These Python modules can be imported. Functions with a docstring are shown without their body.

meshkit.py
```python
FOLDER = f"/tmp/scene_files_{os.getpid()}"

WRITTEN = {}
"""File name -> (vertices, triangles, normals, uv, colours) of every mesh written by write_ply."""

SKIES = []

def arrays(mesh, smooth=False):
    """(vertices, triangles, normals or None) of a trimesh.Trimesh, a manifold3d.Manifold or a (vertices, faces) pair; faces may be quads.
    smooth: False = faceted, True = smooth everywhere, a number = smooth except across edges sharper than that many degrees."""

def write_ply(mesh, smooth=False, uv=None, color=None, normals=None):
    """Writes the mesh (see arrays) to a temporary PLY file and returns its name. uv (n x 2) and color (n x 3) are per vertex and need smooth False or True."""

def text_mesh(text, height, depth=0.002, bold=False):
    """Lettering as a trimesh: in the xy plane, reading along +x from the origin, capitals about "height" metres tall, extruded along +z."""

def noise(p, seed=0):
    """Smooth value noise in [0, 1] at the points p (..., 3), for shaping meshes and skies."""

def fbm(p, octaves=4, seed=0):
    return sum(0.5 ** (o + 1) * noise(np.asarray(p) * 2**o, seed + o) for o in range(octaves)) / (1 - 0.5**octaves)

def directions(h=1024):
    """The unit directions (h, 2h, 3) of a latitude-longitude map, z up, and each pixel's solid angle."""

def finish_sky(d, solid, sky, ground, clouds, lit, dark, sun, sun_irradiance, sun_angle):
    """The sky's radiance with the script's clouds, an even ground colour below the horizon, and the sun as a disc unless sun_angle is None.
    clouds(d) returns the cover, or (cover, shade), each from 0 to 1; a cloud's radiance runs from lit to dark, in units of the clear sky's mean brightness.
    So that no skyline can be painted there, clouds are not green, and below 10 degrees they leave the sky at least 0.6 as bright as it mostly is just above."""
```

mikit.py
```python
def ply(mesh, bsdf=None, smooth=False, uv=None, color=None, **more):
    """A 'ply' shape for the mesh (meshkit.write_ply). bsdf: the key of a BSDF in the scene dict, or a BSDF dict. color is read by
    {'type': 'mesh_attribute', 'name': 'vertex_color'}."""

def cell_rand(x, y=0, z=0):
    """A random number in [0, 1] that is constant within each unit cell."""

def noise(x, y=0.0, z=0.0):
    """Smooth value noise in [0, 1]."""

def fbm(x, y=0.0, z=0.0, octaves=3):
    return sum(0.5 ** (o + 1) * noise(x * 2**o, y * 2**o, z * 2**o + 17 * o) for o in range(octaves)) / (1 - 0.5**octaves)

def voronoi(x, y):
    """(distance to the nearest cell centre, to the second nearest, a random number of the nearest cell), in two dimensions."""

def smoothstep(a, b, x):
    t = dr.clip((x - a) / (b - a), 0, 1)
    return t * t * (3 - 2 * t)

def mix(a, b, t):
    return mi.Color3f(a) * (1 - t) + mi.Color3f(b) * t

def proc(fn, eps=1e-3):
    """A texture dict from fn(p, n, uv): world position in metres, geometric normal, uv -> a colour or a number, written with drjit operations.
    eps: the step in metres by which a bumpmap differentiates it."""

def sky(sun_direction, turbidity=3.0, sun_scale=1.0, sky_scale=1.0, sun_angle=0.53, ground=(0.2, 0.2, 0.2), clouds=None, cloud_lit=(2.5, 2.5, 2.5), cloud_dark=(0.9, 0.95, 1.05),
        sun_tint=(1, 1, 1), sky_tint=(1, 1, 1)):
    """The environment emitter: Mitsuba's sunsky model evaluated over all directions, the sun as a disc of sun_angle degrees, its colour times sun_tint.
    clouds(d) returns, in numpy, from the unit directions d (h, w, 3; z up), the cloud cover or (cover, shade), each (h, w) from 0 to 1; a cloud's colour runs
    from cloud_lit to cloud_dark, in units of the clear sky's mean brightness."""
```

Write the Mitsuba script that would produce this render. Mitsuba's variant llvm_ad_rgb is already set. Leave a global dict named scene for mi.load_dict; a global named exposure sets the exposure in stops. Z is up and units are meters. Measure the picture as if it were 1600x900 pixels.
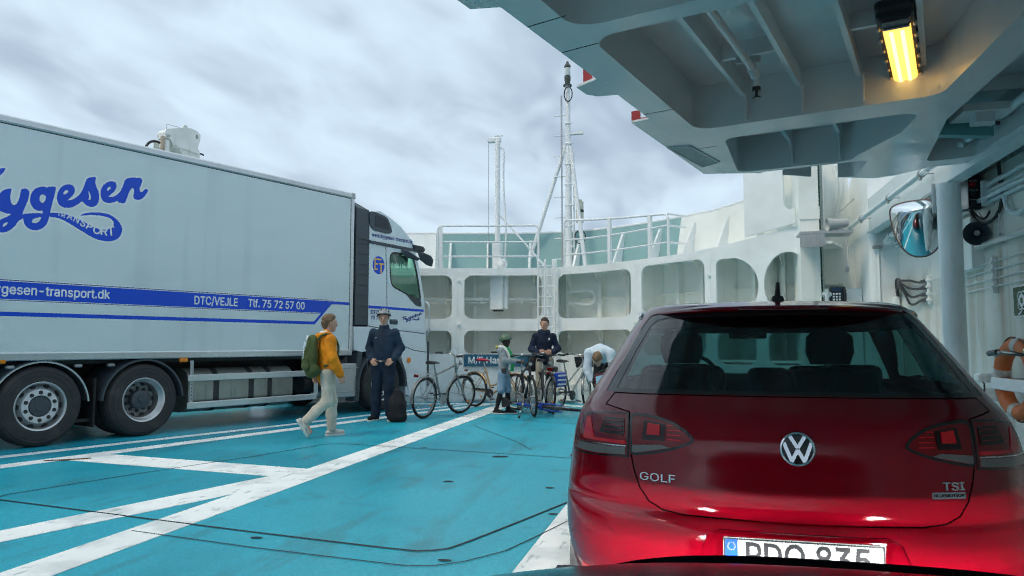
import math
import numpy as np
import trimesh
import shapely
from shapely.geometry import Polygon, LineString, Point, box as sbox
from shapely import affinity
from shapely.ops import unary_union
import drjit as dr
import mitsuba as mi
import mikit
import meshkit
from mikit import proc, noise, fbm, smoothstep, mix

RNG = np.random.default_rng(7)
T4 = mi.ScalarTransform4f
scene, labels = {}, {}
PI = math.pi

# ------------------------------------------------------------------ camera, sky, exposure
# ship coordinates: X to starboard, Y towards the bow, Z up, the car deck at z = 0
PITCH, YAW = math.radians(4.326), math.radians(13.881)
CAM = np.array([0.0, 0.0, 1.25])
FWD = np.array([-math.sin(YAW) * math.cos(PITCH), math.cos(YAW) * math.cos(PITCH), math.sin(PITCH)])
scene['camera'] = {'type': 'perspective', 'fov': 2 * math.degrees(math.atan(800 / 1150.0)), 'fov_axis': 'x',
                   'near_clip': 0.05, 'far_clip': 6000.0,
                   'to_world': T4().look_at(origin=CAM.tolist(), target=(CAM + FWD).tolist(), up=[0, 0, 1])}


def cloud_cover(d):
    z = np.maximum(d[..., 2], 0.0)
    k = 1.0 / (z + 0.22)
    p = np.stack([d[..., 0] * k * 1.05 + 3.1, d[..., 1] * k * 0.62 - 1.7, 0 * z + 4.2], -1)
    w = meshkit.fbm(p * 1.1, 4, 11)
    q = p + 1.1 * (w[..., None] - 0.5)
    n = 0.62 * meshkit.fbm(q * 1.7, 6, 5) + 0.38 * meshkit.fbm(q * 4.6, 5, 23)
    shade = np.clip((n - 0.34) / 0.30, 0, 1)
    shade = 0.30 + 0.62 * shade * shade * (3 - 2 * shade)
    shade = shade - 0.75 * np.clip(z - 0.22, 0, 1)          # an overcast sky is brighter overhead than at the horizon
    return np.ones_like(z), np.clip(shade, 0, 1)


SUN = np.array([-0.42, -0.50, 0.80])
scene['sky'] = mikit.sky(SUN.tolist(), turbidity=3.5, sun_scale=0.16, sun_angle=16, clouds=cloud_cover,
                         cloud_lit=(1.60, 1.96, 2.20), cloud_dark=(0.52, 0.67, 0.91), ground=(0.05, 0.08, 0.1))
exposure = 2.6

# ------------------------------------------------------------------ mesh helpers
FR = np.eye(4)


def frame(x=0, y=0, z=0, rz=0, rx=0, ry=0, s=1.0):
    m = trimesh.transformations.euler_matrix(rx, ry, rz, 'sxyz')
    m[:3, :3] *= s
    m[:3, 3] = (x, y, z)
    return m


def at_frame(m=None):
    global FR
    FR = np.eye(4) if m is None else np.asarray(m, float)


def TM(v, f):
    return trimesh.Trimesh(np.asarray(v, float), np.asarray(f, int), process=False)


def merge(ms):
    ms = [m for m in ms if m is not None and len(m.faces)]
    vs, fs, n = [], [], 0
    for m in ms:
        vs.append(m.vertices)
        fs.append(np.asarray(m.faces) + n)
        n += len(m.vertices)
    return TM(np.vstack(vs), np.vstack(fs))


def taken(k):
    return k in scene or k in labels or any(s.startswith(k + '__') for s in scene)


def numbered(base):
    if not taken(base):
        return base
    i = 1
    while taken(f'{base}_{i:03d}'):
        i += 1
    return f'{base}_{i:03d}'


def lab(key, label=None, cat=None, group=None, kind=None):
    d = labels.setdefault(key, {})
    for a, b in (('label', label), ('category', cat), ('group', group), ('kind', kind)):
        if b:
            d[a] = b
    return key


def thing(name, label, cat, group=None):
    k = numbered(name)
    return lab(k, label, cat, group)


def obj(name, mesh, mat, parent=None, smooth=35, label=None, cat=None, group=None, kind=None, color=None, **kw):
    k = numbered((parent + '__' if parent else '') + name)
    if isinstance(mesh, (list, tuple)):
        mesh = merge(mesh)
    m = TM(trimesh.transform_points(mesh.vertices, FR), mesh.faces)
    if np.linalg.det(FR[:3, :3]) < 0:
        m.faces = m.faces[:, ::-1]
    scene[k] = mikit.ply(m, mat, smooth=smooth, color=color, **kw)
    if label or cat or group or kind:
        lab(k, label, cat, group, kind)
    return k


def box(x0, x1, y0, y1, z0, z1):
    v = np.array([[x, y, z] for x in (x0, x1) for y in (y0, y1) for z in (z0, z1)], float)
    f = [[0, 1, 3], [0, 3, 2], [4, 6, 7], [4, 7, 5], [0, 4, 5], [0, 5, 1], [2, 3, 7], [2, 7, 6], [0, 2, 6], [0, 6, 4], [1, 5, 7], [1, 7, 3]]
    return TM(v, f)


def hull(pts):
    return trimesh.convex.convex_hull(np.asarray(pts, float))


def rbox(cx, cy, cz, sx, sy, sz, r=0.01, rings=1):
    """a box with rounded (chamfered) edges"""
    h = np.array([sx, sy, sz]) / 2
    r = min(r, h.min() * 0.98)
    dirs = []
    if rings == 1:
        dirs = [(1, 0, 0), (0, 1, 0), (0, 0, 1)]
    else:
        for a in np.linspace(0, PI / 2, rings + 2):
            for b in np.linspace(0, PI / 2, rings + 2):
                dirs.append((math.cos(a) * math.cos(b), math.sin(a) * math.cos(b), math.sin(b)))
    pts = []
    for sgn in np.ndindex(2, 2, 2):
        s = np.array(sgn) * 2 - 1
        for d in dirs:
            pts.append(s * (h - r) + s * np.array(d) * r)
    m = hull(pts)
    m.apply_translation((cx, cy, cz))
    return m


def prism(poly, d0, d1, O=(0, 0, 0), U=(1, 0, 0), V=(0, 1, 0), N=None):
    """shapely polygon(s) or points in the plane (O; U, V), extruded from d0 to d1 along N"""
    if not hasattr(poly, 'geom_type'):
        poly = Polygon(poly)
    poly = poly.buffer(0)
    U, V = np.asarray(U, float), np.asarray(V, float)
    N = np.cross(U, V) if N is None else np.asarray(N, float)
    ms = []
    for g in getattr(poly, 'geoms', [poly]):
        if g.area < 1e-10 or g.geom_type != 'Polygon':
            continue
        m = trimesh.creation.extrude_polygon(g, d1 - d0, engine='earcut')
        v = m.vertices
        w = np.asarray(O) + v[:, :1] * U + v[:, 1:2] * V + (v[:, 2:] + d0) * N
        f = m.faces if np.dot(np.cross(U, V), N) > 0 else m.faces[:, ::-1]
        ms.append(TM(w, f))
    return merge(ms)


def tube(pts, r, n=10, closed=False, caps=True):
    p = np.asarray(pts, float)
    k = len(p)
    r = np.broadcast_to(np.asarray(r, float), (k,))
    if closed:
        t = np.roll(p, -1, 0) - np.roll(p, 1, 0)
    else:
        t = np.gradient(p, axis=0)
    t /= np.linalg.norm(t, axis=1, keepdims=True) + 1e-12
    a = np.cross(t[0], [0, 0, 1.0] if abs(t[0][2]) < 0.9 else [1.0, 0, 0])
    a /= np.linalg.norm(a)
    A = [a]
    for i in range(1, k):
        a = A[-1] - np.dot(A[-1], t[i]) * t[i]
        a /= np.linalg.norm(a) + 1e-12
        A.append(a)
    A = np.array(A)
    B = np.cross(t, A)
    ang = np.arange(n) * 2 * PI / n
    v = (p[:, None] + r[:, None, None] * (np.cos(ang)[None, :, None] * A[:, None] + np.sin(ang)[None, :, None] * B[:, None])).reshape(-1, 3)
    f = []
    for i in range(k if closed else k - 1):
        i2 = (i + 1) % k
        for j in range(n):
            j2 = (j + 1) % n
            f += [[i * n + j, i * n + j2, i2 * n + j2], [i * n + j, i2 * n + j2, i2 * n + j]]
    if caps and not closed:
        c0, c1 = len(v), len(v) + 1
        v = np.vstack([v, p[:1], p[-1:]])
        for j in range(n):
            j2 = (j + 1) % n
            f += [[c0, j2, j], [c1, (k - 1) * n + j, (k - 1) * n + j2]]
    return TM(v, f)


def cyl(p0, p1, r, n=14, r1=None):
    return tube([p0, p1], [r, r if r1 is None else r1], n)


def basis(n):
    n = np.asarray(n, float)
    n = n / np.linalg.norm(n)
    a = np.cross([0, 0, 1.0] if abs(n[2]) < 0.9 else [0, 1.0, 0], n)
    a /= np.linalg.norm(a)
    return a, np.cross(n, a), n


def lathe(prof, n=32, O=(0, 0, 0), axis=(0, 0, 1), closed=False, arc=2 * PI, start=0.0):
    """profile of (r, h) turned round the axis through O"""
    prof = np.asarray(prof, float)
    a, b, c = basis(axis)
    full = abs(arc - 2 * PI) < 1e-6
    ang = start + (np.arange(n) * 2 * PI / n if full else np.linspace(0, arc, n))
    v = (np.asarray(O) + prof[None, :, :1] * (np.cos(ang)[:, None, None] * a + np.sin(ang)[:, None, None] * b) + prof[None, :, 1:] * c)
    k = len(prof)
    f = []
    for i in range(n if full else n - 1):
        i2 = (i + 1) % n
        for j in range(k if closed else k - 1):
            j2 = (j + 1) % k
            f += [[i * k + j, i2 * k + j, i2 * k + j2], [i * k + j, i2 * k + j2, i * k + j2]]
    return TM(v.reshape(-1, 3), f)


def sphere(c, r, n=2, s=(1, 1, 1)):
    m = trimesh.creation.icosphere(n, r)
    return TM(m.vertices * np.array(s) + np.array(c), m.faces)


def mirror_x(m):
    return TM(m.vertices * [-1, 1, 1], m.faces[:, ::-1])


def moved(m, mat):
    return TM(trimesh.transform_points(m.vertices, mat), m.faces)


def spline(pts, n=40):
    from scipy.interpolate import CubicSpline
    p = np.asarray(pts, float)
    d = np.r_[0, np.cumsum(np.linalg.norm(np.diff(p, axis=0), axis=1))]
    return CubicSpline(d, p)(np.linspace(0, d[-1], n))


def patch(poly, fn, du, dv, thick=0.0, back=False):
    """the (u, v) polygon cut into grid cells and mapped by fn(u, v) -> xyz; thick > 0 adds edges turned inward by that much"""
    poly = poly.buffer(0)
    x0, y0, x1, y1 = poly.bounds
    i0, i1, j0, j1 = math.floor(x0 / du), math.ceil(x1 / du), math.floor(y0 / dv), math.ceil(y1 / dv)
    I, J = np.meshgrid(np.arange(i0, i1), np.arange(j0, j1), indexing='ij')
    I, J = I.ravel(), J.ravel()
    B = shapely.box(I * du, J * dv, (I + 1) * du, (J + 1) * dv)
    shapely.prepare(poly)
    ins = shapely.contains_properly(poly, B)
    hit = shapely.intersects(poly, B) & ~ins
    vs, fs, n = [], [], 0
    for i, j in zip(I[ins], J[ins]):
        vs.append([[i * du, j * dv], [(i + 1) * du, j * dv], [(i + 1) * du, (j + 1) * dv], [i * du, (j + 1) * dv]])
        fs.append([[n, n + 1, n + 2], [n, n + 2, n + 3]])
        n += 4
    for g in shapely.intersection(B[hit], poly):
        for q in getattr(g, 'geoms', [g]):
            if q.geom_type != 'Polygon' or q.area < 1e-9:
                continue
            a, t = trimesh.creation.triangulate_polygon(q, engine='earcut')
            a = np.asarray(a)[:, :2]
            t = np.asarray(t)
            cr = np.cross(a[t[:, 1]] - a[t[:, 0]], a[t[:, 2]] - a[t[:, 0]])
            t = np.where((cr < 0)[:, None], t[:, ::-1], t)
            vs.append(a)
            fs.append(t + n)
            n += len(a)
    uv = np.vstack([np.asarray(a, float) for a in vs])
    f = np.vstack([np.asarray(a, int) for a in fs])
    key = np.round(uv / 1e-5).astype(np.int64)
    _, first, inv = np.unique(key, axis=0, return_index=True, return_inverse=True)
    inv = np.asarray(inv).ravel()
    uv, f = uv[first], inv[f]
    f = f[(f[:, 0] != f[:, 1]) & (f[:, 1] != f[:, 2]) & (f[:, 0] != f[:, 2])]
    p = fn(uv[:, 0], uv[:, 1])
    if thick:
        e = 1e-4
        nu = fn(uv[:, 0] + e, uv[:, 1]) - fn(uv[:, 0] - e, uv[:, 1])
        nv = fn(uv[:, 0], uv[:, 1] + e) - fn(uv[:, 0], uv[:, 1] - e)
        nn = np.cross(nu, nv)
        nn /= np.linalg.norm(nn, axis=1, keepdims=True) + 1e-12
        ed = np.vstack([f[:, [0, 1]], f[:, [1, 2]], f[:, [2, 0]]])
        und = np.sort(ed, axis=1)
        _, idx, cnt = np.unique(und, axis=0, return_index=True, return_counts=True)
        b = ed[idx[cnt == 1]]
        N0 = len(p)
        q = p - nn * thick
        s = [np.column_stack([b[:, 1], b[:, 0], b[:, 0] + N0]), np.column_stack([b[:, 1], b[:, 0] + N0, b[:, 1] + N0])]
        if back:
            s.append(f[:, ::-1] + N0)
        p, f = np.vstack([p, q]), np.vstack([f] + s)
        m = TM(p, f)
        m.remove_unreferenced_vertices()
        return m
    return TM(p, f)


# ---- smooth solids from blended capsules (naive surface nets)
def surface_nets(F, org, h):
    s = F < 0
    nx, ny, nz = F.shape
    idx = -np.ones((nx - 1, ny - 1, nz - 1), int)
    c = np.zeros((nx - 1, ny - 1, nz - 1))
    for a, b, d in np.ndindex(2, 2, 2):
        c += s[a:nx - 1 + a, b:ny - 1 + b, d:nz - 1 + d]
    act = np.argwhere((c > 0) & (c < 8))
    idx[tuple(act.T)] = np.arange(len(act))
    acc, cnt = np.zeros((len(act), 3)), np.zeros(len(act))
    cor = list(np.ndindex(2, 2, 2))
    for a in cor:
        for ax in range(3):
            if a[ax]:
                continue
            b = list(a)
            b[ax] = 1
            fa = F[tuple((act + a).T)]
            fb = F[tuple((act + b).T)]
            x = (fa < 0) != (fb < 0)
            t = np.where(x, fa / np.where(x, fa - fb, 1), 0)
            pt = np.tile(np.array(a, float), (len(act), 1))
            pt[:, ax] = t
            acc += np.where(x[:, None], pt, 0)
            cnt += x
    v = (act + acc / cnt[:, None]) * h + org
    faces = []
    for ax in range(3):
        o1, o2 = [(1, 2), (2, 0), (0, 1)][ax]
        sl = [slice(1, -1)] * 3
        sl[ax] = slice(0, -1)
        A = s[tuple(sl)]
        sl[ax] = slice(1, None)
        Bq = s[tuple(sl)]
        e = np.argwhere(A != Bq)
        if not len(e):
            continue
        e = e + 1
        e[:, ax] -= 1
        neg = s[tuple(e.T)]
        d1 = np.zeros(3, int)
        d1[o1] = 1
        d2 = np.zeros(3, int)
        d2[o2] = 1
        q = [idx[tuple((e - d1 - d2).T)], idx[tuple((e - d2).T)], idx[tuple(e.T)], idx[tuple((e - d1).T)]]
        ok = np.min(q, axis=0) >= 0
        q = np.array(q).T
        q = np.where(neg[:, None], q, q[:, ::-1])[ok]
        faces += [q[:, [0, 1, 2]], q[:, [0, 2, 3]]]
    return TM(v, np.vstack(faces))


def blend_solid(parts, h=0.01, k=0.03, wrinkle=0.0, wscale=14.0, seed=0, cut=None, pad=0.05):
    """parts: list of (points, radii, squash) chains of round cones, smoothly joined; squash scales the solid's thickness along a direction"""
    lo = np.min([np.min(np.asarray(p[0]) - np.max(p[1]) * 1.3, 0) for p in parts], 0) - pad
    hi = np.max([np.max(np.asarray(p[0]) + np.max(p[1]) * 1.3, 0) for p in parts], 0) + pad
    n = np.ceil((hi - lo) / h).astype(int) + 1
    g = np.stack(np.meshgrid(*[lo[i] + np.arange(n[i]) * h for i in range(3)], indexing='ij'), -1).astype(np.float32)
    F = np.full(g.shape[:3], 1.0, np.float32)
    for p in parts:
        pts, rad = np.asarray(p[0], np.float32), np.asarray(p[1], np.float32)
        sq = p[2] if len(p) > 2 else None
        for a, b, ra, rb in zip(pts[:-1], pts[1:], rad[:-1], rad[1:]):
            r = max(ra, rb) * 1.3 + k + 2 * h
            i0 = np.maximum(np.floor((np.minimum(a, b) - r - lo) / h).astype(int), 0)
            i1 = np.minimum(np.ceil((np.maximum(a, b) + r - lo) / h).astype(int) + 1, n)
            sl = tuple(slice(x, y) for x, y in zip(i0, i1))
            q = g[sl] - a
            ab = b - a
            if sq is not None:
                dvec, fac = np.asarray(sq[0], np.float32), sq[1]
                dvec = dvec / np.linalg.norm(dvec)
                q = q + (q @ dvec)[..., None] * dvec * (1 / fac - 1)
                ab = ab + (ab @ dvec) * dvec * (1 / fac - 1)
            L = float(ab @ ab) + 1e-9
            t = np.clip((q @ ab) / L, 0, 1)
            d = np.linalg.norm(q - t[..., None] * ab, axis=-1) - (ra + (rb - ra) * t)
            if sq is not None and sq[1] < 1:
                d = d * (sq[1] + 1) / 2
            f0 = F[sl]
            hh = np.clip(0.5 + 0.5 * (f0 - d) / k, 0, 1)
            F[sl] = f0 * (1 - hh) + d * hh - k * hh * (1 - hh)
    if wrinkle:
        F += wrinkle * (meshkit.fbm(g * wscale * np.array([1, 1, 0.7]), 3, seed) - 0.5).astype(np.float32) * 2
    if cut is not None:
        F = np.maximum(F, cut(g))
    F[0], F[-1], F[:, 0], F[:, -1], F[:, :, 0], F[:, :, -1] = 1, 1, 1, 1, 1, 1
    m = surface_nets(F, lo, h)
    return m


def text(s, h, O, U, V, depth=0.002, bold=False, center=False, width=None, lift=0.0):
    """lettering with capital height h on the plane (O; U along the line, V up), proud along U x V"""
    m = meshkit.text_mesh(s, h, depth, bold)
    v = np.array(m.vertices)
    w = v[:, 0].max() - v[:, 0].min()
    v[:, 0] -= v[:, 0].min()
    if width:
        v[:, 0] *= width / w
        w = width
    if center:
        v[:, 0] -= w / 2
    U, V = np.asarray(U, float), np.asarray(V, float)
    N = np.cross(U, V)
    N /= np.linalg.norm(N)
    return TM(np.asarray(O) + v[:, :1] * U + v[:, 1:2] * V + (v[:, 2:] + lift) * N, m.faces)


# ------------------------------------------------------------------ materials
def pr(color, rough=0.5, spec=0.5, metallic=0.0, two=True, **kw):
    b = {'type': 'principled', 'base_color': color if isinstance(color, dict) else {'type': 'rgb', 'value': list(color)},
         'roughness': rough, 'specular': spec, 'metallic': metallic, **kw}
    return {'type': 'twosided', 'bsdf': b} if two else b


def painted(col, dirt, amount=0.5, sc=1.0, seed=0.0, rough=0.4, bump=0.0, streak=0.3, **kw):
    """paint with uneven tone, grime and vertical run marks"""
    def fn(p, n, uv):
        a = fbm(p.x * 1.3 * sc + seed, p.y * 1.3 * sc, p.z * 1.3 * sc, 4)
        s = fbm((p.x + p.y) * 9.0 * sc + seed, p.z * 0.8 * sc, seed, 3)
        g = smoothstep(0.48, 0.8, a) * 0.55 + smoothstep(0.55, 0.85, s) * streak
        return mix(col, dirt, dr.clip(g * amount, 0, 1))
    b = pr(proc(fn), rough, **kw)
    if bump:
        def bf(p, n, uv):
            return fbm(p.x * 3.0 + seed, p.y * 3.0, p.z * 3.0, 3)
        return {'type': 'bumpmap', 'arbitrary': proc(bf), 'scale': bump, 'bsdf': b}
    return b


def deck_color(p, n, uv):
    a = fbm(p.x * 0.7, p.y * 0.7, 3.0, 4)
    b = fbm(p.x * 6.0, p.y * 1.6, 7.0, 3)
    c = noise(p.x * 90.0, p.y * 90.0, 1.0)
    w = p.x + 0.10 * p.y + 0.35 * noise(p.y * 0.25, 3.0, 1.0)
    tr = (smoothstep(0.11, 0.04, dr.abs(w + 1.1)) + smoothstep(0.11, 0.04, dr.abs(w + 2.55)) + smoothstep(0.12, 0.04, dr.abs(w + 5.2))) * smoothstep(0.35, 0.7, fbm(p.x * 3.0, p.y * 0.5, 4.0, 3))
    sc = smoothstep(0.72, 0.8, fbm(p.x * 2.6 + p.y, p.y * 2.6, 12.0, 4))
    base = mix((0.005, 0.215, 0.295), (0.015, 0.30, 0.395), smoothstep(0.3, 0.7, a))
    base = mix(base, (0.03, 0.12, 0.14), smoothstep(0.58, 0.85, b) * 0.35)
    base = mix(base, (0.02, 0.085, 0.10), dr.clip(tr * 0.26 + sc * 0.22, 0, 1))
    return base * (0.88 + 0.24 * c)


def deck_rough(p, n, uv):
    return 0.26 + 0.22 * fbm(p.x * 1.1, p.y * 1.1, 9.0, 4)


def deck_bump(p, n, uv):
    return fbm(p.x * 2.1, p.y * 2.1, 5.0, 3) + 0.12 * noise(p.x * 55.0, p.y * 55.0, 2.0)


scene['m_deck'] = {'type': 'bumpmap', 'arbitrary': proc(deck_bump), 'scale': 0.006,
                   'bsdf': pr(proc(deck_color), proc(deck_rough), 0.5)}


def line_color(p, n, uv):
    a = fbm(p.x * 4.0, p.y * 4.0, 1.0, 4)
    b = fbm(p.x * 22.0, p.y * 9.0, 8.0, 3)
    c = mix((0.74, 0.77, 0.76), (0.56, 0.60, 0.60), smoothstep(0.4, 0.75, a))
    return mix(c, (0.25, 0.33, 0.34), smoothstep(0.66, 0.86, b) * 0.7)


scene['m_line'] = pr(proc(line_color), 0.42)
scene['m_white'] = painted((0.80, 0.83, 0.82), (0.55, 0.56, 0.50), 0.6, 0.9, 1.0, 0.36, bump=0.012, streak=0.4)
scene['m_girder'] = painted((0.60, 0.66, 0.66), (0.42, 0.47, 0.47), 0.5, 1.1, 6.0, 0.35, streak=0.2)
scene['m_white2'] = painted((0.74, 0.77, 0.73), (0.45, 0.45, 0.38), 0.6, 1.0, 5.0, 0.45, streak=0.4)
scene['m_backplate'] = painted((0.80, 0.82, 0.77), (0.58, 0.56, 0.48), 0.6, 1.0, 3.0, 0.5, streak=0.4)
scene['m_canopy'] = painted((0.54, 0.55, 0.55), (0.33, 0.34, 0.34), 0.5, 1.1, 2.0, 0.22, bump=0.01, streak=0.15)
scene['m_teal_paint'] = painted((0.10, 0.30, 0.31), (0.07, 0.2, 0.2), 0.5, 1.0, 8.0, 0.45)
scene['m_bulwark_teal'] = painted((0.22, 0.38, 0.38), (0.18, 0.32, 0.32), 0.4, 0.6, 8.0, 0.35)


def wall_stain(p, n, uv):
    a = fbm(p.y * 1.2, p.z * 1.2, 2.0, 4)
    runs = smoothstep(0.52, 0.8, fbm(p.y * 5.0, p.z * 0.35, 6.0, 3)) * smoothstep(2.45, 2.0, p.z)
    rust = smoothstep(0.10, 0.0, dr.abs(p.y - 8.33 + 0.03 * noise(p.z * 3.0, 1.0, 1.0))) * smoothstep(2.3, 2.1, p.z) * smoothstep(0.7, 1.6, p.z)
    c = mix((0.66, 0.67, 0.62), (0.5, 0.5, 0.44), smoothstep(0.4, 0.75, a) * 0.5)
    c = mix(c, (0.36, 0.29, 0.19), runs * 0.55)
    return mix(c, (0.30, 0.19, 0.10), rust * 0.6)


scene['m_sidewall'] = pr(proc(wall_stain), 0.45)
scene['m_dark'] = pr((0.012, 0.013, 0.015), 0.5)
scene['m_black'] = pr((0.02, 0.021, 0.023), 0.35)
scene['m_rubber'] = pr((0.018, 0.018, 0.019), 0.75, 0.3)
scene['m_seam'] = pr((0.012, 0.02, 0.022), 0.7)
scene['m_red'] = painted((0.30, 0.015, 0.015), (0.18, 0.02, 0.02), 0.5, 2.0, 1.0, 0.4)
scene['m_steel'] = painted((0.45, 0.46, 0.46), (0.22, 0.2, 0.17), 0.6, 4.0, 1.0, 0.42, metallic=0.6)
scene['m_alu'] = painted((0.62, 0.64, 0.64), (0.42, 0.43, 0.43), 0.6, 2.0, 4.0, 0.34, metallic=0.75)
scene['m_chrome'] = pr((0.8, 0.81, 0.82), 0.09, metallic=1.0)
scene['m_wire'] = pr((0.30, 0.31, 0.31), 0.4, metallic=0.8)
scene['m_mesh'] = painted((0.33, 0.33, 0.32), (0.12, 0.12, 0.12), 0.8, 14.0, 1.0, 0.6)
scene['m_plainwhite'] = pr((0.74, 0.76, 0.76), 0.4)
scene['m_sea'] = pr((0.02, 0.05, 0.06), 0.15)
# ================================================================== the setting: sea, deck
obj('sea', TM([[-4000, -4000, -7], [4000, -4000, -7], [4000, 4000, -7], [-4000, 4000, -7]], [[0, 1, 2], [0, 2, 3]]), 'm_sea', smooth=False,
    kind='structure', label='grey sea far below around the ship')
deck_pts = [(-12, -30), (8, -30), (8, 13.6), (3, 16), (-3, 17.2), (-8, 16.4), (-12, 13)]
obj('deck', prism(deck_pts, -0.3, 0.0), 'm_deck', smooth=False, kind='structure', label='turquoise painted steel car deck with white lane lines')


def flat(poly, z, name, mat, h=0.004, **kw):
    poly = Polygon(poly) if isinstance(poly, list) else poly
    return obj(name, prism(poly, z, z + h), mat, 'deck', smooth=False, **kw)


stripe = Polygon([(-3.55, -3), (-3.70, 3.32), (-3.95, 14.6), (-3.62, 14.6), (-3.385, 3.36), (-3.24, -3)])
line1 = Polygon([(-10.0, 0), (-7.53, 6.70), (-6.16, 10.40), (-5.60, 12.2), (-4.62, 14.75), (-4.50, 14.7), (-5.47, 12.12), (-6.02, 10.34), (-7.38, 6.62), (-9.85, -0.05)])
line2 = Polygon([(-9.3, -1), (-6.98, 6.22), (-5.83, 9.88), (-5.26, 11.7), (-4.25, 14.75), (-4.05, 14.75), (-5.06, 11.62), (-5.62, 9.80), (-6.76, 6.12), (-9.08, -1.05)])
bar = Polygon([(-6.55, 7.12), (-3.75, 6.76), (-3.80, 6.30), (-6.85, 6.68)])
vee = Polygon([(-5.45, 0.9), (-4.53, 4.06), (-3.93, 6.28), (-3.80, 6.60), (-3.72, 5.60), (-4.27, 3.83), (-5.14, 0.8)])
for nm, pg in (('lane_line', unary_union([stripe, bar, vee, line2])), ('lane_line', line1),
               ('lane_line', Polygon([(-0.99, -3), (-0.99, 6.0), (-0.96, 9.5), (-0.93, 12.6), (-0.60, 12.6), (-0.63, 9.5), (-0.67, 6.0), (-0.70, -3)])),
               ('lane_line', Polygon([(-6.6, 14.3), (-5.7, 14.62), (-4.95, 14.85), (-4.06, 15.02), (-2.84, 15.2), (-1.6, 14.55), (-0.2, 13.4), (-0.35, 13.2), (-1.75, 14.33), (-2.9, 14.93), (-4.06, 14.78), (-4.95, 14.6), (-5.7, 14.36), (-6.6, 14.0)]))):
    flat(pg, 0.0 if nm != 'lane_line' else 0.0004, nm, 'm_line', 0.0036)
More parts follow.
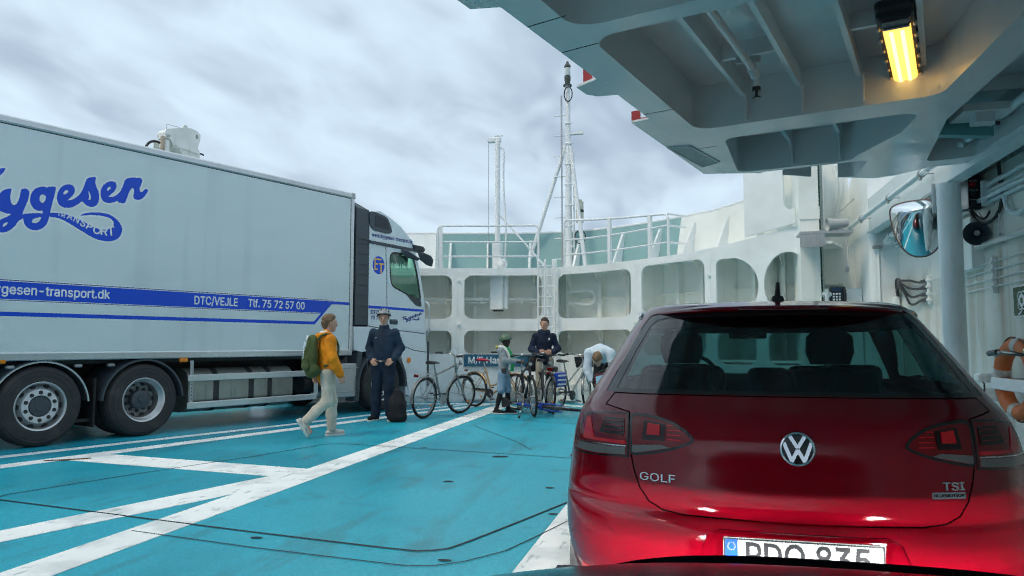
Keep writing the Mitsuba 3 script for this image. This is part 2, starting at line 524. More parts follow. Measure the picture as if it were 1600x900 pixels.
SEAMS = [([(-5.45, 4.85), (-3.79, 4.58), (-2.84, 4.43), (-1.93, 4.3), (-1.65, 4.27), (-1.49, 4.34), (-1.41, 4.54), (-1.23, 5.09), (-0.99, 5.86), (-0.62, 7.0)], 0.008),
         ([(-5.45, 4.85), (-5.54, 4.93), (-5.55, 5.03), (-5.25, 6.03), (-4.76, 7.38), (-4.50, 8.40), (-4.40, 8.52), (-4.25, 8.54), (-3.81, 8.47), (-3.23, 8.37), (-2.38, 8.25), (-1.37, 8.08), (-0.75, 7.95)], 0.006),
         ([(-3.67, 4.27), (-2.63, 4.1), (-1.79, 4.0), (-1.6, 3.98), (-1.44, 4.02), (-1.3, 4.14), (-1.13, 4.4), (-1.02, 4.76), (-0.89, 5.23), (-0.7, 5.8)], 0.004),
         ([(-3.3, 10.9), (-2.2, 9.2), (-1.9, 8.6)], 0.003), ([(-6.2, 12.9), (-3.1, 11.9), (-1.0, 11.2)], 0.004)]
for pts, w in SEAMS:
    c = np.array(pts)
    d = np.r_[0, np.cumsum(np.linalg.norm(np.diff(c, axis=0), axis=1))]
    k = np.linspace(0, d[-1], 70)
    ls = LineString(np.column_stack([np.interp(k, d, c[:, 0]), np.interp(k, d, c[:, 1])]))
    flat(ls.buffer(w), 0.0046, 'seam', 'm_seam', 0.002)
for i, (x, y, a, L) in enumerate([(-2.76, 4.31, .2, .05), (-1.42, 4.13, .1, .05), (-2.11, 7.99, .3, .11), (-3.18, 8.45, .1, .04), (-1.03, 5.42, .2, .045), (-2.19, 6.45, .3, .06), (-1.24, 6.38, .1, .05)]):
    e = affinity.rotate(affinity.scale(Point(x, y).buffer(1, 12), L * .8, L * 0.3), math.degrees(a))
    flat(e, 0.0048, 'lashing_eye', 'm_seam', 0.003)
rust = Polygon([(-6.72, 6.52), (-6.55, 6.62), (-6.38, 6.78), (-6.45, 6.83), (-6.66, 6.66), (-6.8, 6.56)])
flat(rust, 0.0046, 'rust_patch', pr((0.10, 0.055, 0.02), 0.8), 0.001)

# ================================================================== bow bulkhead (curved wall with oval openings)
from scipy.interpolate import CubicSpline
BPTS = np.array([(-8.6, 13.9), (-7.1, 14.65), (-6.0, 15.05), (-4.65, 15.38), (-2.95, 15.62), (-1.21, 14.72), (.17, 13.5), (1.43, 12.72)])
BD = np.r_[0, np.cumsum(np.linalg.norm(np.diff(BPTS, axis=0), axis=1))]
BCS = CubicSpline(BD, BPTS)


def bow(s, z, off=0.0):
    """point on the bow wall at arc length s and height z, off metres further out"""
    s, z = np.broadcast_arrays(np.asarray(s, float), np.asarray(z, float))
    sc = np.clip(s, 0, BD[-1])
    p, t = BCS(sc), BCS(sc, 1)
    t = t / np.linalg.norm(t, axis=-1, keepdims=True)
    p = p + t * (s - sc)[..., None]
    n = np.stack([-t[..., 1], t[..., 0]], -1)
    q = p + n * np.broadcast_to(off, s.shape)[..., None]
    return np.concatenate([q, z[..., None]], -1)


def rrect(x0, x1, y0, y1, r):
    return sbox(x0 + r, y0 + r, x1 - r, y1 - r).buffer(r, 10)


bh = thing('bow_bulkhead', 'curved white bow bulkhead with two rows of rounded openings behind the cyclists', 'bulkhead')
DEPTH = 0.78
holes = []
for a, b in ((0.2, 1.95), (2.15, 3.75), (4.02, 5.70), (6.07, 7.92), (8.20, 9.79)):
    top = 2.74 if b < 8 else 2.76
    holes += [rrect(a, b, 1.79, top, 0.17), rrect(a, b, 1.03, 1.53, 0.15)]
eg = sbox(10.04, 1.70, 10.42, 2.72).buffer(0).union(Point(10.34, 2.22).buffer(0.5, 20)).intersection(sbox(10.04, 1.5, 11, 2.72)).buffer(-0.1).buffer(0.1)
holes += [eg, rrect(10.04, 10.78, 0.9, 1.45, 0.15)]
holes += [affinity.scale(Point(11.31, 2.22).buffer(1, 24), 0.38, 0.53), rrect(10.98, 11.6, 0.9, 1.45, 0.15)]


def band_top(s):
    return 2.9 + 0.30 * np.clip((s - 9.3) / 2.4, 0, 1) ** 1.6


top_line = [(s, float(band_top(s))) for s in np.linspace(12.0, 0.0, 60)]
front = Polygon([(0.0, -0.02), (11.72, -0.02)] + [q for q in top_line if q[0] <= 11.72]).difference(unary_union(holes))
obj('front_plate', patch(front, lambda u, v: bow(u, v), 0.2, 0.25, 0.05), 'm_white', bh)
S = np.linspace(-0.2, 12.0, 60)
for s in (2.05, 3.88, 5.88, 8.06, 9.92):
    obj('weld_seam', tube([bow(s, z, -.0005) for z in np.linspace(.02, float(band_top(s)) - .02, 20)], 0.004, 5), 'm_white2', bh, smooth=False)
for z in (.72, 2.80):
    obj('weld_seam', tube([bow(s, z, -.0005) for s in np.linspace(.2, 9.7, 60)], 0.004, 5), 'm_white2', bh, smooth=False)
for i, (s, z, r) in enumerate(((3.9, 1.66, .035), (5.9, 2.3, .03), (8.05, 1.66, .035), (5.9, .86, .03), (9.9, 2.45, .03), (3.9, 2.62, .03))):
    obj('eye_plate', rbox(*bow(s, z, -.02), r * 1.6, .05, r * 2, .01), 'm_white2', bh)


def strip(s0, s1, prof, n=50):
    """ribbon swept along the bow wall: prof = [(off, z), ...] closed"""
    ss = np.linspace(s0, s1, n)
    k = len(prof)
    v = np.concatenate([bow(ss, np.full(n, z), o)[:, None] for o, z in prof], 1).reshape(-1, 3)
    f = []
    for i in range(n - 1):
        for j in range(k):
            j2 = (j + 1) % k
            f += [[i * k + j, (i + 1) * k + j, (i + 1) * k + j2], [i * k + j, (i + 1) * k + j2, i * k + j2]]
    f += [[0, j, j + 1] for j in range(1, k - 1)] + [[(n - 1) * k, (n - 1) * k + j + 1, (n - 1) * k + j] for j in range(1, k - 1)]
    return TM(v, f)


obj('back_plate', strip(-0.2, 12.4, [(DEPTH, 0), (DEPTH, 2.86), (DEPTH + .04, 2.86), (DEPTH + .04, 0)]), 'm_backplate', bh)
obj('walkway', strip(0, 12.0, [(0.052, 2.84), (0.052, 2.88), (DEPTH - .002, 2.88), (DEPTH - .002, 2.84)]), 'm_white', bh)
obj('shelf', strip(0, 12.0, [(0.052, 1.62), (0.052, 1.66), (DEPTH - .002, 1.66), (DEPTH - .002, 1.62)]), 'm_white', bh)
obj('shelf', strip(0, 12.0, [(0.052, 0.93), (0.052, 0.97), (DEPTH - .002, 0.97), (DEPTH - .002, 0.93)]), 'm_white', bh)


def web(s, z0, z1, o0, o1, t=0.016, lean=0.0):
    return merge([TM(np.array([bow(s - t, z0, o0), bow(s + t, z0, o0), bow(s + t, z0, o1), bow(s - t, z0, o1),
                               bow(s - t + lean, z1, o0), bow(s + t + lean, z1, o0), bow(s + t + lean, z1, o1), bow(s - t + lean, z1, o1)]),
                     [[0, 2, 1], [0, 3, 2], [4, 5, 6], [4, 6, 7], [0, 1, 5], [0, 5, 4], [1, 2, 6], [1, 6, 5], [2, 3, 7], [2, 7, 6], [3, 0, 4], [3, 4, 7]])])


for s in (2.05, 3.885, 5.885, 8.06, 9.915, 10.86):
    # deep web frame with a scalloped inner edge
    for z0, z1 in ((0.97, 1.62), (1.66, 2.84)):
        obj('web_frame', web(s, z0 + .002, z1 - .002, 0.055, DEPTH - .004), 'm_white2', bh)
for s in np.arange(0.5, 11.8, 0.62):
    if min(abs(s - q) for q in (2.05, 3.885, 5.885, 8.06, 9.915, 10.86)) < 0.14:
        continue
    for z0, z1 in ((0.97, 1.62), (1.66, 2.84)):
        dd = 0.16 if z0 > 1 else 0.12
        w1 = web(s, z0 + .003, z1 - .003, DEPTH - dd, DEPTH - .003, 0.007)
        w2 = web(s, z0 + .003, z1 - .003, DEPTH - dd - 0.012, DEPTH - dd, 0.04)
        kz = z1 - 0.30
        br = TM(np.array([bow(s + q, z, o) for q in (-.006, .006) for o, z in ((DEPTH - dd, kz), (DEPTH - dd, z1 - .003), (DEPTH - dd - .26, z1 - .003))]),
                [[0, 1, 2], [3, 5, 4], [0, 2, 5], [0, 5, 3], [0, 3, 4], [0, 4, 1]])
        obj('stiffener', merge([w1, w2, br]), 'm_white2', bh, smooth=False)
# longitudinal bar half way up the upper row, and the hand pipe
obj('stringer', strip(6.2, 12.0, [(DEPTH - .10, 2.235), (DEPTH - .10, 2.25), (DEPTH - .003, 2.25), (DEPTH - .003, 2.235)]), 'm_white2', bh)
pp = bow(np.linspace(0.3, 5.75, 40), np.full(40, 2.24), np.full(40, 0.42))
obj('pipe', tube(pp, 0.035, 10), 'm_white2', bh, smooth=True)
pp = bow(np.linspace(0.3, 5.75, 40), np.full(40, 2.17), np.full(40, 0.46))
obj('pipe', tube(pp, 0.02, 8), 'm_white2', bh, smooth=True)
for s in np.arange(0.6, 5.8, 0.42):
    obj('pipe_clamp', rbox(*bow(s, 2.215, 0.44), 0.06, 0.1, 0.16, 0.012), 'm_white2', bh)
c = np.array([bow(s, z, 0.5) for s, z in ((6.1, 2.42), (6.45, 2.42), (6.62, 2.36), (6.66, 2.25), (6.62, 2.15), (6.45, 2.1), (6.1, 2.1))])
obj('pipe', tube(spline(c, 26), 0.035, 10), 'm_white2', bh, smooth=True)
# tall locker hanging behind the second opening
lx = bow(4.72, 2.25, 0.36)
obj('locker', [rbox(lx[0], lx[1], 2.42, 0.30, 0.22, 0.84, 0.02), cyl((lx[0] + 0.2, lx[1], 2.02), (lx[0] + 0.2, lx[1], 2.84), 0.05)], 'm_white', bh)
obj('locker_foot', rbox(lx[0] + .02, lx[1], 1.985, 0.22, 0.16, 0.03, 0.01), 'm_dark', bh)
obj('float', [sphere(bow(5.05 + .16 * i, 1.73, .45), 0.07, 2, (1.2, 1, 0.9)) for i in range(3)], pr((0.6, 0.42, 0.36), .6), bh, smooth=True)
# low skirt boxes at the foot of the wall
for s0, s1 in ((4.0, 4.55), (4.9, 5.6), (6.05, 6.5)):
    q = [bow(s, z, -0.14 * k) for s in (s0, s1) for z in (0.06, 0.40) for k in (0, 1)]
    obj('skirt_box', hull(q), 'm_white2', bh, smooth=False)
obj('drain_cover', hull([bow(s, z, -0.16 - 0.02 * (z < 0.3)) for s in (4.95, 5.0, 5.5, 5.55) for z in ((0.10, 0.22) if s in (4.95, 5.55) else (0.10, 0.33))] + [bow(4.95, .1, -.15), bow(5.55, .1, -.15)]), 'm_mesh', bh, smooth=False)

# ladder in the gap between the openings
ld = thing('wall_ladder', 'white vertical steel ladder on the bow wall between two openings', 'ladder')
for s in (5.64, 5.80, 6.04):
    obj('ladder_rail', tube([bow(s, 0.3, -0.12), bow(s, 3.02, -0.12), bow(s, 3.06, -.06)], 0.022, 8), 'm_plainwhite', ld, smooth=True)
for z in np.arange(0.5, 2.95, 0.22):
    obj('rung', merge([cyl(bow(5.64, z, -.12), bow(5.80, z, -.12), 0.013, 8), cyl(bow(5.80, z, -.12), bow(6.04, z, -.12), 0.013, 8)]), 'm_plainwhite', ld, smooth=True)

# ------------------------------------------------------------------ bulwark above the walkway
bw = thing('bow_bulwark', 'white and teal bulwark plating rising behind the walkway railings', 'bulwark')


def bul(s0, s1, mat, name):
    zt = lambda s: 3.80 + 0.22 * max(0.0, (s - 9.2) / 2.4)
    ss = np.linspace(s0, s1, 30)
    v, f = [], []
    for s in ss:
        z = zt(s)
        v += [bow(s, 2.86, DEPTH - .02), bow(s, z, DEPTH + .16), bow(s, z, DEPTH + .19), bow(s, 2.86, DEPTH + .02)]
    for i in range(len(ss) - 1):
        for j in range(4):
            j2 = (j + 1) % 4
            f += [[i * 4 + j, (i + 1) * 4 + j, (i + 1) * 4 + j2], [i * 4 + j, (i + 1) * 4 + j2, i * 4 + j2]]
    f += [[0, 1, 2], [0, 2, 3]]
    k = (len(ss) - 1) * 4
    f += [[k, k + 2, k + 1], [k, k + 3, k + 2]]
    obj(name, TM(v, f), mat, bw, smooth=30)
    obj('top_rail', tube([bow(s, zt(s) + .01, DEPTH + .175) for s in ss], 0.028, 8), 'm_plainwhite', bw, smooth=True)


bul(-1.0, 3.3, 'm_white', 'plating')
bul(3.3, 8.4, 'm_bulwark_teal', 'teal_plating')
bul(8.4, 11.35, 'm_white2', 'plating')
for s in list(np.arange(0.2, 11.3, 0.86)):
    q = np.array([bow(s + t, z, o) for t in (-.02, .02) for o, z in ((DEPTH - .03, 2.885), (DEPTH - .32, 2.885), (DEPTH - 0.30, 2.95), (DEPTH + .06, 3.62), (DEPTH + .13, 3.62))])
    obj('stay', hull(q), 'm_plainwhite', bw, smooth=False)

# ------------------------------------------------------------------ railings
for (s0, s1, posts, lbl) in ((3.43, 5.62, (3.43, 3.5, 5.62), 'white tubular railing on the walkway left of the mast'),
                             (6.22, 8.9, (6.22, 7.35, 8.42, 8.9), 'white tubular railing on the walkway right of the mast')):
    rl = thing('railing', lbl, 'railing', None)
    z0, z1 = 2.885, 3.84
    ss = np.linspace(s0 + .08, s1 - .08, 24)
    zt = (lambda s: 3.92 - .22 * (s - 6.2) / 2.7) if s0 > 6 else (lambda s: 3.84)
    loop = [bow(s0, z0, .03), bow(s0, zt(s0) - .08, .03), bow(s0 + .03, zt(s0) - .02, .03)] + [bow(s, zt(s), .03) for s in ss] + [bow(s1 - .03, zt(s1) - .02, .03), bow(s1, zt(s1) - .08, .03), bow(s1, z0, .03)]
    obj('top_rail', tube(loop, 0.024, 8), 'm_plainwhite', rl, smooth=True)
    for z in (3.16, 3.48):
        obj('mid_rail', tube([bow(s, z, .03) for s in np.linspace(s0, s1, 24)], 0.019, 8), 'm_plainwhite', rl, smooth=True)
    for s in posts[1:-1]:
        obj('post', web(s, z0, zt(s) - .01, 0.0, 0.06, 0.035), 'm_plainwhite', rl, smooth=False)
    if s0 > 6:
        for z in (3.16, 3.48, 3.70):
            obj('side_rail', tube([bow(8.9, z, .03), bow(8.9, z, .3), bow(8.9, z, .5)], 0.02, 8), 'm_plainwhite', rl, smooth=True)
obj('gate_post', rbox(*bow(5.98, 2.98, .03), 0.10, 0.05, 0.2, 0.01), 'm_plainwhite', ld)

# ------------------------------------------------------------------ masts
def P(px, off):
    return bow(px, 0.0, off)[:2]


mb = bow(6.34, 0, 0.75)
mx, my = mb[0] - .34, mb[1]
ms = thing('signal_mast', 'tall white tapering mast with a lantern on top and two slanted braces', 'mast')
obj('pole', tube([(mx, my, 2.88), (mx, my, 5.2), (mx - .01, my, 7.12)], [0.08, 0.068, 0.052], 14), 'm_plainwhite', ms, smooth=True)
obj('cable_pipe', tube([(mx - .15, my - .02, 2.9), (mx - .15, my - .02, 6.9)], 0.018, 8), 'm_steel', ms, smooth=True)
obj('side_pipe', tube([(mx + .12, my, 2.9), (mx + .12, my, 5.6)], 0.018, 8), 'm_plainwhite', ms, smooth=True)
for z in np.arange(3.15, 6.9, 0.47):
    obj('step', cyl((mx - .33, my, z), (mx - .04, my, z), 0.012, 6), 'm_plainwhite', ms, smooth=False)
    obj('pipe_clip', rbox(mx + .02, my - .06, z - .2, .2, .04, .025, .005), 'm_plainwhite', ms, smooth=False)
obj('brace', cyl((mx - .06, my, 5.75), (mx - 1.05, my + .22, 2.88), 0.045, 10), 'm_plainwhite', ms, smooth=True)
obj('brace', cyl((mx + .04, my, 5.75), (mx + .42, my - .30, 2.88), 0.045, 10), 'm_plainwhite', ms, smooth=True)
la = obj('lantern', lathe([(0, 7.12), (.10, 7.12), (.10, 7.15), (.05, 7.16), (.06, 7.20), (.075, 7.28), (.075, 7.34), (.056, 7.35), (.056, 7.55), (.075, 7.56), (.075, 7.60), (.045, 7.64), (.022, 7.70), (0, 7.70)], 20, (mx - .01, my, 0)), pr((0.06, 0.07, 0.06), .4), ms)
obj('lens', lathe([(.061, 7.36), (.070, 7.38), (.063, 7.41), (.071, 7.44), (.063, 7.47), (.070, 7.51), (.061, 7.545)], 20, (mx - .01, my, 0)), pr((0.55, 0.6, 0.6), .15), la, smooth=True)
obj('cable_coil', tube([(mx + .02 + .13 * math.cos(a) * .7, my - .1, 6.9 + .17 * math.sin(a)) for a in np.linspace(0, 2 * PI, 22)], 0.014, 6, closed=True), 'm_black', ms, smooth=True)
obj('bracket', [box(mx, mx + .34, my - .05, my + .05, 5.98, 6.02), box(mx + .2, mx + .34, my - .05, my + .05, 6.02, 6.06)], 'm_plainwhite', ms, smooth=False)
obj('beacon', [cyl((mx + .26, my - .05, 3.95), (mx + .26, my - .05, 4.42), 0.085, 14), cyl((mx + .26, my - .05, 4.42), (mx + .26, my - .05, 4.47), 0.05, 12)], pr((0.5, 0.5, 0.42), .5), ms)
obj('beacon_band', cyl((mx + .26, my - .05, 4.18), (mx + .26, my - .05, 4.24), 0.09, 14), 'm_black', ms)
obj('cable_coil', tube([(mx + .27 + .12 * math.cos(a), my - .1, 3.62 + .15 * math.sin(a)) for a in np.linspace(0, 2 * PI, 22)], 0.012, 6, closed=True), 'm_black', ms, smooth=True)

db = bow(4.72, 0, 0.4)
dx, dy = db[0], db[1]
dv = thing('davit_post', 'thin white davit post with a short arm at its top and a hanging wire', 'davit')
obj('post', [cyl((dx, dy, 2.88), (dx, dy, 5.9), 0.062, 12), rbox(dx, dy, 3.2, .2, .2, .62, .02)], 'm_plainwhite', dv)
obj('arm', [rbox(dx - .08, dy, 5.87, .32, .11, .11, .02), rbox(dx + .02, dy, 5.965, .2, .06, .02, .005)], 'm_plainwhite', dv)
obj('side_pipe', tube(spline([(dx + .04, dy, 5.72), (dx + .13, dy, 5.66), (dx + .15, dy, 5.45), (dx + .15, dy, 4.6), (dx + .13, dy, 2.9)], 24), 0.022, 8), 'm_plainwhite', dv, smooth=True)
obj('wire', cyl((dx - .21, dy, 2.9), (dx - .21, dy, 5.85), 0.006, 6), 'm_wire', dv, smooth=True)
obj('brace', cyl((dx + .05, dy, 4.15), (dx + 1.15, dy, 2.88), 0.022, 8), 'm_plainwhite', dv, smooth=True)
obj('winch', lathe([(0, -.1), (.09, -.1), (.12, 0), (.09, .1), (0, .1)], 16, (dx + .14, dy - .1, 3.02), (0, 1, 0)), 'm_plainwhite', dv, smooth=True)

# sign low on the bow wall
sg = thing('name_board', 'teal name board with white lettering on the bow wall behind the bicycles', 'sign')
a, b = bow(4.02, 0.76, -0.03), bow(5.55, 0.76, -0.03)
U = (b - a) / np.linalg.norm(b - a)
NN = np.cross(U, [0, 0, 1.0])
obj('board', prism([(0, 0), (1.53, 0), (1.53, .26), (0, .26)], 0, 0.02, a, U, (0, 0, 1)), pr((0.008, 0.10, 0.17), .35), sg, smooth=False)
obj('lettering', text('M/F Hamlet', 0.135, a + U * 0.10 + NN * 0.0205 + np.array([0, 0, .068]), U, (0, 0, 1), .003, True), 'm_plainwhite', sg, smooth=False)

# ================================================================== starboard side: pilot panel, column, block, wall, girder
ph = thing('pierced_panel', 'white steel panel with a tall pill shaped hole right of the bulwark', 'panel')
A0, A1 = np.array([0.86, 12.98, 0]), np.array([1.62, 12.55, 0])
U = (A1 - A0) / np.linalg.norm(A1 - A0)
pan = Polygon([(0, 3.05), (.87, 3.2), (.87, 4.5), (.07, 4.5), (.0, 4.15)]).difference(sbox(.80, 3.55, .80, 4.4).buffer(.115, 16))
obj('plate', prism(pan, -0.05, 0, A0, U, (0, 0, 1)), 'm_white', ph, smooth=False)
obj('inner_plate', prism(sbox(.3, 3.2, 1.1, 4.6), -0.65, -0.6, A0, U, (0, 0, 1)), 'm_white2', ph, smooth=False)

cb = thing('deckhouse_column', 'white box column with a grey ledge between the round opening and the pipes', 'column')
obj('shaft', [box(1.66, 1.95, 12.36, 13.2, 0, 4.4), box(1.655, 1.96, 12.34, 12.38, 3.22, 3.42)], 'm_white2', cb, smooth=False)
obj('edge_strip', box(1.96, 2.03, 12.7, 13.3, 0, 4.4), pr((0.015, 0.07, 0.05), .5), cb, smooth=False)
obj('back_panel', box(2.065, 2.6, 13.45, 13.5, 0, 4.4), 'm_white2', cb, smooth=False)
obj('panel_trim', box(2.065, 2.105, 12.98, 13.44, 0, 4.4), 'm_white2', cb, smooth=False)
obj('ledge', [box(1.60, 2.36, 11.9, 12.33, 2.92, 2.96), box(1.60, 1.95, 11.9, 11.93, 2.72, 2.915)], 'm_steel', cb, smooth=False)
for x in (2.36, 2.43):
    obj('conduit', tube(spline([(x - .12, 13.4, 2.85), (x - .12, 13.4, 3.25), (x - .05, 13.4, 3.45), (x, 13.4, 3.6), (x, 13.4, 4.3)], 20), 0.014, 6), 'm_white', cb, smooth=True)
obj('stay_rod', cyl((1.75, 12.55, 2.82), (2.58, 12.9, 3.62), 0.012, 6), 'm_steel', cb, smooth=True)
obj('door_post', [box(2.28, 2.34, 12.55, 12.62, 0, 2.15), box(2.34, 2.58, 12.58, 12.62, 0, 2.12)], 'm_plainwhite', cb, smooth=False)

fl = thing('horn_loudspeaker', 'grey cylindrical loudspeaker lying on the ledge beside the column', 'loudspeaker')
obj('horn', lathe([(0, 0), (.05, 0), (.065, .03), (.07, .14), (.095, .26), (.105, .31), (.095, .31), (.02, .2)], 20, (2.30, 12.0, 3.08), (-.72, -.12, -.06)), pr((0.36, 0.38, 0.38), .45), fl, smooth=40)
obj('foot', rbox(2.18, 12.0, 3.0, .10, .06, .09, .01), 'm_steel', fl)

bk = thing('side_block', 'tall smooth white steel block where the girder meets the deckhouse', 'wall block')
blk = sbox(2.6, 12.05, 3.3, 13.85).buffer(-.1).buffer(.1, 8)
m = prism(blk, 0, 3.45)
obj('body', m, 'm_white', bk, smooth=30)
obj('upper_plate', prism([(12.05, 3.45), (13.85, 3.45), (13.85, 3.75), (12.6, 4.2), (12.05, 4.2)], 2.6, 3.2, (0, 0, 0), (0, 1, 0), (0, 0, 1)), 'm_white', bk, smooth=False)

sw = thing('side_wall', 'white stained steel side wall carrying pipes and signs at right', 'wall')
obj('plating', box(3.0, 3.12, -14, 12.04, 0, 3.4), 'm_sidewall', sw, smooth=False)
for yy in (10.6, 9.0, 7.0, 5.4):
    obj('weld_seam', box(2.9975, 2.9999, yy - .006, yy + .006, 0, 3.3), 'm_white2', sw, smooth=False)

gd = thing('side_girder', 'long pale grey steel girder over the pillar along the starboard side', 'girder')
obj('web', box(2.60, 2.66, -14, 12.04, 2.93, 3.44), 'm_girder', gd, smooth=False)
obj('flange', box(2.56, 2.72, -14, 12.04, 2.915, 2.929), 'm_girder', gd, smooth=False)
obj('deckhead', box(2.66, 3.12, -14, 12.04, 3.401, 3.44), 'm_canopy', gd, smooth=False)
for yy in np.arange(-2, 12, 1.15):
    obj('bracket', prism([(2.661, 2.93), (2.70, 2.93), (2.999, 3.2), (2.999, 3.40), (2.661, 3.40)], -0.006, 0.006, (0, yy, 0), (1, 0, 0), (0, 0, 1)), 'm_canopy', gd, smooth=False)

pl = thing('support_pillar', 'round pale steel pillar standing under the girder at right', 'pillar')
obj('shaft', cyl((2.60, 8.45, 0), (2.60, 8.45, 2.914), 0.112, 28), 'm_white', pl, smooth=40)
obj('pipe', cyl((2.475, 8.50, 2.62), (2.475, 8.50, 2.93), 0.02, 8), 'm_canopy', pl, smooth=True)

# ------------------------------------------------------------------ the canopy: plate, girders, beams, stiffeners
OB = np.array([0.128, 7.76])
AU = np.array([math.cos(math.radians(16.5)), -math.sin(math.radians(16.5))])
AV = np.array([math.sin(math.radians(16.5)), math.cos(math.radians(16.5))])


def ob(a, b):
    return tuple(OB + a * AU + b * AV)


ca = thing('deck_canopy', 'grey steel canopy with deep beams and a lit lamp over the car', 'canopy')
ZC = 3.0
outer = [ob(0, -17), ob(0, -4.36), ob(.15, -4.30), ob(.16, -2.08), ob(0, -2.05), ob(0, -0.9), ob(0, 0), ob(.46, .22), (1.2, 8.15), (1.90, 8.40), (2.06, 8.3), (2.30, 8.0), (2.598, 7.9), (2.598, -8.5), (-4.7, -8.5)]
outline = Polygon(outer).buffer(0).buffer(.02).buffer(-.02)
west = [(1.72, -30), (1.72, 7.2), (1.85, 8.6), (-20, 9), (-20, -30)]


def cell(a0, a1, b0, b1, r=.16, clip=None):
    p = Polygon([ob(a0, b0), ob(a1, b0), ob(a1, b1), ob(a0, b1)])
    p = p.intersection(Polygon(west) if clip is None else clip)
    return p.buffer(-r).buffer(r, 10)


cells = [cell(.39, 5, -3.70, -1.58), Polygon([ob(.52, -1.22), ob(3, -1.22), ob(3, .16), ob(.32, .12)]).intersection(Polygon([(1.70, -30), (1.70, 6.6), (1.5, 7.35), (1.45, 9), (-20, 9), (-20, -30)])).buffer(-.12).buffer(.12, 8)]
b = -3.86
while b > -17:
    cells.append(cell(.37, 8, b - 2.1, b))
    b -= 2.28
cells.append(Polygon([ob(.5, .215), ob(3, .215), ob(3, 3), (1.0, 8.02), (.75, 7.95)]).intersection(Polygon([(-5, 0), (1.55, 0), (1.66, 8.24), (-5, 9)])).buffer(-.05).buffer(.05))
lane = Polygon([(1.95, -13), (2.58, -13), (2.58, 7.6), (2.2, 7.75), (1.95, 6.3)])
cells.append(lane.buffer(-.08).buffer(.08))
ZP = 3.36
thick = outline.intersection(Polygon([ob(.158, -30), ob(30, -30), ob(30, 30), ob(.158, 30)]))
slab = thick.difference(unary_union(cells))
obj('sole_plate', prism(outline.difference(thick.buffer(.001)), ZC, ZC + .016), 'm_canopy', ca, smooth=False)
obj('girder_grid', prism(slab, ZC, ZP - .002), 'm_canopy', ca, smooth=False)
obj('deck_plate', prism(thick, ZP, ZP + .02), 'm_canopy', ca, smooth=False)
rim = thick.difference(thick.buffer(-.03))
obj('coaming', prism(rim.intersection(sbox(-9, 2, 3, 9)), ZP + .021, ZP + .2), 'm_canopy', ca, smooth=False)


def bulb(p0, p1, h=.13, name='stiffener'):
    p0, p1 = np.array(p0), np.array(p1)
    d = (p1 - p0) / np.linalg.norm(p1 - p0)
    n = np.array([-d[1], d[0]])
    q = lambda w0, w1, z0, z1: prism(Polygon([p0 + n * w0, p1 + n * w0, p1 + n * w1, p0 + n * w1]), z0, z1)
    obj(name, [q(-.006, .006, ZP - h, ZP - .001), q(-.006, .028, ZP - h - .012, ZP - h + .006)], 'm_canopy', ca, smooth=False)


for a in (.78, 1.20, 1.62, 2.04):
    bulb(ob(a, -3.69), ob(a, -1.60))
for (a0, a1, bb) in ((.80, 1.18, -2.35), (1.64, 2.02, -2.45), (1.64, 2.02, -3.1)):
    bulb(ob(a0, bb), ob(a1, bb), .10)
for a in (.85, 1.3, 1.72):
    bulb(ob(a, -1.21), ob(a, .12), .11)
for a in (.9, 1.3):
    bulb(ob(a, .22), ob(a, .6), .11)
bl = -3.9
while bl > -13:
    for a in (.78, 1.20, 1.62, 2.04, 2.46, 2.88, 3.3):
        p1, p0 = ob(a, bl), ob(a, bl - 2.0)
        if p1[0] < 1.68:
            bulb(p0, p1)
    bl -= 2.28
for yy in np.arange(-12, 7.5, 1.15):
    obj('cross_rib', box(1.955, 2.595, yy - .006, yy + .006, ZP - .12, ZP - .001), 'm_canopy', ca, smooth=False)
# vertical ribs on the beam sides
for a in (.80, 1.22, 1.64):
    q0 = np.array(ob(a, -1.60))
    obj('rib', prism(Polygon([q0 - AU * .006, q0 + AU * .006, q0 + AU * .006 - AV * .07, q0 - AU * .006 - AV * .07]), ZC + .02, ZP - .14), 'm_canopy', ca, smooth=False)
for a in (.85, 1.28, 1.66):
    q0 = np.array(ob(a, .15))
    obj('rib', hull([(*(q0 + AU * s - AV * t), z) for s in (-.008, .008) for t, z in ((0, ZC + .01), (.05, ZC + .03), (.16, ZP - .12), (0, ZP - .12))]), 'm_canopy', ca, smooth=False)
# seams across the girder soles
for bb in (-4.02, -3.6, -2.2, -1.0):
    q0, q1 = np.array(ob(.16, bb)), np.array(ob(.40, bb - .02))
    obj('weld_seam', prism(LineString([q0, q1]).buffer(.004), ZC - .0015, ZC), 'm_seam', ca, smooth=False)
# red hinge brackets on the outer edge
tong = Polygon([ob(-.03, -3.0), ob(.157, -3.08), ob(.157, -2.72), ob(.02, -2.76), ob(-.03, -2.84)])
obj('bracket', prism(tong, ZC + .001, ZC + .019), 'm_canopy', ca, smooth=False)
obj('red_plate', prism([(-.03, .0), (.157, .0), (.157, .03), (.06, .03), (.0, .16), (-.03, .16)], 0, .012, (*ob(0, -2.88), ZC + .02), (*AU, 0), (0, 0, 1)), 'm_red', ca, smooth=False)
obj('red_plate', prism([(.001, 0), (.157, 0), (.157, .085), (.12, .012), (.075, .012), (.072, .075), (.001, .075)], 0, .012, (*ob(0, -2.04), ZC + .017), (*AU, 0), (0, 0, 1)), 'm_red', ca, smooth=False)
gq = Polygon([ob(.02, -1.2), ob(.20, -1.15), ob(.27, -.45), ob(.08, -.35)])
obj('grating', prism(gq, ZC - .006, ZC - .002), 'm_mesh', ca, smooth=False)
obj('grating_rim', prism(gq.buffer(.012).difference(gq.buffer(-.004)), ZC - .012, ZC - .0005), 'm_steel', ca, smooth=False)
tq = [(1.93, 6.95), (2.08, 6.75), (2.55, 6.9), (2.55, 7.08)]
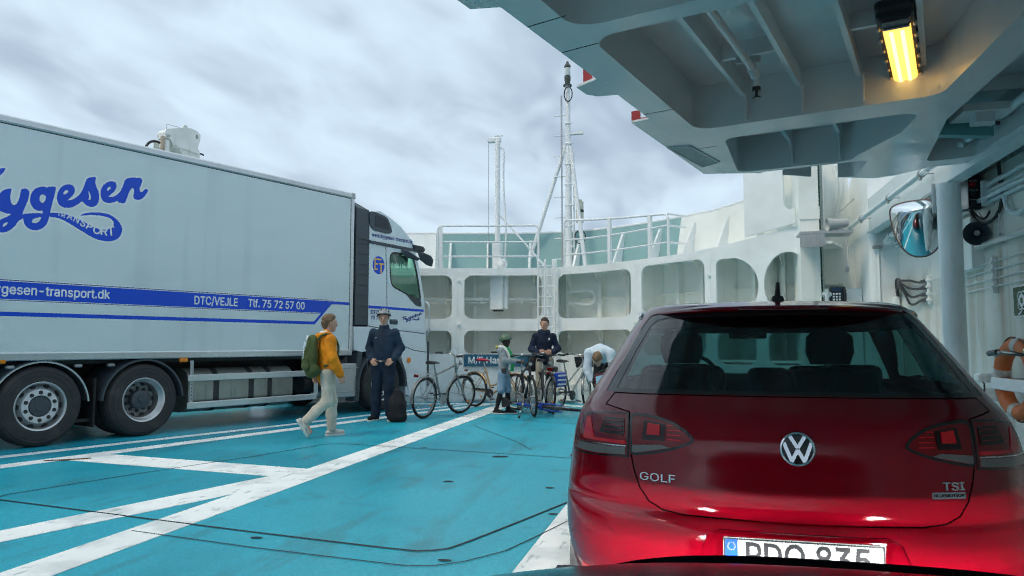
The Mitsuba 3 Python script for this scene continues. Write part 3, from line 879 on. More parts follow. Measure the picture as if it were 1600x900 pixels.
obj('teal_frame', [prism(LineString([(1.90, 7.5), (2.06, 6.88), (2.5, 7.02)]).buffer(.05, cap_style=2), ZC + .02, ZC + .22)], 'm_teal_paint', ca, smooth=False)
obj('junction_box', [box(2.12, 2.5, 6.45, 6.8, 3.1, 3.16), box(2.22, 2.36, 6.5, 6.64, 3.02, 3.1)], 'm_canopy', ca, smooth=False)
# sprinkler pipe under the plate
sp = thing('sprinkler_pipe', 'thin grey pipe ending in a nozzle under the canopy, left of the lamp', 'pipe')
obj('pipe', tube([ob(1.0, -5.0), ob(1.02, -2.25)][0] and [(*ob(.98, -5.2), 3.16), (*ob(1.0, -2.35), 3.16)], 0.026, 12), 'm_canopy', sp, smooth=True)
e = np.array([*ob(1.0, -2.35), 3.16])
obj('nozzle', [cyl(e, e + [AV[0] * .12, AV[1] * .12, -.02], .036, 10), cyl(e + [AV[0] * .14, AV[1] * .14, .01], e + [AV[0] * .14, AV[1] * .14, -.10], .02, 8)], 'm_canopy', sp)
obj('clamp', [rbox(*(e - [AV[0] * .1, AV[1] * .1, -.02]), .16, .03, .05, .008)], 'm_steel', sp)
hd = e + [AV[0] * .14, AV[1] * .14, -.13]
obj('sprinkler_head', [cyl(hd, hd + [0, 0, .03], .03, 10), cyl(hd - [0, 0, .04], hd, .012, 8), cyl(hd - [0, 0, .05], hd - [0, 0, .042], .032, 10)], 'm_black', sp)

# the lit lamp
lm = thing('ceiling_lamp', 'lit yellow fluorescent lamp in a dark frame under the canopy', 'lamp')
c0, c1 = np.array([1.185, 4.64]), np.array([1.585, 5.94])
dl = (c1 - c0) / np.linalg.norm(c1 - c0)
nl = np.array([dl[1], -dl[0]])
Llen = np.linalg.norm(c1 - c0)
LF = np.eye(4)
LF[:2, 0], LF[:2, 1], LF[:3, 3] = nl, dl, (*c0, 3.19)
LF[2, 2] = 1
at_frame(LF)
obj('housing', rbox(0, Llen / 2 - .02, .055, .21, Llen + .06, .075, .02), 'm_dark', lm)
obj('frame', prism(sbox(-.1, -.03, .1, Llen + .01).difference(sbox(-.082, .10, .082, Llen - .012)), -.012, .016), 'm_dark', lm, smooth=False)
obj('end_cap', rbox(0, .03, -.02, .17, .13, .05, .015), 'm_black', lm)
glow = {'type': 'area', 'radiance': {'type': 'rgb', 'value': [0.34, 0.165, 0.025]}}
core = {'type': 'area', 'radiance': {'type': 'rgb', 'value': [0.75, 0.48, 0.12]}}
obj('lamp_tube', [rbox(s * .03, .12 + (Llen - .16) / 2, -.049, .022, Llen - .2, .008, .003) for s in (-1, 1)], pr((0.75, 0.6, 0.3), .4), lm, emitter=core, kind='stuff')
obj('diffuser', rbox(0, .10 + (Llen - .115) / 2, -.018, .155, Llen - .12, .06, .028, 2), pr((0.75, 0.6, 0.3), .4), lm, emitter=glow)
for k in range(7):
    y = .15 + k * (Llen - .2) / 6
    [obj('clip', rbox(s * .1, y, -.012, .022, .03, .03, .006), 'm_steel', lm) for s in (-1, 1)]
for t in (.02, Llen - .03):
    obj('tube_clip', rbox(0, t + .06, -.05, .15, .012, .012, .004), 'm_steel', lm)
for k in (.2, .75):
    obj('hanger', box(-.02, .02, Llen * k - .01, Llen * k + .01, .09, ZP - 3.19), 'm_steel', lm, smooth=False)
at_frame()
LOGO = {
    'y': [[(-0.561, 3.021), (-0.516, 3.069), (-0.439, 3.099), (-0.452, 3.032), (-0.453, 2.964), (-0.437, 2.912), (-0.409, 2.893), (-0.379, 2.921), (-0.357, 2.986), (-0.346, 3.064), (-0.342, 3.104), (-0.293, 3.121), (-0.259, 3.104), (-0.25, 3.067), (-0.262, 2.981), (-0.287, 2.901), (-0.315, 2.81), (-0.307, 2.745), (-0.349, 2.725), (-0.388, 2.645), (-0.446, 2.583), (-0.504, 2.555), (-0.539, 2.557), (-0.575, 2.58), (-0.579, 2.646), (-0.546, 2.705), (-0.477, 2.748), (-0.427, 2.79), (-0.479, 2.785), (-0.551, 2.805), (-0.582, 2.848), (-0.586, 2.942)], [(-0.519, 2.627), (-0.509, 2.663), (-0.46, 2.69), (-0.473, 2.654), (-0.501, 2.627)]],
    'bar': [[(-0.322, 2.809), (-0.096, 2.851), (-0.103, 2.816), (-0.147, 2.789), (-0.221, 2.75), (-0.307, 2.741)]],
    'g': [[(-0.242, 2.998), (-0.229, 3.077), (-0.188, 3.141), (-0.126, 3.173), (-0.081, 3.181), (-0.061, 3.167), (-0.051, 3.183), (0.049, 3.207), (0.033, 3.101), (0.012, 2.997), (-0.009, 2.88), (-0.017, 2.807), (-0.035, 2.734), (-0.071, 2.672), (-0.14, 2.628), (-0.215, 2.626), (-0.273, 2.66), (-0.3, 2.719), (-0.304, 2.759), (-0.097, 2.817), (-0.09, 2.882), (-0.138, 2.867), (-0.189, 2.881), (-0.229, 2.931)], [(-0.138, 3.029), (-0.127, 3.066), (-0.098, 3.081), (-0.07, 3.069), (-0.064, 3.034), (-0.079, 2.989), (-0.104, 2.971), (-0.13, 2.988)], [(-0.213, 2.724), (-0.196, 2.761), (-0.147, 2.786), (-0.103, 2.802), (-0.12, 2.75), (-0.156, 2.715), (-0.194, 2.712)]],
    'es': [[(0.055, 3.061), (0.071, 3.15), (0.114, 3.223), (0.18, 3.259), (0.241, 3.256), (0.267, 3.221), (0.266, 3.162), (0.228, 3.097), (0.175, 3.049), (0.249, 3.071), (0.315, 3.133), (0.361, 3.215), (0.385, 3.301), (0.41, 3.384), (0.522, 3.419), (0.511, 3.346), (0.527, 3.289), (0.564, 3.22), (0.57, 3.131), (0.558, 3.069), (0.517, 3.021), (0.461, 3.009), (0.403, 3.03), (0.362, 3.075), (0.307, 3.015), (0.227, 2.961), (0.146, 2.953), (0.085, 2.98)], [(0.128, 3.124), (0.144, 3.163), (0.176, 3.186), (0.193, 3.171), (0.178, 3.142), (0.146, 3.12)], [(0.43, 3.227), (0.453, 3.186), (0.469, 3.137), (0.46, 3.098), (0.436, 3.102), (0.445, 3.14)]],
    'en': [[(0.583, 3.239), (0.606, 3.311), (0.662, 3.374), (0.728, 3.401), (0.778, 3.387), (0.79, 3.336), (0.77, 3.271), (0.699, 3.198), (0.685, 3.18), (0.759, 3.192), (0.831, 3.258), (0.873, 3.358), (0.899, 3.464), (1.029, 3.508), (1.03, 3.496), (1.1, 3.514), (1.133, 3.492), (1.127, 3.443), (1.094, 3.358), (1.116, 3.315), (1.147, 3.328), (1.17, 3.372), (1.226, 3.369), (1.204, 3.314), (1.151, 3.234), (1.089, 3.2), (1.033, 3.207), (1.016, 3.243), (1.029, 3.316), (1.015, 3.36), (0.981, 3.339), (0.946, 3.255), (0.913, 3.125), (0.814, 3.125), (0.817, 3.153), (0.762, 3.117), (0.688, 3.094), (0.622, 3.109), (0.59, 3.165)], [(0.664, 3.26), (0.673, 3.3), (0.701, 3.32), (0.717, 3.31), (0.703, 3.282), (0.674, 3.257)]],
    'ribbon': [[(-0.015, 2.864), (0.043, 2.873), (0.129, 2.879), (0.231, 2.864), (0.342, 2.829), (0.456, 2.779), (0.557, 2.74), (0.659, 2.735), (0.746, 2.772), (0.776, 2.829), (0.756, 2.88), (0.696, 2.909), (0.593, 2.917), (0.479, 2.911), (0.381, 2.886), (0.344, 2.881), (0.367, 2.906), (0.463, 2.94), (0.577, 2.957), (0.709, 2.953), (0.808, 2.902), (0.863, 2.841), (0.889, 2.775), (0.876, 2.705), (0.834, 2.638), (0.76, 2.599), (0.665, 2.588), (0.563, 2.599), (0.462, 2.639), (0.348, 2.698), (0.235, 2.756), (0.139, 2.801), (0.046, 2.816), (-0.015, 2.812)]],
    'T1': [[(-0.833, 3.193), (-0.744, 3.216), (-0.801, 2.867), (-0.883, 2.841)]],
    'T2': [[(-1.018, 3.144), (-0.913, 3.243), (-0.746, 3.263), (-0.643, 3.283), (-0.506, 3.335), (-0.553, 3.24), (-0.638, 3.183), (-0.776, 3.183), (-0.909, 3.158), (-0.994, 3.096)]],
    'h1': [[(-0.699, 3.232), (-0.618, 3.254), (-0.67, 2.875), (-0.75, 2.862)]],
    'h2': [[(-0.7, 3.017), (-0.645, 3.08), (-0.587, 3.077), (-0.573, 3.025), (-0.59, 2.887), (-0.659, 2.876), (-0.647, 2.999)]],
}
LOGO_TEXT = [('T', 0.091, 2.843, 0.047, -0.7), ('R', 0.142, 2.83, 0.054, -7.2), ('A', 0.215, 2.817, 0.064, -13.7), ('N', 0.291, 2.789, 0.072, -20.9), ('S', 0.369, 2.751, 0.081, -23.7), ('P', 0.45, 2.714, 0.091, -22.6), ('O', 0.549, 2.675, 0.098, -14.4), ('R', 0.65, 2.666, 0.105, -2.0), ('T', 0.747, 2.677, 0.111, 8.9)]


def chaikin(pts, n=2):
    p = np.asarray(pts, float)
    for _ in range(n):
        q = np.roll(p, -1, 0)
        p = np.stack([.8 * p + .2 * q, .2 * p + .8 * q], 1).reshape(-1, 2)
    return p


def logo_shape(keys, buf=0.004):
    gs = []
    for k in keys:
        rings = LOGO[k]
        g = Polygon(chaikin(rings[0])).buffer(0)
        for h in rings[1:]:
            g = g.difference(Polygon(chaikin(h)).buffer(0))
        gs.append(g)
    return unary_union(gs)


# ================================================================== the truck
scene['m_truckwhite'] = painted((0.64, 0.71, 0.71), (0.42, 0.48, 0.47), 0.5, 0.5, 11.0, 0.26, bump=0.02, streak=0.35)
scene['m_cabwhite'] = painted((0.66, 0.73, 0.75), (0.5, 0.55, 0.55), 0.3, 1.0, 12.0, 0.2, streak=0.15, clearcoat=0.5)
scene['m_blue'] = pr((0.003, 0.065, 0.55), 0.35)
scene['m_navy'] = pr((0.006, 0.03, 0.2), 0.35)
scene['m_yellow'] = pr((0.75, 0.45, 0.12), 0.4)
scene['m_plastic'] = painted((0.05, 0.062, 0.075), (0.07, 0.075, 0.08), 0.6, 2.0, 13.0, 0.45)
scene['m_tyre'] = painted((0.028, 0.029, 0.03), (0.07, 0.068, 0.062), 0.7, 5.0, 14.0, 0.75, streak=0.0)
scene['m_tank'] = painted((0.36, 0.35, 0.32), (0.2, 0.185, 0.16), 0.8, 2.5, 15.0, 0.35, metallic=0.75, streak=0.5)
scene['m_rim'] = painted((0.55, 0.56, 0.56), (0.25, 0.24, 0.22), 0.7, 6.0, 16.0, 0.35, metallic=0.8)
scene['m_amber'] = pr((0.75, 0.22, 0.01), 0.2)
scene['m_cabglass'] = {'type': 'thindielectric', 'int_ior': 1.5, 'specular_transmittance': {'type': 'rgb', 'value': [0.66, 0.88, 0.80]}}

TF = frame(-7.708, 7.385, 0, math.radians(-20.5))
at_frame(TF)
tk = thing('delivery_truck', 'white box truck with blue lettering and stripes parked at left', 'truck')
SX = (0, 1, 0)
SZ = (0, 0, 1)


def side(poly, d0, d1, off=0.0):
    """polygon given as (s, z) on the truck's near side"""
    return prism(poly, d0, d1, (off, 0, 0), SX, SZ)


S0, S1 = -7.2, 5.05
bx = obj('cargo_box', box(-2.52, 0.0, S0 + .03, S1 - .04, 1.14, 3.88), 'm_truckwhite', tk, smooth=False)
obj('top_rail', [rbox(-1.26, (S0 + S1) / 2, 3.915, 2.56, S1 - S0, .10, .02)], 'm_alu', bx)
obj('bottom_rail', rbox(-1.26, (S0 + S1) / 2, 1.095, 2.55, S1 - S0, .10, .012), 'm_alu', bx)
obj('corner_post', rbox(-.03, S1 - .035, 2.5, .10, .075, 2.76, .015), 'm_alu', bx)
obj('corner_post', rbox(-2.49, S1 - .035, 2.5, .10, .075, 2.76, .015), 'm_alu', bx)
obj('seal_strip', side(sbox(S0 + .05, 3.855, S1 - .08, 3.864), 0, .004), 'm_black', bx, smooth=False)
obj('seal_strip', side(sbox(S1 - .082, 1.15, S1 - .075, 3.855), 0, .004), 'm_black', bx, smooth=False)
obj('corner_cap', rbox(-.02, S1 - .03, 3.915, .10, .10, .115, .02), 'm_steel', bx)
# stripes
slab_ = Polygon([(S0 + .1, 1.775), (4.335, 1.775), (4.545, 1.985), (S0 + .1, 1.985)])
thin = [Polygon([(S0 + .1, 1.995), (4.56, 1.995), (4.57, 2.005), (S0 + .1, 2.005)]), Polygon([(S0 + .1, 1.758), (4.325, 1.758), (4.338, 1.767), (S0 + .1, 1.767)])]
low = Polygon([(S0 + .1, 1.575), (4.19, 1.575), (4.56, 1.935), (4.965, 1.935), (4.965, 1.985), (4.55, 1.985), (4.175, 1.625), (S0 + .1, 1.625)])
obj('stripe', side(sbox(S0 + .1, 1.75, 4.2, 2.012).union(Polygon([(4.1, 1.75), (4.33, 1.75), (4.59, 2.012), (4.1, 2.012)])), 0.0, .0015), 'm_plainwhite', bx, smooth=False, label='white band behind the blue stripe')
obj('stripe', side(slab_, .0016, .003), 'm_blue', bx, smooth=False, label='broad blue stripe')
for t in thin:
    obj('stripe', side(t, .0016, .003), 'm_navy', bx, smooth=False, label='thin dark blue stripe')
obj('stripe', side(low, 0, .002), 'm_blue', bx, smooth=False, label='lower blue stripe bending up')
obj('lettering', text('www.thygesen-transport.dk', .112, (.0031, -1.07, 1.838), SX, SZ, .002, True, width=1.83), 'm_plainwhite', bx, smooth=False, label='white web address on blue stripe')
obj('lettering', text('DTC/VEJLE', .118, (.0031, 1.965, 1.822), SX, SZ, .002, True, width=.72), 'm_plainwhite', bx, smooth=False, label='white town lettering on blue stripe')
obj('lettering', text('Tlf. 75 72 57 00', .118, (.0031, 2.87, 1.822), SX, SZ, .002, True, width=1.10), 'm_plainwhite', bx, smooth=False, label='white telephone lettering on blue stripe')
script = logo_shape(['y', 'bar', 'g', 'es', 'en', 'T1', 'T2', 'h1', 'h2'])
rib = logo_shape(['ribbon'])
obj('lettering', side(unary_union([script, rib]).buffer(.022), 0, .0015), 'm_plainwhite', bx, smooth=False, label='white outline of the script lettering')
obj('lettering', side(script, .0016, .0032), 'm_blue', bx, smooth=False, label='large blue script lettering')
obj('ribbon', side(rib, .0016, .0032), 'm_blue', bx, smooth=False, label='blue ribbon under the script')
ls = []
for ch, s, z, h, ang in LOGO_TEXT:
    c_, s_ = math.cos(math.radians(ang)), math.sin(math.radians(ang))
    ls.append(text(ch, h * 1.08, (.0033, s, z), (0, c_, s_), (0, -s_, c_), .0015, True, center=True))
obj('lettering', ls, 'm_plainwhite', bx, smooth=False, label='white capitals on the ribbon')

# chassis
ch = obj('chassis', [box(-1.75, -.85, S0 + .3, 6.8, .62, .98), box(-2.3, -.3, S0 + .2, S1, .985, 1.043), box(-2.2, -.2, 4.5, 5.0, .45, .98)], 'm_dark', tk, smooth=False)
obj('mud_flap', [box(-.62, -.05, .63, .66, .18, .8)], 'm_rubber', ch, smooth=False)
obj('step_bar', box(-.6, -.1, .30, .62, .25, .29), 'm_dark', ch, smooth=False)
for y in (0, 1.285):
    obj('axle', [cyl((-2.2, y, .49), (-.3, y, .49), .09, 12), sphere((-1.3, y, .49), .24)], 'm_dark', ch)
obj('axle', cyl((-2.2, 5.85, .49), (-.3, 5.85, .49), .08, 12), 'm_dark', ch)


def tyre(x_out, y, R=.49, W=.30, rr=.29):
    p = [(rr, -W), (rr + .02, -W - .01), (R - .06, -W - .012), (R - .02, -W + .015), (R - .004, -W + .05), (R, -W + .06)]
    for k in range(4):
        x = -W + .07 + k * (W - .14) / 3
        p += [(R, x - .005), (R - .012, x), (R - .012, x + .008), (R, x + .012)] if 0 < k < 4 else [(R, x)]
    p += [(R, -.06), (R - .004, -.05), (R - .02, -.015), (R - .06, .012), (R - .075, .008), (R - .08, .013), (rr + .08, .014), (rr + .075, .009), (rr + .02, .01), (rr, 0)]
    return lathe(p, 56, (x_out, y, R), (1, 0, 0))


def rim_parts(parent, x, y, R=.49, rr=.29, deep=False):
    if not deep:
        rim = lathe([(rr - .002, -.28), (rr - .03, -.2), (rr - .03, -.05), (rr - .012, -.015), (rr + .004, .005), (rr + .012, .012), (rr + .004, .018), (rr - .012, .008)], 48, (x, y, R), (1, 0, 0))
        disc = lathe([(rr - .03, -.10), (.262, -.085), (.225, -.035), (.205, -.018), (.2, -.012), (.13, -.012), (.125, -.03), (.12, -.05)], 48, (x, y, R), (1, 0, 0))
        hole_r, hole_x, nut_r, nut_x = .247, -.052, .168, -.006
        hub = lathe([(.122, -.05), (.12, -.02), (.11, -.01), (.06, -.01), (.055, .0), (0, .0)], 32, (x, y, R), (1, 0, 0))
    else:
        rim = lathe([(rr - .03, -.2), (rr - .045, -.185), (rr - .05, -.06), (rr - .03, -.04), (rr - .012, -.012), (rr + .004, .005), (rr + .012, .012), (rr + .004, .018), (rr - .012, .008)], 48, (x, y, R), (1, 0, 0))
        disc = lathe([(rr - .045, -.12), (.22, -.165), (.20, -.17), (.12, -.17)], 48, (x, y, R), (1, 0, 0))
        hole_r, hole_x, nut_r, nut_x = .225, -.158, .155, -.165
        hub = lathe([(.13, -.17), (.125, -.07), (.10, -.055), (.05, -.05), (.045, -.035), (0, -.03)], 32, (x, y, R), (1, 0, 0))
    if not deep:
        obj('flange_ring', lathe([(.207, -.03), (.207, -.012), (.203, -.006), (.134, -.006), (.13, -.012), (.128, -.04)], 48, (x, y, R), (1, 0, 0)), scene.setdefault('m_flange', painted((.62, .64, .64), (.35, .35, .33), .5, 8., 2., .4)) and 'm_flange', parent, smooth=40)
    r = obj('rim', rim, 'm_rim', parent, smooth=40)
    obj('wheel_disc', disc, scene.setdefault('m_rimmid', painted((.30, .33, .34), (.14, .15, .15), .6, 5., 3., .45, metallic=.4)) and 'm_rimmid' if not deep else scene.setdefault('m_rimdark', painted((.22, .22, .22), (.1, .1, .09), .6, 5., 3., .4, metallic=.6)) and 'm_rimdark', parent, smooth=40)
    obj('hub', hub, 'm_plastic', parent, smooth=40)
    nuts = []
    for k in range(10):
        a = 2 * PI * (k + .5) / 10
        nuts.append(cyl((x + nut_x - .002, y + nut_r * math.cos(a), R + nut_r * math.sin(a)), (x + nut_x + .028, y + nut_r * math.cos(a), R + nut_r * math.sin(a)), .021, 6, .016))
        nuts.append(lathe([(0, .001), (.024, .001), (.024, .004), (0, .004)], 12, (x + nut_x, y + nut_r * math.cos(a), R + nut_r * math.sin(a)), (1, 0, 0)))
    obj('wheel_nuts', nuts, 'm_black', parent, smooth=False, kind='stuff')
    hs = []
    for k in range(10):
        a = 2 * PI * k / 10
        n = np.array([1, -.8 * math.cos(a), -.8 * math.sin(a)]) if False else np.array([1, .75 * math.cos(a), .75 * math.sin(a)])
        o = np.array([x + hole_x, y + hole_r * math.cos(a), R + hole_r * math.sin(a)])
        h = lathe([(0, .006), (.03, .006), (.034, -.01)], 14, o, n)
        hs.append(h)
    obj('hand_holes', hs, 'm_dark', parent, smooth=False, kind='stuff')


for i, (y, deep) in enumerate(((0, False), (1.285, True), (5.85, False))):
    for sgn in (1, -1):
        xo = -.02 if sgn > 0 else -2.5
        w_ = obj('wheel', tyre(xo, y) if sgn > 0 else tyre(-2.2, y), 'm_tyre', tk, smooth=30)
        if sgn > 0:
            rim_parts(w_, -.03, y, deep=deep)
            if deep:
                obj('inner_tyre', tyre(xo - .34, y), 'm_tyre', w_, smooth=30)


def arch(y0, R0, R1, x0, x1, a0, a1, n=26, zc=.47):
    v, f = [], []
    for a in np.linspace(a0, a1, n):
        for r, x in ((R0, x0), (R0, x1), (R1, x1), (R1, x0)):
            v.append((x, y0 - r * math.cos(a), zc + r * math.sin(a)))
    for i in range(n - 1):
        for j in range(4):
            j2 = (j + 1) % 4
            f += [[i * 4 + j, (i + 1) * 4 + j, (i + 1) * 4 + j2], [i * 4 + j, (i + 1) * 4 + j2, i * 4 + j2]]
    f += [[0, 1, 2], [0, 2, 3], [(n - 1) * 4, (n - 1) * 4 + 2, (n - 1) * 4 + 1], [(n - 1) * 4, (n - 1) * 4 + 3, (n - 1) * 4 + 2]]
    m = TM(v, f)
    trimesh.repair.fix_normals(m)
    return m


for y, a0, a1 in ((0, math.radians(2), math.radians(175)), (1.285, math.radians(4), math.radians(176))):
    fd = obj('fender', arch(y, .555, .578, -.62, -.03, a0, a1), 'm_plastic', tk, smooth=40)
    obj('fender_edge', arch(y, .548, .572 if y else .566, -.03, -.012, a0, a1), 'm_alu' if y == 0 else 'm_plastic', fd, smooth=40)
obj('marker_light', rbox(.0, 1.83, 1.015, .04, .125, .055, .012), 'm_amber', tk, label='amber marker light ahead of the rear wheels')
obj('marker_light', rbox(.0, -.46, 1.04, .04, .1, .055, .012), 'm_amber', tk, label='amber marker light at the left frame edge')
for s in (.42, .83, -.35):
    obj('bracket', rbox(-.04, s, .97, .08, .09, .04, .015), 'm_steel', tk)

# fuel tanks and side guard
tank = sbox(-.66 + .24, .25 + .24, -.10 - .24, .885 - .24).buffer(.24, 10)
for (t0, t1) in ((1.98, 2.42), (2.44, 3.03), (3.05, 3.37), (3.39, 3.83)):
    pass
tn = obj('fuel_tank', prism(sbox(-.66 + .2, .25 + .2, -.10 - .2, .885 - .2).buffer(.2, 10), 0, 1.86, (0, 3.84, 0), (1, 0, 0), (0, 0, 1)), 'm_tank', tk, smooth=40)
ring = sbox(-.66 + .2, .25 + .2, -.10 - .2, .885 - .2).buffer(.207, 10)
for s in (2.43, 3.04, 3.38):
    obj('tank_strap', prism(ring.difference(ring.buffer(-.006)), 0, .09 if s < 3.3 else .08, (0, s + .045, 0), (1, 0, 0), (0, 0, 1)), 'm_black', tn, smooth=30)
for s in (2.7, 3.2, 3.6):
    obj('tank_seam', prism(ring.buffer(-.004).difference(ring.buffer(-.007)), 0, .012, (0, s, 0), (1, 0, 0), (0, 0, 1)), 'm_tank', tn, smooth=30)
sg_ = obj('side_guard', rbox(-.02, 3.1, .755, .03, 2.36, .095, .008), 'm_alu', tk)
obj('lower_rail', rbox(-.02, 3.1, .362, .03, 2.36, .095, .008), 'm_alu', sg_)
obj('end_post', rbox(-.022, 4.265, .555, .028, .085, .32, .006), 'm_alu', sg_)
obj('bracket', [rbox(-.035, 1.985, .70, .02, .055, .62, .004)], 'm_steel', sg_)
obj('bracket_holes', [cyl((-.03, 1.985, z), (-.022, 1.985, z), .009, 8) for z in (.46, .51, .56, .61, .66)], 'm_dark', sg_, kind='stuff')
bb = obj('battery_box', rbox(-.32, 4.95, .60, .56, .62, .60, .02), 'm_alu', tk)
obj('lid_rib', [rbox(-.035, 4.95, z, .02, .60, .012, .004) for z in (.82, .40)], 'm_steel', bb, kind='stuff')
obj('marker_light', rbox(-.02, 4.55, .63, .03, .06, .05, .008), 'm_amber', tk, label='amber marker light beside the battery box')
obj('air_tank', [cyl((-.5, 4.3, .55), (-.5, 4.62, .55), .16, 20)], 'm_dark', tk)

# ---- cab
prof = [(5.46, .62), (5.46, 1.6), (5.46, 3.70), (5.76, 3.755), (6.0, 3.68), (6.32, 3.54), (6.66, 3.28), (6.74, 3.06), (6.89, 2.72), (7.04, 2.1), (7.09, 1.45), (7.11, .9), (7.10, .24), (6.55, .24)]
cabp = Polygon(prof)
arch_hole = Point(5.85, .49).buffer(.60, 24)
window = Polygon(chaikin([(6.02, 2.99), (6.35, 3.0), (6.62, 3.0), (6.69, 2.92), (6.80, 2.62), (6.90, 2.17), (6.88, 2.13), (6.62, 2.18), (6.45, 2.24), (6.12, 2.34), (6.06, 2.42), (6.03, 2.6)], 2))
skin = cabp.buffer(-.025).buffer(.012, 4).difference(arch_hole).difference(window).difference(sbox(5, 0, 6.5, 1.08))
cab = obj('cab', [prism(skin, -.03, 0, (-.03, 0, 0), SX, SZ), prism(skin, -.03, 0, (-2.49, 0, 0), SX, SZ)], 'm_cabwhite', tk, smooth=25)
# the shell between the two sides: roof, front, back
mid = np.array([(s + (.17 if s > 6.5 else .0) * min(1, max(0, (s - 6.3) / .5)), z) for s, z in prof])
sect = []
base = np.array(prof)
cen = base.mean(0)
xs = [(-.03, 0, .965), (-.05, .1, .985), (-.12, .35, 1.0), (-.35, .7, 1.0), (-.8, .95, 1.0), (-1.275, 1, 1.0), (-1.75, .95, 1.0), (-2.2, .7, 1.0), (-2.43, .35, 1.0), (-2.50, .1, .985), (-2.52, 0, .965)]
inner = np.array(cabp.buffer(-.0).exterior.coords)[:-1]


def shell(i0, i1):
    v, f = [], []
    idx = list(range(i0, i1 + 1))
    for x, t, k in xs:
        ring_ = (base * (1 - t) + mid * t)
        off = np.array([[0.0, 0.0]] * len(base))
        ctr = np.array([6.2, 2.0])
        d = ring_ - ctr
        ring_ = ctr + d * (1 - (1 - k) * .45 / np.maximum(np.abs(d).max(1, keepdims=True), .3))
        for i in idx:
            v.append((x, ring_[i][0], ring_[i][1]))
    n = len(idx)
    for a in range(len(xs) - 1):
        for j in range(n - 1):
            f += [[a * n + j, a * n + j + 1, (a + 1) * n + j + 1], [a * n + j, (a + 1) * n + j + 1, (a + 1) * n + j]]
    m = TM(v, f)
    return m


scene['m_cabwhite2'] = scene['m_cabwhite']
obj('roof_shell', shell(2, 6), 'm_cabwhite', cab, smooth=50)
obj('windscreen', shell(7, 9), 'm_cabglass', cab, smooth=50, label='curved tinted windscreen')
obj('windscreen_header', shell(6, 7), 'm_plastic', cab, smooth=50)
obj('front_panel', shell(9, 12), 'm_cabwhite', cab, smooth=50)
obj('back_wall', box(-2.48, -.04, 5.463, 5.49, .7, 3.69), 'm_plastic', cab, smooth=False)
obj('cab_floor', box(-2.46, -.07, 5.5, 6.95, 1.62, 1.66), 'm_dark', cab, smooth=False)
obj('dashboard', rbox(-1.26, 6.78, 1.98, 2.3, .35, .5, .06), 'm_dark', cab)
wn = obj('side_window', prism(window.buffer(.006), -.012, -.006, (-.03, 0, 0), SX, SZ), 'm_cabglass', cab, smooth=False, label='tinted side window with a curtain fringe')
obj('side_window', prism(window.buffer(.006), -.012, -.006, (-2.49, 0, 0), SX, SZ), 'm_cabglass', cab, smooth=False)
obj('window_seal', prism(window.buffer(.022).difference(window.buffer(-.014)), 0, .004, (-.03, 0, 0), SX, SZ), 'm_black', wn, smooth=False)
obj('corner_trim', prism(Polygon([(6.44, 2.235), (6.62, 2.17), (6.9, 2.13), (6.93, 2.05), (6.92, 1.99), (6.78, 2.0), (6.62, 2.1)]), 0, .012, (-.03, 0, 0), SX, SZ), 'm_plastic', wn, smooth=False)
cz = []
for k in range(11):
    s = 6.07 + k * .054
    cz += [(s, 2.84 + .03 * (k % 2)), (s + .027, 2.76 + .035 * math.sin(k * 1.7))]
obj('curtain', prism(Polygon([(6.03, 2.99)] + cz + [(6.66, 2.93), (6.62, 2.99)]).buffer(0), 0, .01, (-.16, 0, 0), SX, SZ), pr((.10, .11, .11), .8), wn, smooth=False)
obj('curtain_fringe', [prism(Polygon([(a[0] - .018, a[1] + .022), (a[0], a[1] - .03), (a[0] + .018, a[1] + .022)]), .012, .018, (-.16, 0, 0), SX, SZ) for a in cz[1::2]], 'm_plainwhite', wn, smooth=False, kind='stuff')
obj('seat', [rbox(-.62, 5.85, 2.2, .5, .16, .9, .05), rbox(-.62, 6.1, 1.83, .5, .5, .2, .05)], 'm_dark', cab)
obj('steering_wheel', tube([(-.62 + .22 * math.cos(a), 6.58 + .08 * math.sin(a), 2.18 + .2 * math.sin(a)) for a in np.linspace(0, 2 * PI, 24)], .018, 8, closed=True), 'm_dark', cab, smooth=True)


def seam(pts, r=.005, x=-.029):
    return tube([(x, s, z) for s, z in pts], r, 6)


dr_ = obj('door', prism(Polygon([(5.92, 3.08), (6.69, 3.08), (6.86, 2.7), (7.0, 2.1), (7.03, 1.47), (6.0, 1.56), (5.97, 1.95), (5.95, 2.5)]).difference(window.buffer(.02)), .0, .006, (-.03, 0, 0), SX, SZ), 'm_cabwhite', cab, smooth=False)
obj('door_gap', seam([(5.90, 3.1), (5.935, 2.5), (5.955, 1.95), (5.985, 1.54)]), 'm_black', dr_)
obj('door_handle', hull([(-.03, 6.0, 1.72), (-.03, 6.22, 1.72), (-.03, 6.27, 1.67), (-.03, 6.24, 1.61), (-.03, 6.03, 1.62), (.015, 6.05, 1.69), (.015, 6.2, 1.69), (.015, 6.21, 1.65), (.015, 6.06, 1.64)]), 'm_plastic', dr_, smooth=False)
obj('sill_gap', seam([(5.48, 1.575), (5.95, 1.52), (6.5, 1.49), (7.03, 1.45)], .008), 'm_black', cab)
obj('stripe', side(Polygon([(5.475, 1.905), (7.0, 1.885), (7.0, 1.935), (5.475, 1.955)]), .0, .0085, -.03), 'm_blue', cab, smooth=False, label='blue stripe across the cab')
obj('lettering', text('DTC', .07, (-.022, 5.53, 1.80), SX, SZ, .002, True), 'm_navy', cab, smooth=False)
obj('lettering', text('75 72', .065, (-.022, 5.53, 1.70), SX, SZ, .002, True), 'm_navy', cab, smooth=False)
obj('lettering', text('www.thygesen-transport.dk', .072, (-.028, 5.53, 3.245), (0, 1, -.012), SZ, .002, True, width=1.12), 'm_navy', cab, smooth=False, label='dark blue web address above the door')
full = unary_union([script, rib])
fb = full.bounds
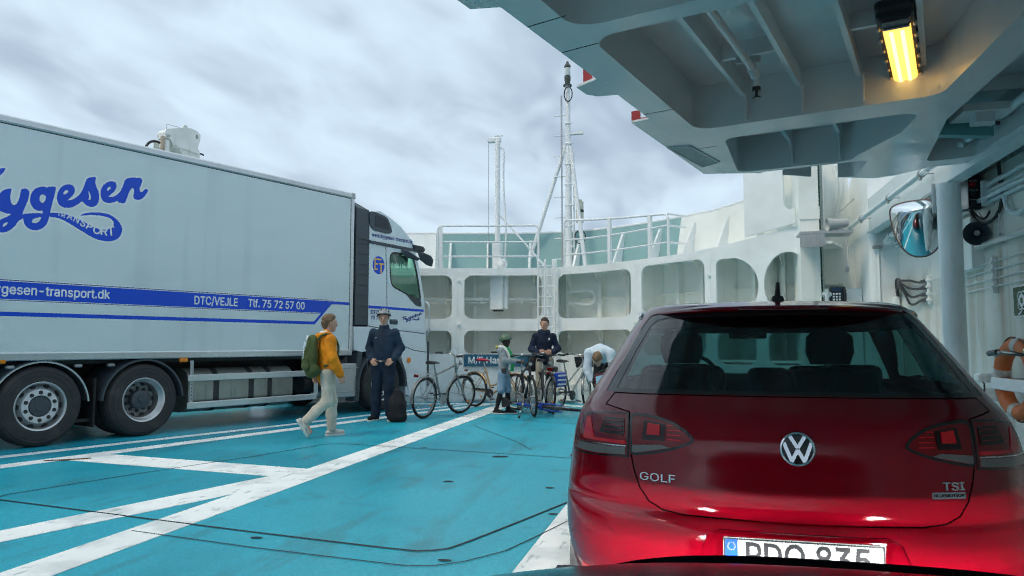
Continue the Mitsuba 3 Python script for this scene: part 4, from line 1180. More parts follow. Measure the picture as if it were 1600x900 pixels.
sm = affinity.scale(full, .60 / (fb[2] - fb[0]), .155 / (fb[3] - fb[1]), origin=(fb[0], fb[1]))
sm = affinity.translate(sm, 6.36 - fb[0], 1.66 - fb[1])
obj('lettering', prism(sm, .0061, .0085, (-.03, 0, 0), (0, 1, .12), SZ, (1, 0, 0)).apply_translation((0, 0, -.77)), 'm_navy', cab, smooth=False, label='small blue script lettering on the door')
el = affinity.scale(Point(5.72, 2.72).buffer(1, 24), .155, .17)
em = obj('emblem', side(el, 0, .003, -.03), 'm_blue', cab, smooth=False, label='round blue and yellow emblem')
E_ = unary_union([sbox(5.605, 2.625, 5.635, 2.845), sbox(5.605, 2.815, 5.79, 2.845), sbox(5.605, 2.725, 5.70, 2.755), sbox(5.605, 2.625, 5.69, 2.655)])
T_ = unary_union([sbox(5.725, 2.735, 5.865, 2.765), sbox(5.765, 2.565, 5.80, 2.765)])
obj('emblem_letters', side(E_, .0031, .006, -.03), 'm_yellow', em, smooth=False)
obj('emblem_letters', side(T_, .0031, .006, -.03), 'm_yellow', em, smooth=False)
# dark wind deflector behind the cab, roof pod, visor, mirrors
obj('side_deflector', [hull([(-.01, 5.12, z) for z in (1.59, 3.72)] + [(-.03, 5.455, z) for z in (1.59, 3.72)] + [(-.25, 5.10, z) for z in (1.59, 3.82)] + [(-.3, 5.45, z) for z in (1.59, 3.74)] + [(-.12, 5.10, 3.86)])], 'm_plastic', cab, smooth=20)
obj('deflector_seam', [seam([(5.12, 3.18), (5.46, 3.15)], .006, -.012)], 'm_black', cab)
obj('deflector_rib', [box(-.03, -.006, 5.14, 5.44, z - .004, z + .004) for z in np.arange(1.75, 3.1, .19)], 'm_plastic', cab, smooth=False, kind='stuff')
obj('roof_fairing', hull([(-.15, 5.12, 3.86), (-.1, 5.46, 3.70), (-.3, 5.1, 3.9), (-2.3, 5.1, 3.9), (-2.4, 5.46, 3.70), (-1.2, 6.3, 3.6), (-.4, 5.9, 3.74), (-2.1, 5.9, 3.74), (-1.26, 5.6, 3.9)]), 'm_cabwhite', cab, smooth=40)
pod = Polygon(chaikin([(5.44, 3.71), (5.62, 3.71), (5.92, 3.655), (6.02, 3.5), (6.06, 3.38), (5.95, 3.34), (5.55, 3.36), (5.47, 3.45)], 2))
pd = obj('roof_pod', [prism(pod, -.06, .02, (-.03, 0, 0), SX, SZ)], 'm_plastic', cab, smooth=30)
obj('pod_panel', prism(Polygon([(5.60, 3.655), (5.75, 3.65), (5.92, 3.59), (5.985, 3.42), (5.6, 3.44)]), .02, .026, (-.03, 0, 0), SX, SZ), pr((.012, .02, .026), .25), pd, smooth=False)
obj('roof_gutter', hull([(-.035, 5.47, 3.17), (-.035, 6.68, 3.14), (-.035, 6.68, 3.075), (-.035, 5.47, 3.105), (.0, 5.48, 3.16), (.0, 6.68, 3.13), (.0, 6.68, 3.085), (0, 5.48, 3.115)]), 'm_plastic', cab, smooth=False)
obj('sun_visor', hull([(-.03, 6.64, 3.22), (.05, 6.66, 3.2), (.06, 6.88, 3.19), (.05, 6.95, 3.13), (.02, 6.93, 3.08), (0, 6.68, 3.08), (-.4, 7.0, 3.2), (-.4, 7.08, 3.12), (-.4, 6.75, 3.24)]), 'm_plastic', cab, smooth=30)
mk = obj('mirror', hull([(.02, 6.74, 3.08), (.1, 6.86, 3.06), (.16, 7.0, 3.01), (.14, 7.1, 2.93), (.1, 7.1, 2.80), (.03, 7.02, 2.83), (.0, 6.85, 2.92), (.06, 6.78, 3.0)]), 'm_plastic', cab, smooth=40)
obj('mirror_arm', hull([(0, 6.30, 3.07), (.0, 6.42, 3.10), (.09, 6.42, 3.04), (.16, 6.64, 2.93), (.12, 6.72, 2.92), (.1, 6.66, 2.88), (.02, 6.42, 2.93), (.02, 6.33, 2.98)]), 'm_plastic', cab, smooth=40)
obj('grab_rail', tube(spline([(-.03, 7.06, 2.1), (.02, 7.085, 2.05), (.02, 7.10, 1.8), (.02, 7.11, 1.5), (-.02, 7.10, 1.42)], 14), .016, 8), 'm_chrome', cab, smooth=True)
# lower body
lw = obj('lower_panel', prism(Polygon([(5.10, 1.56), (5.49, 1.56), (5.49, 1.12), (5.30, 1.10), (5.13, 1.14)]), -.3, .005, (-.03, 0, 0), SX, SZ), 'm_cabwhite', cab, smooth=False)
bp = Polygon([(6.2, 1.47), (7.05, 1.42), (7.12, .95), (7.14, .45), (7.08, .22), (6.6, .22), (6.52, .5)]).difference(Point(5.85, .49).buffer(.66, 24))
obj('bumper_corner', prism(bp, -.5, .02, (-.03, 0, 0), SX, SZ), 'm_cabwhite', cab, smooth=False)
obj('bumper', box(-2.4, -.54, 6.75, 7.22, .22, 1.2), 'm_cabwhite', cab, smooth=False)
obj('bumper_gap', [seam([(6.36, 1.22), (6.7, 1.12), (7.1, 1.08)], .007, -.009)], 'm_black', cab)
obj('front_trim', rbox(-.005, 7.12, .85, .03, .05, .9, .01), 'm_plastic', cab)
obj('wheel_arch', arch(5.85, .60, .655, -.6, .0, math.radians(-8), math.radians(186), zc=.49), 'm_plastic', cab, smooth=40)
obj('arch_skirt', prism(Polygon([(5.22, 1.1), (5.34, 1.1), (5.30, .75), (5.27, .22), (5.18, .22)]), -.25, .0, (-.03, 0, 0), SX, SZ), 'm_plastic', cab, smooth=False)
obj('marker_light', rbox(.012, 6.54, .93, .03, .09, .09, .01), 'm_amber', cab, label='amber side light on the cab')
at_frame()

# ---- crane head showing above the truck's roof, standing on the port side
ck = thing('crane_head', 'grey white crane head with a cable showing above the truck roof', 'crane')
at_frame(TF)
OFFX, K = -3.6, 1.0
CP = [(3.506, 5.329), (3.554, 5.40), (3.685, 5.442), (3.849, 5.49), (3.92, 5.515), (4.05, 5.53), (4.17, 5.51), (4.26, 5.44), (4.253, 5.336), (4.204, 5.172), (4.253, 5.01), (4.30, 4.5), (3.9, 4.5), (3.9, 4.95), (3.80, 5.06), (3.72, 5.07), (3.632, 5.212), (3.52, 5.225)]
hole_ = affinity.scale(Point(4.18, 5.39).buffer(1, 14), .03, .05)
bdy = obj('head', prism(Polygon(CP).difference(hole_), -.28, 0, (-3.6, 0, 0), SX, SZ), 'm_white2', ck, smooth=25)
obj('lower_lip', prism(Polygon([(3.72, 5.12), (4.2, 5.13), (4.235, 5.02), (3.98, 5.07), (3.75, 5.075)]), .0, .05, (-3.6, 0, 0), SX, SZ), 'm_white2', ck, smooth=False)
obj('pin', lathe([(0, 0), (.035, 0), (.035, .03), (.02, .04), (0, .04)], 16, (-3.6, 3.574, 5.272), (1, 0, 0)), 'm_steel', ck)
obj('lug', lathe([(.0, -.02), (.05, -.02), (.05, .02), (0, .02)], 16, (-3.62, 3.93, 5.52), (1, 0, 0)), 'm_white2', ck)
obj('column', [box(-3.84, -3.62, 3.53, 3.62, 0, 5.2)], 'm_white2', ck, smooth=False)
obj('back_plate', box(-3.86, -3.845, 3.43, 3.9, 4.3, 5.2), 'm_white2', ck, smooth=False)
obj('rusty_edge', box(-3.66, -3.60, 3.46, 3.525, 4.4, 5.24), scene.setdefault('m_rustpaint', painted((.45, .38, .3), (.15, .07, .03), .9, 6., 2., .7)) and 'm_rustpaint', ck, smooth=False)
obj('guard_bar', tube([(-3.62, 3.55, 5.38), (-3.62, 3.55, 5.497), (-3.62, 3.82, 5.494), (-3.62, 3.82, 5.47)], .006, 6), 'm_steel', ck)
obj('hose', tube(spline([(-3.7, 3.15, 4.8), (-3.7, 3.2, 4.99), (-3.7, 3.29, 5.1), (-3.7, 3.40, 5.13), (-3.7, 3.47, 5.12)], 20), .025, 8), 'm_black', ck, smooth=True)
obj('hook', tube(spline([(-3.7, 4.24, 5.07), (-3.7, 4.3, 5.08), (-3.7, 4.36, 5.09), (-3.7, 4.40, 5.07)], 10), .018, 8), 'm_black', ck, smooth=True)
at_frame()
pw = thing('port_wall', 'white steel wall along the port side behind the truck', 'wall')
obj('plating', [box(-10.75, -10.65, -14, 13.0, 0, 2.6), box(-10.75, -8.6, 13.0, 13.1, 0, 2.6)], 'm_white', pw, smooth=False)
# ================================================================== the red hatchback ahead
GF = frame(.345, 2.72, 0, 0)
at_frame(GF)


def car_red(p, n, uv):
    fl = noise(p.x * 900.0, p.y * 900.0, p.z * 900.0)
    return mi.Color3f(0.26, 0.0015, 0.013) * (0.85 + 0.3 * fl)


scene['m_carred'] = {'type': 'twosided', 'bsdf': {'type': 'roughplastic', 'diffuse_reflectance': proc(car_red), 'alpha': 0.012, 'int_ior': 1.55, 'nonlinear': True}}
scene['m_carglass'] = {'type': 'thindielectric', 'int_ior': 1.36, 'specular_transmittance': {'type': 'rgb', 'value': [0.07, 0.20, 0.215]}}
scene['m_clearglass'] = {'type': 'thindielectric', 'int_ior': 1.5, 'specular_transmittance': {'type': 'rgb', 'value': [0.75, 0.9, 0.86]}}
scene['m_gloss'] = pr((0.01, 0.012, 0.014), 0.06, 0.5)
scene['m_trim'] = pr((0.02, 0.021, 0.023), 0.5)
scene['m_seat'] = pr((0.012, 0.013, 0.014), 0.9)
def lens(col):
    return {'type': 'twosided', 'bsdf': {'type': 'roughplastic', 'diffuse_reflectance': {'type': 'rgb', 'value': list(col)}, 'alpha': 0.02, 'int_ior': 1.49, 'nonlinear': True}}


scene['m_lampred'] = lens((0.22, 0.002, 0.006))
scene['m_lampbright'] = lens((0.60, 0.012, 0.025))
scene['m_lampdark'] = lens((0.018, 0.001, 0.002))
scene['m_lampclear'] = lens((0.20, 0.215, 0.22))

# body surface by height band v: half width, rear line, corner length, front line, height, exponents
VK = np.array([0.00, 0.06, 0.16, 0.26, 0.33, 0.40, 0.45, 0.48, 0.52, 0.57, 0.63, 0.72, 0.82, 0.92, 1.02, 1.10, 1.18, 1.26, 1.34, 1.40, 1.45, 1.52, 1.66, 1.85])
ZK = np.array([0.20, 0.25, 0.34, 0.43, 0.50, 0.57, 0.618, 0.632, 0.655, 0.69, 0.73, 0.80, 0.88, 0.96, 1.04, 1.11, 1.18, 1.25, 1.32, 1.37, 1.405, 1.425, 1.445, 1.455])
WK = np.array([0.80, 0.83, 0.86, 0.885, 0.895, 0.899, 0.899, 0.898, 0.897, 0.895, 0.892, 0.885, 0.870, 0.845, 0.800, 0.760, 0.718, 0.675, 0.632, 0.596, 0.560, 0.490, 0.30, 0.01])
YR = np.array([0.13, 0.06, 0.015, -0.005, -0.010, -0.004, 0.012, 0.045, 0.044, 0.051, 0.057, 0.064, 0.070, 0.088, 0.152, 0.222, 0.280, 0.340, 0.402, 0.445, 0.475, 0.620, 1.05, 1.75])
LC = np.array([0.50, 0.52, 0.54, 0.56, 0.57, 0.58, 0.58, 0.56, 0.56, 0.57, 0.58, 0.58, 0.57, 0.56, 0.55, 0.53, 0.51, 0.49, 0.47, 0.45, 0.43, 0.38, 0.2, 0.005])
YF = np.array([4.15, 4.20, 4.23, 4.24, 4.24, 4.23, 4.21, 4.19, 4.15, 4.08, 3.97, 3.75, 3.35, 3.05, 2.86, 2.74, 2.62, 2.51, 2.40, 2.32, 2.26, 2.14, 1.95, 1.76])
from scipy.interpolate import PchipInterpolator
fz, fwid, fyr, flc, fyf = (PchipInterpolator(VK, q) for q in (ZK, WK, YR, LC, YF))
PX, PQ = 2.6, 2.0


def rear(x, z_or_v, is_v=True):
    pass


def SB(u, v):
    """body point: u in 0..1 rear quarter (centre to side), 1..2 along the side, 2..3 front quarter (one half of the car; x >= 0)"""
    u, v = np.broadcast_arrays(np.asarray(u, float), np.asarray(v, float))
    w, yr, lc, yf = fwid(v), fyr(v), flc(v), fyf(v)
    z = fz(v)
    th = np.clip(u, 0, 1) * PI / 2
    x1 = w * np.sin(th) ** (2 / PX)
    y1 = yr + lc * (1 - np.cos(th) ** (2 / PQ) * 1.0)
    t2 = np.clip(u - 1, 0, 1)
    lf = lc * 1.5
    y2 = (yr + lc) + (yf - lf - yr - lc) * t2
    x2 = w * (1 + .0 * t2)
    th3 = np.clip(u - 2, 0, 1) * PI / 2
    x3 = w * np.cos(th3) ** (2 / PX)
    y3 = yf - lf * (1 - np.sin(th3))
    x = np.where(u <= 1, x1, np.where(u <= 2, x2, x3))
    y = np.where(u <= 1, y1, np.where(u <= 2, y2, y3))
    crown = .012 * np.clip((v - 1.4) / .1, 0, 1) * np.sin(np.clip(u, 0, 3) / 3 * PI)
    return np.stack([x, y, z + crown], -1)


def v_of_z(z):
    return np.interp(z, ZK, VK)


def u_of_x(x, v):
    r = np.clip(np.abs(x) / fwid(v), 0, 1)
    return np.arcsin(r ** (PX / 2)) * 2 / PI


def RS(x, z, out=0.0):
    """rear face point at (x, z), a few mm proud"""
    x, z = np.broadcast_arrays(np.asarray(x, float), np.asarray(z, float))
    v = v_of_z(z)
    p = SB(u_of_x(x, v), v)
    p[..., 0] = x
    p[..., 2] = z
    if np.any(out):
        e = 2e-3
        q = lambda a, b: RS(a, b)
        n = np.cross(q(x + e, z) - q(x - e, z), q(x, z + e) - q(x, z - e))
        n /= np.linalg.norm(n, axis=-1, keepdims=True) + 1e-9
        p = p + n * np.asarray(out)[..., None] if np.ndim(out) else p + n * out
    return p


def rpatch(poly, out, thick=0.0, d=.02):
    return patch(poly, lambda a, b: RS(a, b, out), d, d, thick)


def mirp(p):
    return affinity.scale(p, -1, 1, origin=(0, 0))


# panel outlines in the rear view (x, z), right half
GATE_L = chaikin([(0, .635), (.42, .638), (.50, .652), (.555, .70), (.578, .77), (.588, .83), (.594, .985), (.64, 1.03), (.655, 1.047), (0, 1.052)], 0)
gate_half = Polygon([(0, .630), (.40, .633), (.47, .643), (.52, .668), (.553, .71), (.575, .77), (.588, .83), (.596, .985), (.70, 1.005), (.668, 1.047), (.40, 1.052), (0, 1.053)])
lamp_in = Polygon(chaikin([(.597, .978), (.50, .972), (.43, .955), (.38, .925), (.352, .893), (.39, .873), (.46, .85), (.53, .835), (.597, .824)], 2)).intersection(sbox(.2, .7, .589, 1.1))
lamp_out = Polygon([(.601, .976), (.70, .972), (.790, .957), (.822, .90), (.842, .835), (.848, .80), (.75, .805), (.601, .818)])
win_half = Polygon([(0, 1.060), (.40, 1.058), (.668, 1.053), (.712, 1.052), (.690, 1.10), (.632, 1.21), (.566, 1.335), (.535, 1.374), (.49, 1.385), (0, 1.392)])
glass_half = Polygon([(0, 1.075), (.40, 1.073), (.665, 1.068), (.592, 1.225), (.535, 1.33), (.50, 1.357), (.46, 1.364), (0, 1.370)])
plate_rec = Polygon([(0, .600), (.27, .600), (.315, .58), (.345, .50), (.35, .42), (0, .42)])


def both(p):
    return p.union(mirp(p).buffer(0)).buffer(1e-4).buffer(-1e-4)


gate = both(gate_half).difference(both(lamp_in).buffer(.004))
lo, li = both(lamp_out), both(lamp_in)
gv = thing('red_car', 'shiny dark red hatchback parked close ahead at right, seen from behind', 'car')


# body: everything of the half shell except the rear openings; made in (u, v), holes mapped from (x, z)
def to_uv(poly):
    p = shapely.segmentize(poly, .02)

    def conv(c):
        c = np.asarray(c)
        v = v_of_z(c[:, 1])
        return np.column_stack([u_of_x(c[:, 0], v), v])
    return Polygon(conv(p.exterior.coords)).buffer(0)


side_win_f = Polygon([(1.52, 1.06), (1.92, 1.06), (1.90, 1.10), (1.60, 1.36), (1.52, 1.37)])
side_win_r = Polygon([(1.00, 1.06), (1.49, 1.06), (1.49, 1.37), (1.16, 1.37), (1.07, 1.25)])
quarter_win = Polygon([(.87, 1.08), (.97, 1.06), (1.05, 1.25), (1.12, 1.36), (1.06, 1.33), (.95, 1.2)])
wscreen = Polygon([(2.10, 1.02), (3.0, 1.02), (3.0, 1.44), (2.15, 1.36)])
gate_hole = gate_half.buffer(.0045).intersection(sbox(0, 0, 2, 2))
cut = [to_uv(Polygon([(max(0, a), b) for a, b in gate_hole.exterior.coords])), to_uv(win_half), to_uv(lamp_out.buffer(.002)), to_uv(lamp_in), side_win_f, side_win_r, quarter_win, wscreen,
       to_uv(plate_rec)]
# wheel arches: circles in (y, z) on the side
YW = [.78, 3.42]


def side_uv(pts):
    out = []
    for y, z in pts:
        v = float(v_of_z(z))
        yr, lc, yf = float(fyr(v)), float(flc(v)), float(fyf(v))
        y1, y2 = yr + lc, yf - lc * 1.5
        if y < y1:
            c = np.clip(1 - (y - yr) / lc, -1, 1)
            out.append((math.acos(c) * 2 / PI, v))
        elif y <= y2:
            out.append((1 + (y - y1) / (y2 - y1), v))
        else:
            out.append((2 + math.asin(np.clip(1 - (yf - y) / (lc * 1.5), -1, 1)) * 2 / PI, v))
    return Polygon(out).buffer(0)


for yw in YW:
    ring_ = [(yw + .345 * math.cos(a), max(.205, .315 + .345 * math.sin(a))) for a in np.linspace(-.4, PI + .4, 40)]
    cut.append(side_uv(ring_))
half = sbox(0, 0, 3, 1.85).difference(unary_union([c.buffer(0) for c in cut]))
m = patch(half, SB, .04, .02, 0.0)
m = TM(m.vertices, m.faces)
mm = mirror_x(m)
full = merge([m, mm])
full.merge_vertices(digits_vertex=5)
# seen from behind u runs to starboard, so u x v points outwards
body = obj('body', TM(full.vertices, full.faces), 'm_carred', gv, smooth=48)
# inner lining keeps the gaps dark
def inner(u, v):
    p = SB(u, v)
    c = np.array([0, 2.1, .8])
    return c + (p - c) * np.array([.965, .978, .965])


bl_ = patch(sbox(0, .33, 3, 1.0).difference(unary_union([to_uv(lamp_in)]).buffer(0) if False else sbox(5, 5, 6, 6)), inner, .1, .08)
obj('inner_shell', merge([bl_, mirror_x(bl_)]), 'm_dark', gv, smooth=False)
# tailgate
tg = obj('tailgate', rpatch(gate, -.001, .03), 'm_carred', gv, smooth=40)
pass_gap = both(gate_half)
# crease lip along the lower edge of the tailgate
xx = np.linspace(-.47, .47, 60)
lip = np.array([RS(x, .645 + .03 * max(0, abs(x) - .38) / .1, .004) for x in xx])
# rear window: black frame, glass
fr = both(win_half).difference(both(glass_half))
obj('window_frame', rpatch(fr, -.002, .02), 'm_gloss', tg, smooth=40)
rw = obj('rear_window', rpatch(both(glass_half).buffer(.002), -.004, 0, .04), 'm_carglass', gv, smooth=True, label='dark tinted rear window')
# rear wiper-free spoiler lip above the window
sx_ = np.linspace(-.53, .53, 60)
prof_s = []
v_, f_ = [], []
for x in sx_:
    k = abs(x) / .53
    top = RS(x, 1.405, 0)
    yr = top[1] - .085 + .05 * k ** 3
    z0 = 1.388 - .012 * k ** 2
    v_ += [(x, yr + .02, z0 - .004), (x, yr, z0 + .003), (x, yr + .003, z0 + .010), (x, yr + .02, z0 + .016), (x, yr + .20, 1.431 - .012 * k ** 2), (x, yr + .16, z0)]
for i in range(len(sx_) - 1):
    for j in range(6):
        j2 = (j + 1) % 6
        f_ += [[i * 6 + j, (i + 1) * 6 + j, (i + 1) * 6 + j2], [i * 6 + j, (i + 1) * 6 + j2, i * 6 + j2]]
sm_ = TM(v_, f_)
trimesh.repair.fix_normals(sm_)
obj('roof_spoiler', sm_, 'm_carred', tg, smooth=50)
obj('brake_light', rbox(0, RS(0, 1.38)[1] - .045, 1.388, .34, .02, .012, .004), 'm_lampdark', tg)

# lamps
for sgn in (1, -1):
    L1 = lamp_out if sgn > 0 else mirp(lamp_out)
    L2 = lamp_in if sgn > 0 else mirp(lamp_in)
    who = 'left' if sgn < 0 else 'right'
    sx = lambda p: p if sgn > 0 else mirp(p)
    a_ = obj('tail_light', rpatch(L1.buffer(-.003), .003, .03), 'm_lampred', gv, smooth=40, label=f'red {who} tail light on the body corner')
    obj('reversing_lens', rpatch(sx(Polygon([(.61, .823), (.61, .850), (.822, .842), (.838, .812), (.75, .812)])).intersection(L1.buffer(-.006)), .0055, .004), 'm_lampclear', a_, smooth=40)
    obj('dark_core', rpatch(sx(Polygon([(.615, .895), (.615, .955), (.70, .955), (.72, .895)])), .0055, .004), 'm_lampdark', a_, smooth=40)
    obj('light_band', rpatch(sx(Polygon([(.61, .862), (.61, .875), (.745, .872), (.765, .945), (.785, .943), (.80, .86)])).intersection(L1.buffer(-.006)), .0055, .004), 'm_lampbright', a_, smooth=40)
    b_ = obj('inner_tail_light', rpatch(L2.buffer(-.003), .003, .03), 'm_lampred', tg, smooth=40, label=f'red {who} inner tail light on the tailgate')
    obj('dark_core', rpatch(sx(Polygon([(.46, .885), (.455, .945), (.535, .955), (.545, .885)])).intersection(L2.buffer(-.006)), .0055, .004), 'm_lampdark', b_, smooth=40)
    obj('light_block', rpatch(sx(Polygon([(.475, .905), (.475, .942), (.52, .947), (.525, .905)])).intersection(L2.buffer(-.006)), .0095, .004), 'm_lampbright', b_, smooth=40)
    obj('reversing_lens', rpatch(sx(Polygon([(.44, .862), (.585, .832), (.585, .862), (.47, .872)])).intersection(L2.buffer(-.006)), .0055, .004), 'm_lampclear', b_, smooth=40)
    for q in range(4):
        zq = .890 + .017 * q
        obj('lens_rib', rpatch(sx(Polygon([(.622, zq), (.622, zq + .004), (.70, zq + .004), (.703, zq)])), .0095, .003), 'm_lampred', a_, smooth=40)
        obj('lens_rib', rpatch(sx(Polygon([(.40, zq), (.40, zq + .004), (.448, zq + .004), (.45, zq)])).intersection(L2.buffer(-.008)), .0055, .003), 'm_lampbright', b_, smooth=40)
    obj('chrome_line', rpatch(sx(Polygon([(.606, .853), (.606, .857), (.82, .849), (.822, .845)])).intersection(L1.buffer(-.006)), .0065, .003), 'm_chrome', a_, smooth=40)
    obj('lamp_rim', rpatch(L2.buffer(.004).difference(L2.buffer(-.005)), .0035, .01), 'm_gloss', b_, smooth=40)
    obj('lamp_rim', rpatch(L1.buffer(.003).difference(L1.buffer(-.003)), .0035, .01), 'm_gloss', a_, smooth=40)

# badge, lettering, plate
eo = np.array([0, RS(0, .88)[1], .88])
nrm = RS(0, .88, 1.0) - RS(0, .88)
bd = obj('emblem', lathe([(0, 0), (.048, .0), (.05, .004), (.05, .006), (0, .008)], 40, eo, nrm), 'm_gloss', tg, smooth=40, label='round chrome emblem with dark field')
obj('emblem_ring', lathe([(.050, 0), (.0505, .009), (.054, .012), (.0585, .009), (.059, 0)], 44, eo, nrm), 'm_chrome', bd, smooth=50)
eu = np.array([1.0, 0, 0])
ev = np.cross(nrm, eu)


def bar2(pts, w):
    return LineString(pts).buffer(w, cap_style=2, join_style=2)


circ = Point(0, 0).buffer(.050, 32)
vw = unary_union([bar2([(-.026, .046), (0, .003), (.026, .046)], .0062), bar2([(-.046, .022), (-.021, -.042), (0, -.003), (.021, -.042), (.046, .022)], .0062)]).intersection(circ)
vw = vw.difference(bar2([(-.03, .0005), (.03, .0005)], .0016))
obj('emblem_letters', prism(vw, .0081, .011, eo, eu, ev), 'm_chrome', bd, smooth=False)


def on_rear(t, h, x, z, width, depth=.003, bold=True):
    m_ = text(t, h, (0, 0, 0), (1, 0, 0), (0, 0, 1), depth, bold, width=width)
    v = m_.vertices.copy()
    w = -v[:, 1]
    return TM(RS(x + v[:, 0], z + v[:, 2], w - w.min() + .0008), m_.faces)


obj('lettering', on_rear('GOLF', .028, -.552, .738, .130, .005, False), 'm_chrome', tg, smooth=False, label='raised chrome model lettering')
obj('lettering', on_rear('TSI', .026, .468, .750, .075, .005), 'm_chrome', tg, smooth=False, label='raised chrome engine lettering')
nb = obj('name_strip', rpatch(sbox(.432, .722, .545, .743), .0025, .003), 'm_chrome', tg, smooth=40)
obj('strip_lettering', on_rear('BLUEMOTION', .010, .437, .728, .103, .0045), 'm_black', nb, smooth=False)
# recess round the number plate
rp = both(plate_rec)
obj('plate_recess', patch(rp, lambda a, b: RS(a, b) + np.stack([0 * a, .030 * np.clip((.35 - np.abs(a)) / .07, 0, 1) * np.clip((.600 - b) / .02, 0, 1), 0 * a], -1), .02, .01), 'm_carred', gv, smooth=40)
plo = np.array([-.26, .012, .525])
np_ = obj('number_plate', rbox(0, .016, .522, .52, .008, .11, .004), pr((.36, .38, .38), .4), gv, label='white Swedish style number plate with blue band')
obj('plate_border', prism(sbox(-.257, .470, .257, .574).buffer(.001).difference(sbox(-.253, .474, .253, .570)), 0, .0012, (0, .0118, 0), (1, 0, 0), (0, 0, 1)), 'm_black', np_, smooth=False)
obj('blue_band', prism(sbox(-.253, .474, -.212, .570), 0, .0014, (0, .0118, 0), (1, 0, 0), (0, 0, 1)), 'm_blue', np_, smooth=False)
st = unary_union([Point(-.2325 + .0125 * math.cos(a), .548 + .0125 * math.sin(a)).buffer(.0016, 3) for a in np.arange(12) * PI / 6])
obj('stars', prism(st, .0015, .0024, (0, .0118, 0), (1, 0, 0), (0, 0, 1)), 'm_yellow', np_, smooth=False, kind='stuff')
obj('plate_lettering', text('PDO 835', .079, (-.185, .0117, .483), (1, 0, 0), (0, 0, 1), .0012, True, width=.40), 'm_black', np_, smooth=False)
obj('country_letter', text('S', .02, (-.238, .0103, .482), (1, 0, 0), (0, 0, 1), .001, True), 'm_plainwhite', np_, smooth=False)
# reflectors, antenna, side trim
for sgn in (-1, 1):
    rf = Polygon([(.60, .335), (.80, .35), (.80, .375), (.60, .36)])
    obj('reflector', rpatch(rf if sgn > 0 else mirp(rf), .003, .01), 'm_lampbright', gv, smooth=40)
obj('bumper_seam', [tube([RS(s_ * x, .815 - .03 * (x - .60), .0005) for x in np.linspace(.60, .845, 20)], .0022, 6) for s_ in (-1, 1)], 'm_dark', body, smooth=True, kind='stuff')
an = [(0.012 + 0, .70, 1.42)]
ant = obj('antenna', [hull([(.012 + dx_, .70 + dy_, 1.425) for dx_ in (-.03, .03) for dy_ in (-.05, .06)] + [(.012 + dx_, .70 + dy_, 1.458) for dx_ in (-.02, .02) for dy_ in (-.03, .0)]),
                      tube([(.012, .69, 1.45), (.012, .66, 1.515)], [.014, .007], 8)], 'm_black', gv, smooth=40)
for sgn in (-1, 1):
    rr_ = np.array([SB(u, 1.415) for u in np.linspace(1.02, 1.95, 30)]) * [sgn, 1, 1] + [0, 0, .012]
    rr_ = np.vstack([np.array([SB(.86, 1.40)]) * [sgn, 1, 1], np.array([SB(.93, 1.41)]) * [sgn, 1, 1] + [0, 0, .008], rr_])
    obj('roof_rail', tube(rr_, .012, 8), 'm_chrome', gv, smooth=True)
# side glass
for sgn in (-1, 1):
    for nm, w_ in (('side_window', side_win_f), ('side_window', side_win_r), ('quarter_window', quarter_win)):
        g_ = patch(w_.buffer(.004), SB, .06, .04)
        obj(nm, g_ if sgn > 0 else mirror_x(g_), 'm_carglass' if w_ is not side_win_f else 'm_clearglass', gv, smooth=True)
g_ = patch(wscreen.buffer(.004).intersection(sbox(2, .9, 3, 1.5)), SB, .06, .04)
g2 = merge([g_, mirror_x(g_)])
obj('windscreen', g2, 'm_clearglass', gv, smooth=True)
# door mirrors and handles
for sgn in (-1, 1):
    c = SB(1.86, .98) * [sgn, 1, 1]
    h_ = hull([c + np.array([sgn * a, b_, c_]) for a, b_, c_ in ((.0, 0, .02), (.0, .05, .05), (.05, -.06, -.02), (.125, -.05, -.01), (.13, -.04, .05), (.05, -.05, .07), (.06, .08, .0), (.12, .06, .01), (.11, .05, .04), (.05, .06, .06))])
    mo = obj('door_mirror', h_, 'm_carred', gv, smooth=40)
    obj('mirror_glass', hull([c + np.array([sgn * a, -.064, c_]) for a, c_ in ((.06, -.01), (.115, -.005), (.12, .04), (.06, .055))] + [c + np.array([sgn * .09, -.062, .02])]), 'm_chrome', mo, smooth=False)
    for uu in (1.22, 1.60):
        c = SB(uu, .84) * [sgn, 1, 1]
        obj('door_handle', rbox(c[0] + sgn * .012, c[1], c[2], .03, .19, .035, .012), 'm_carred', gv)
    for uu in (1.02, 1.50, 1.93):
        pts = np.array([SB(uu + (.03 * (v - .6) if uu < 1.1 else 0), v) for v in np.linspace(.12, 1.0, 24)]) * [sgn, 1, 1]
        obj('door_gap', tube(pts, .003, 6), 'm_dark', gv, smooth=True)
    pts = np.array([SB(u, .66) for u in np.linspace(.93, 2.3, 40)]) * [sgn, 1, 1]
    obj('crease', tube(pts, .006, 6), 'm_carred', gv, smooth=True)
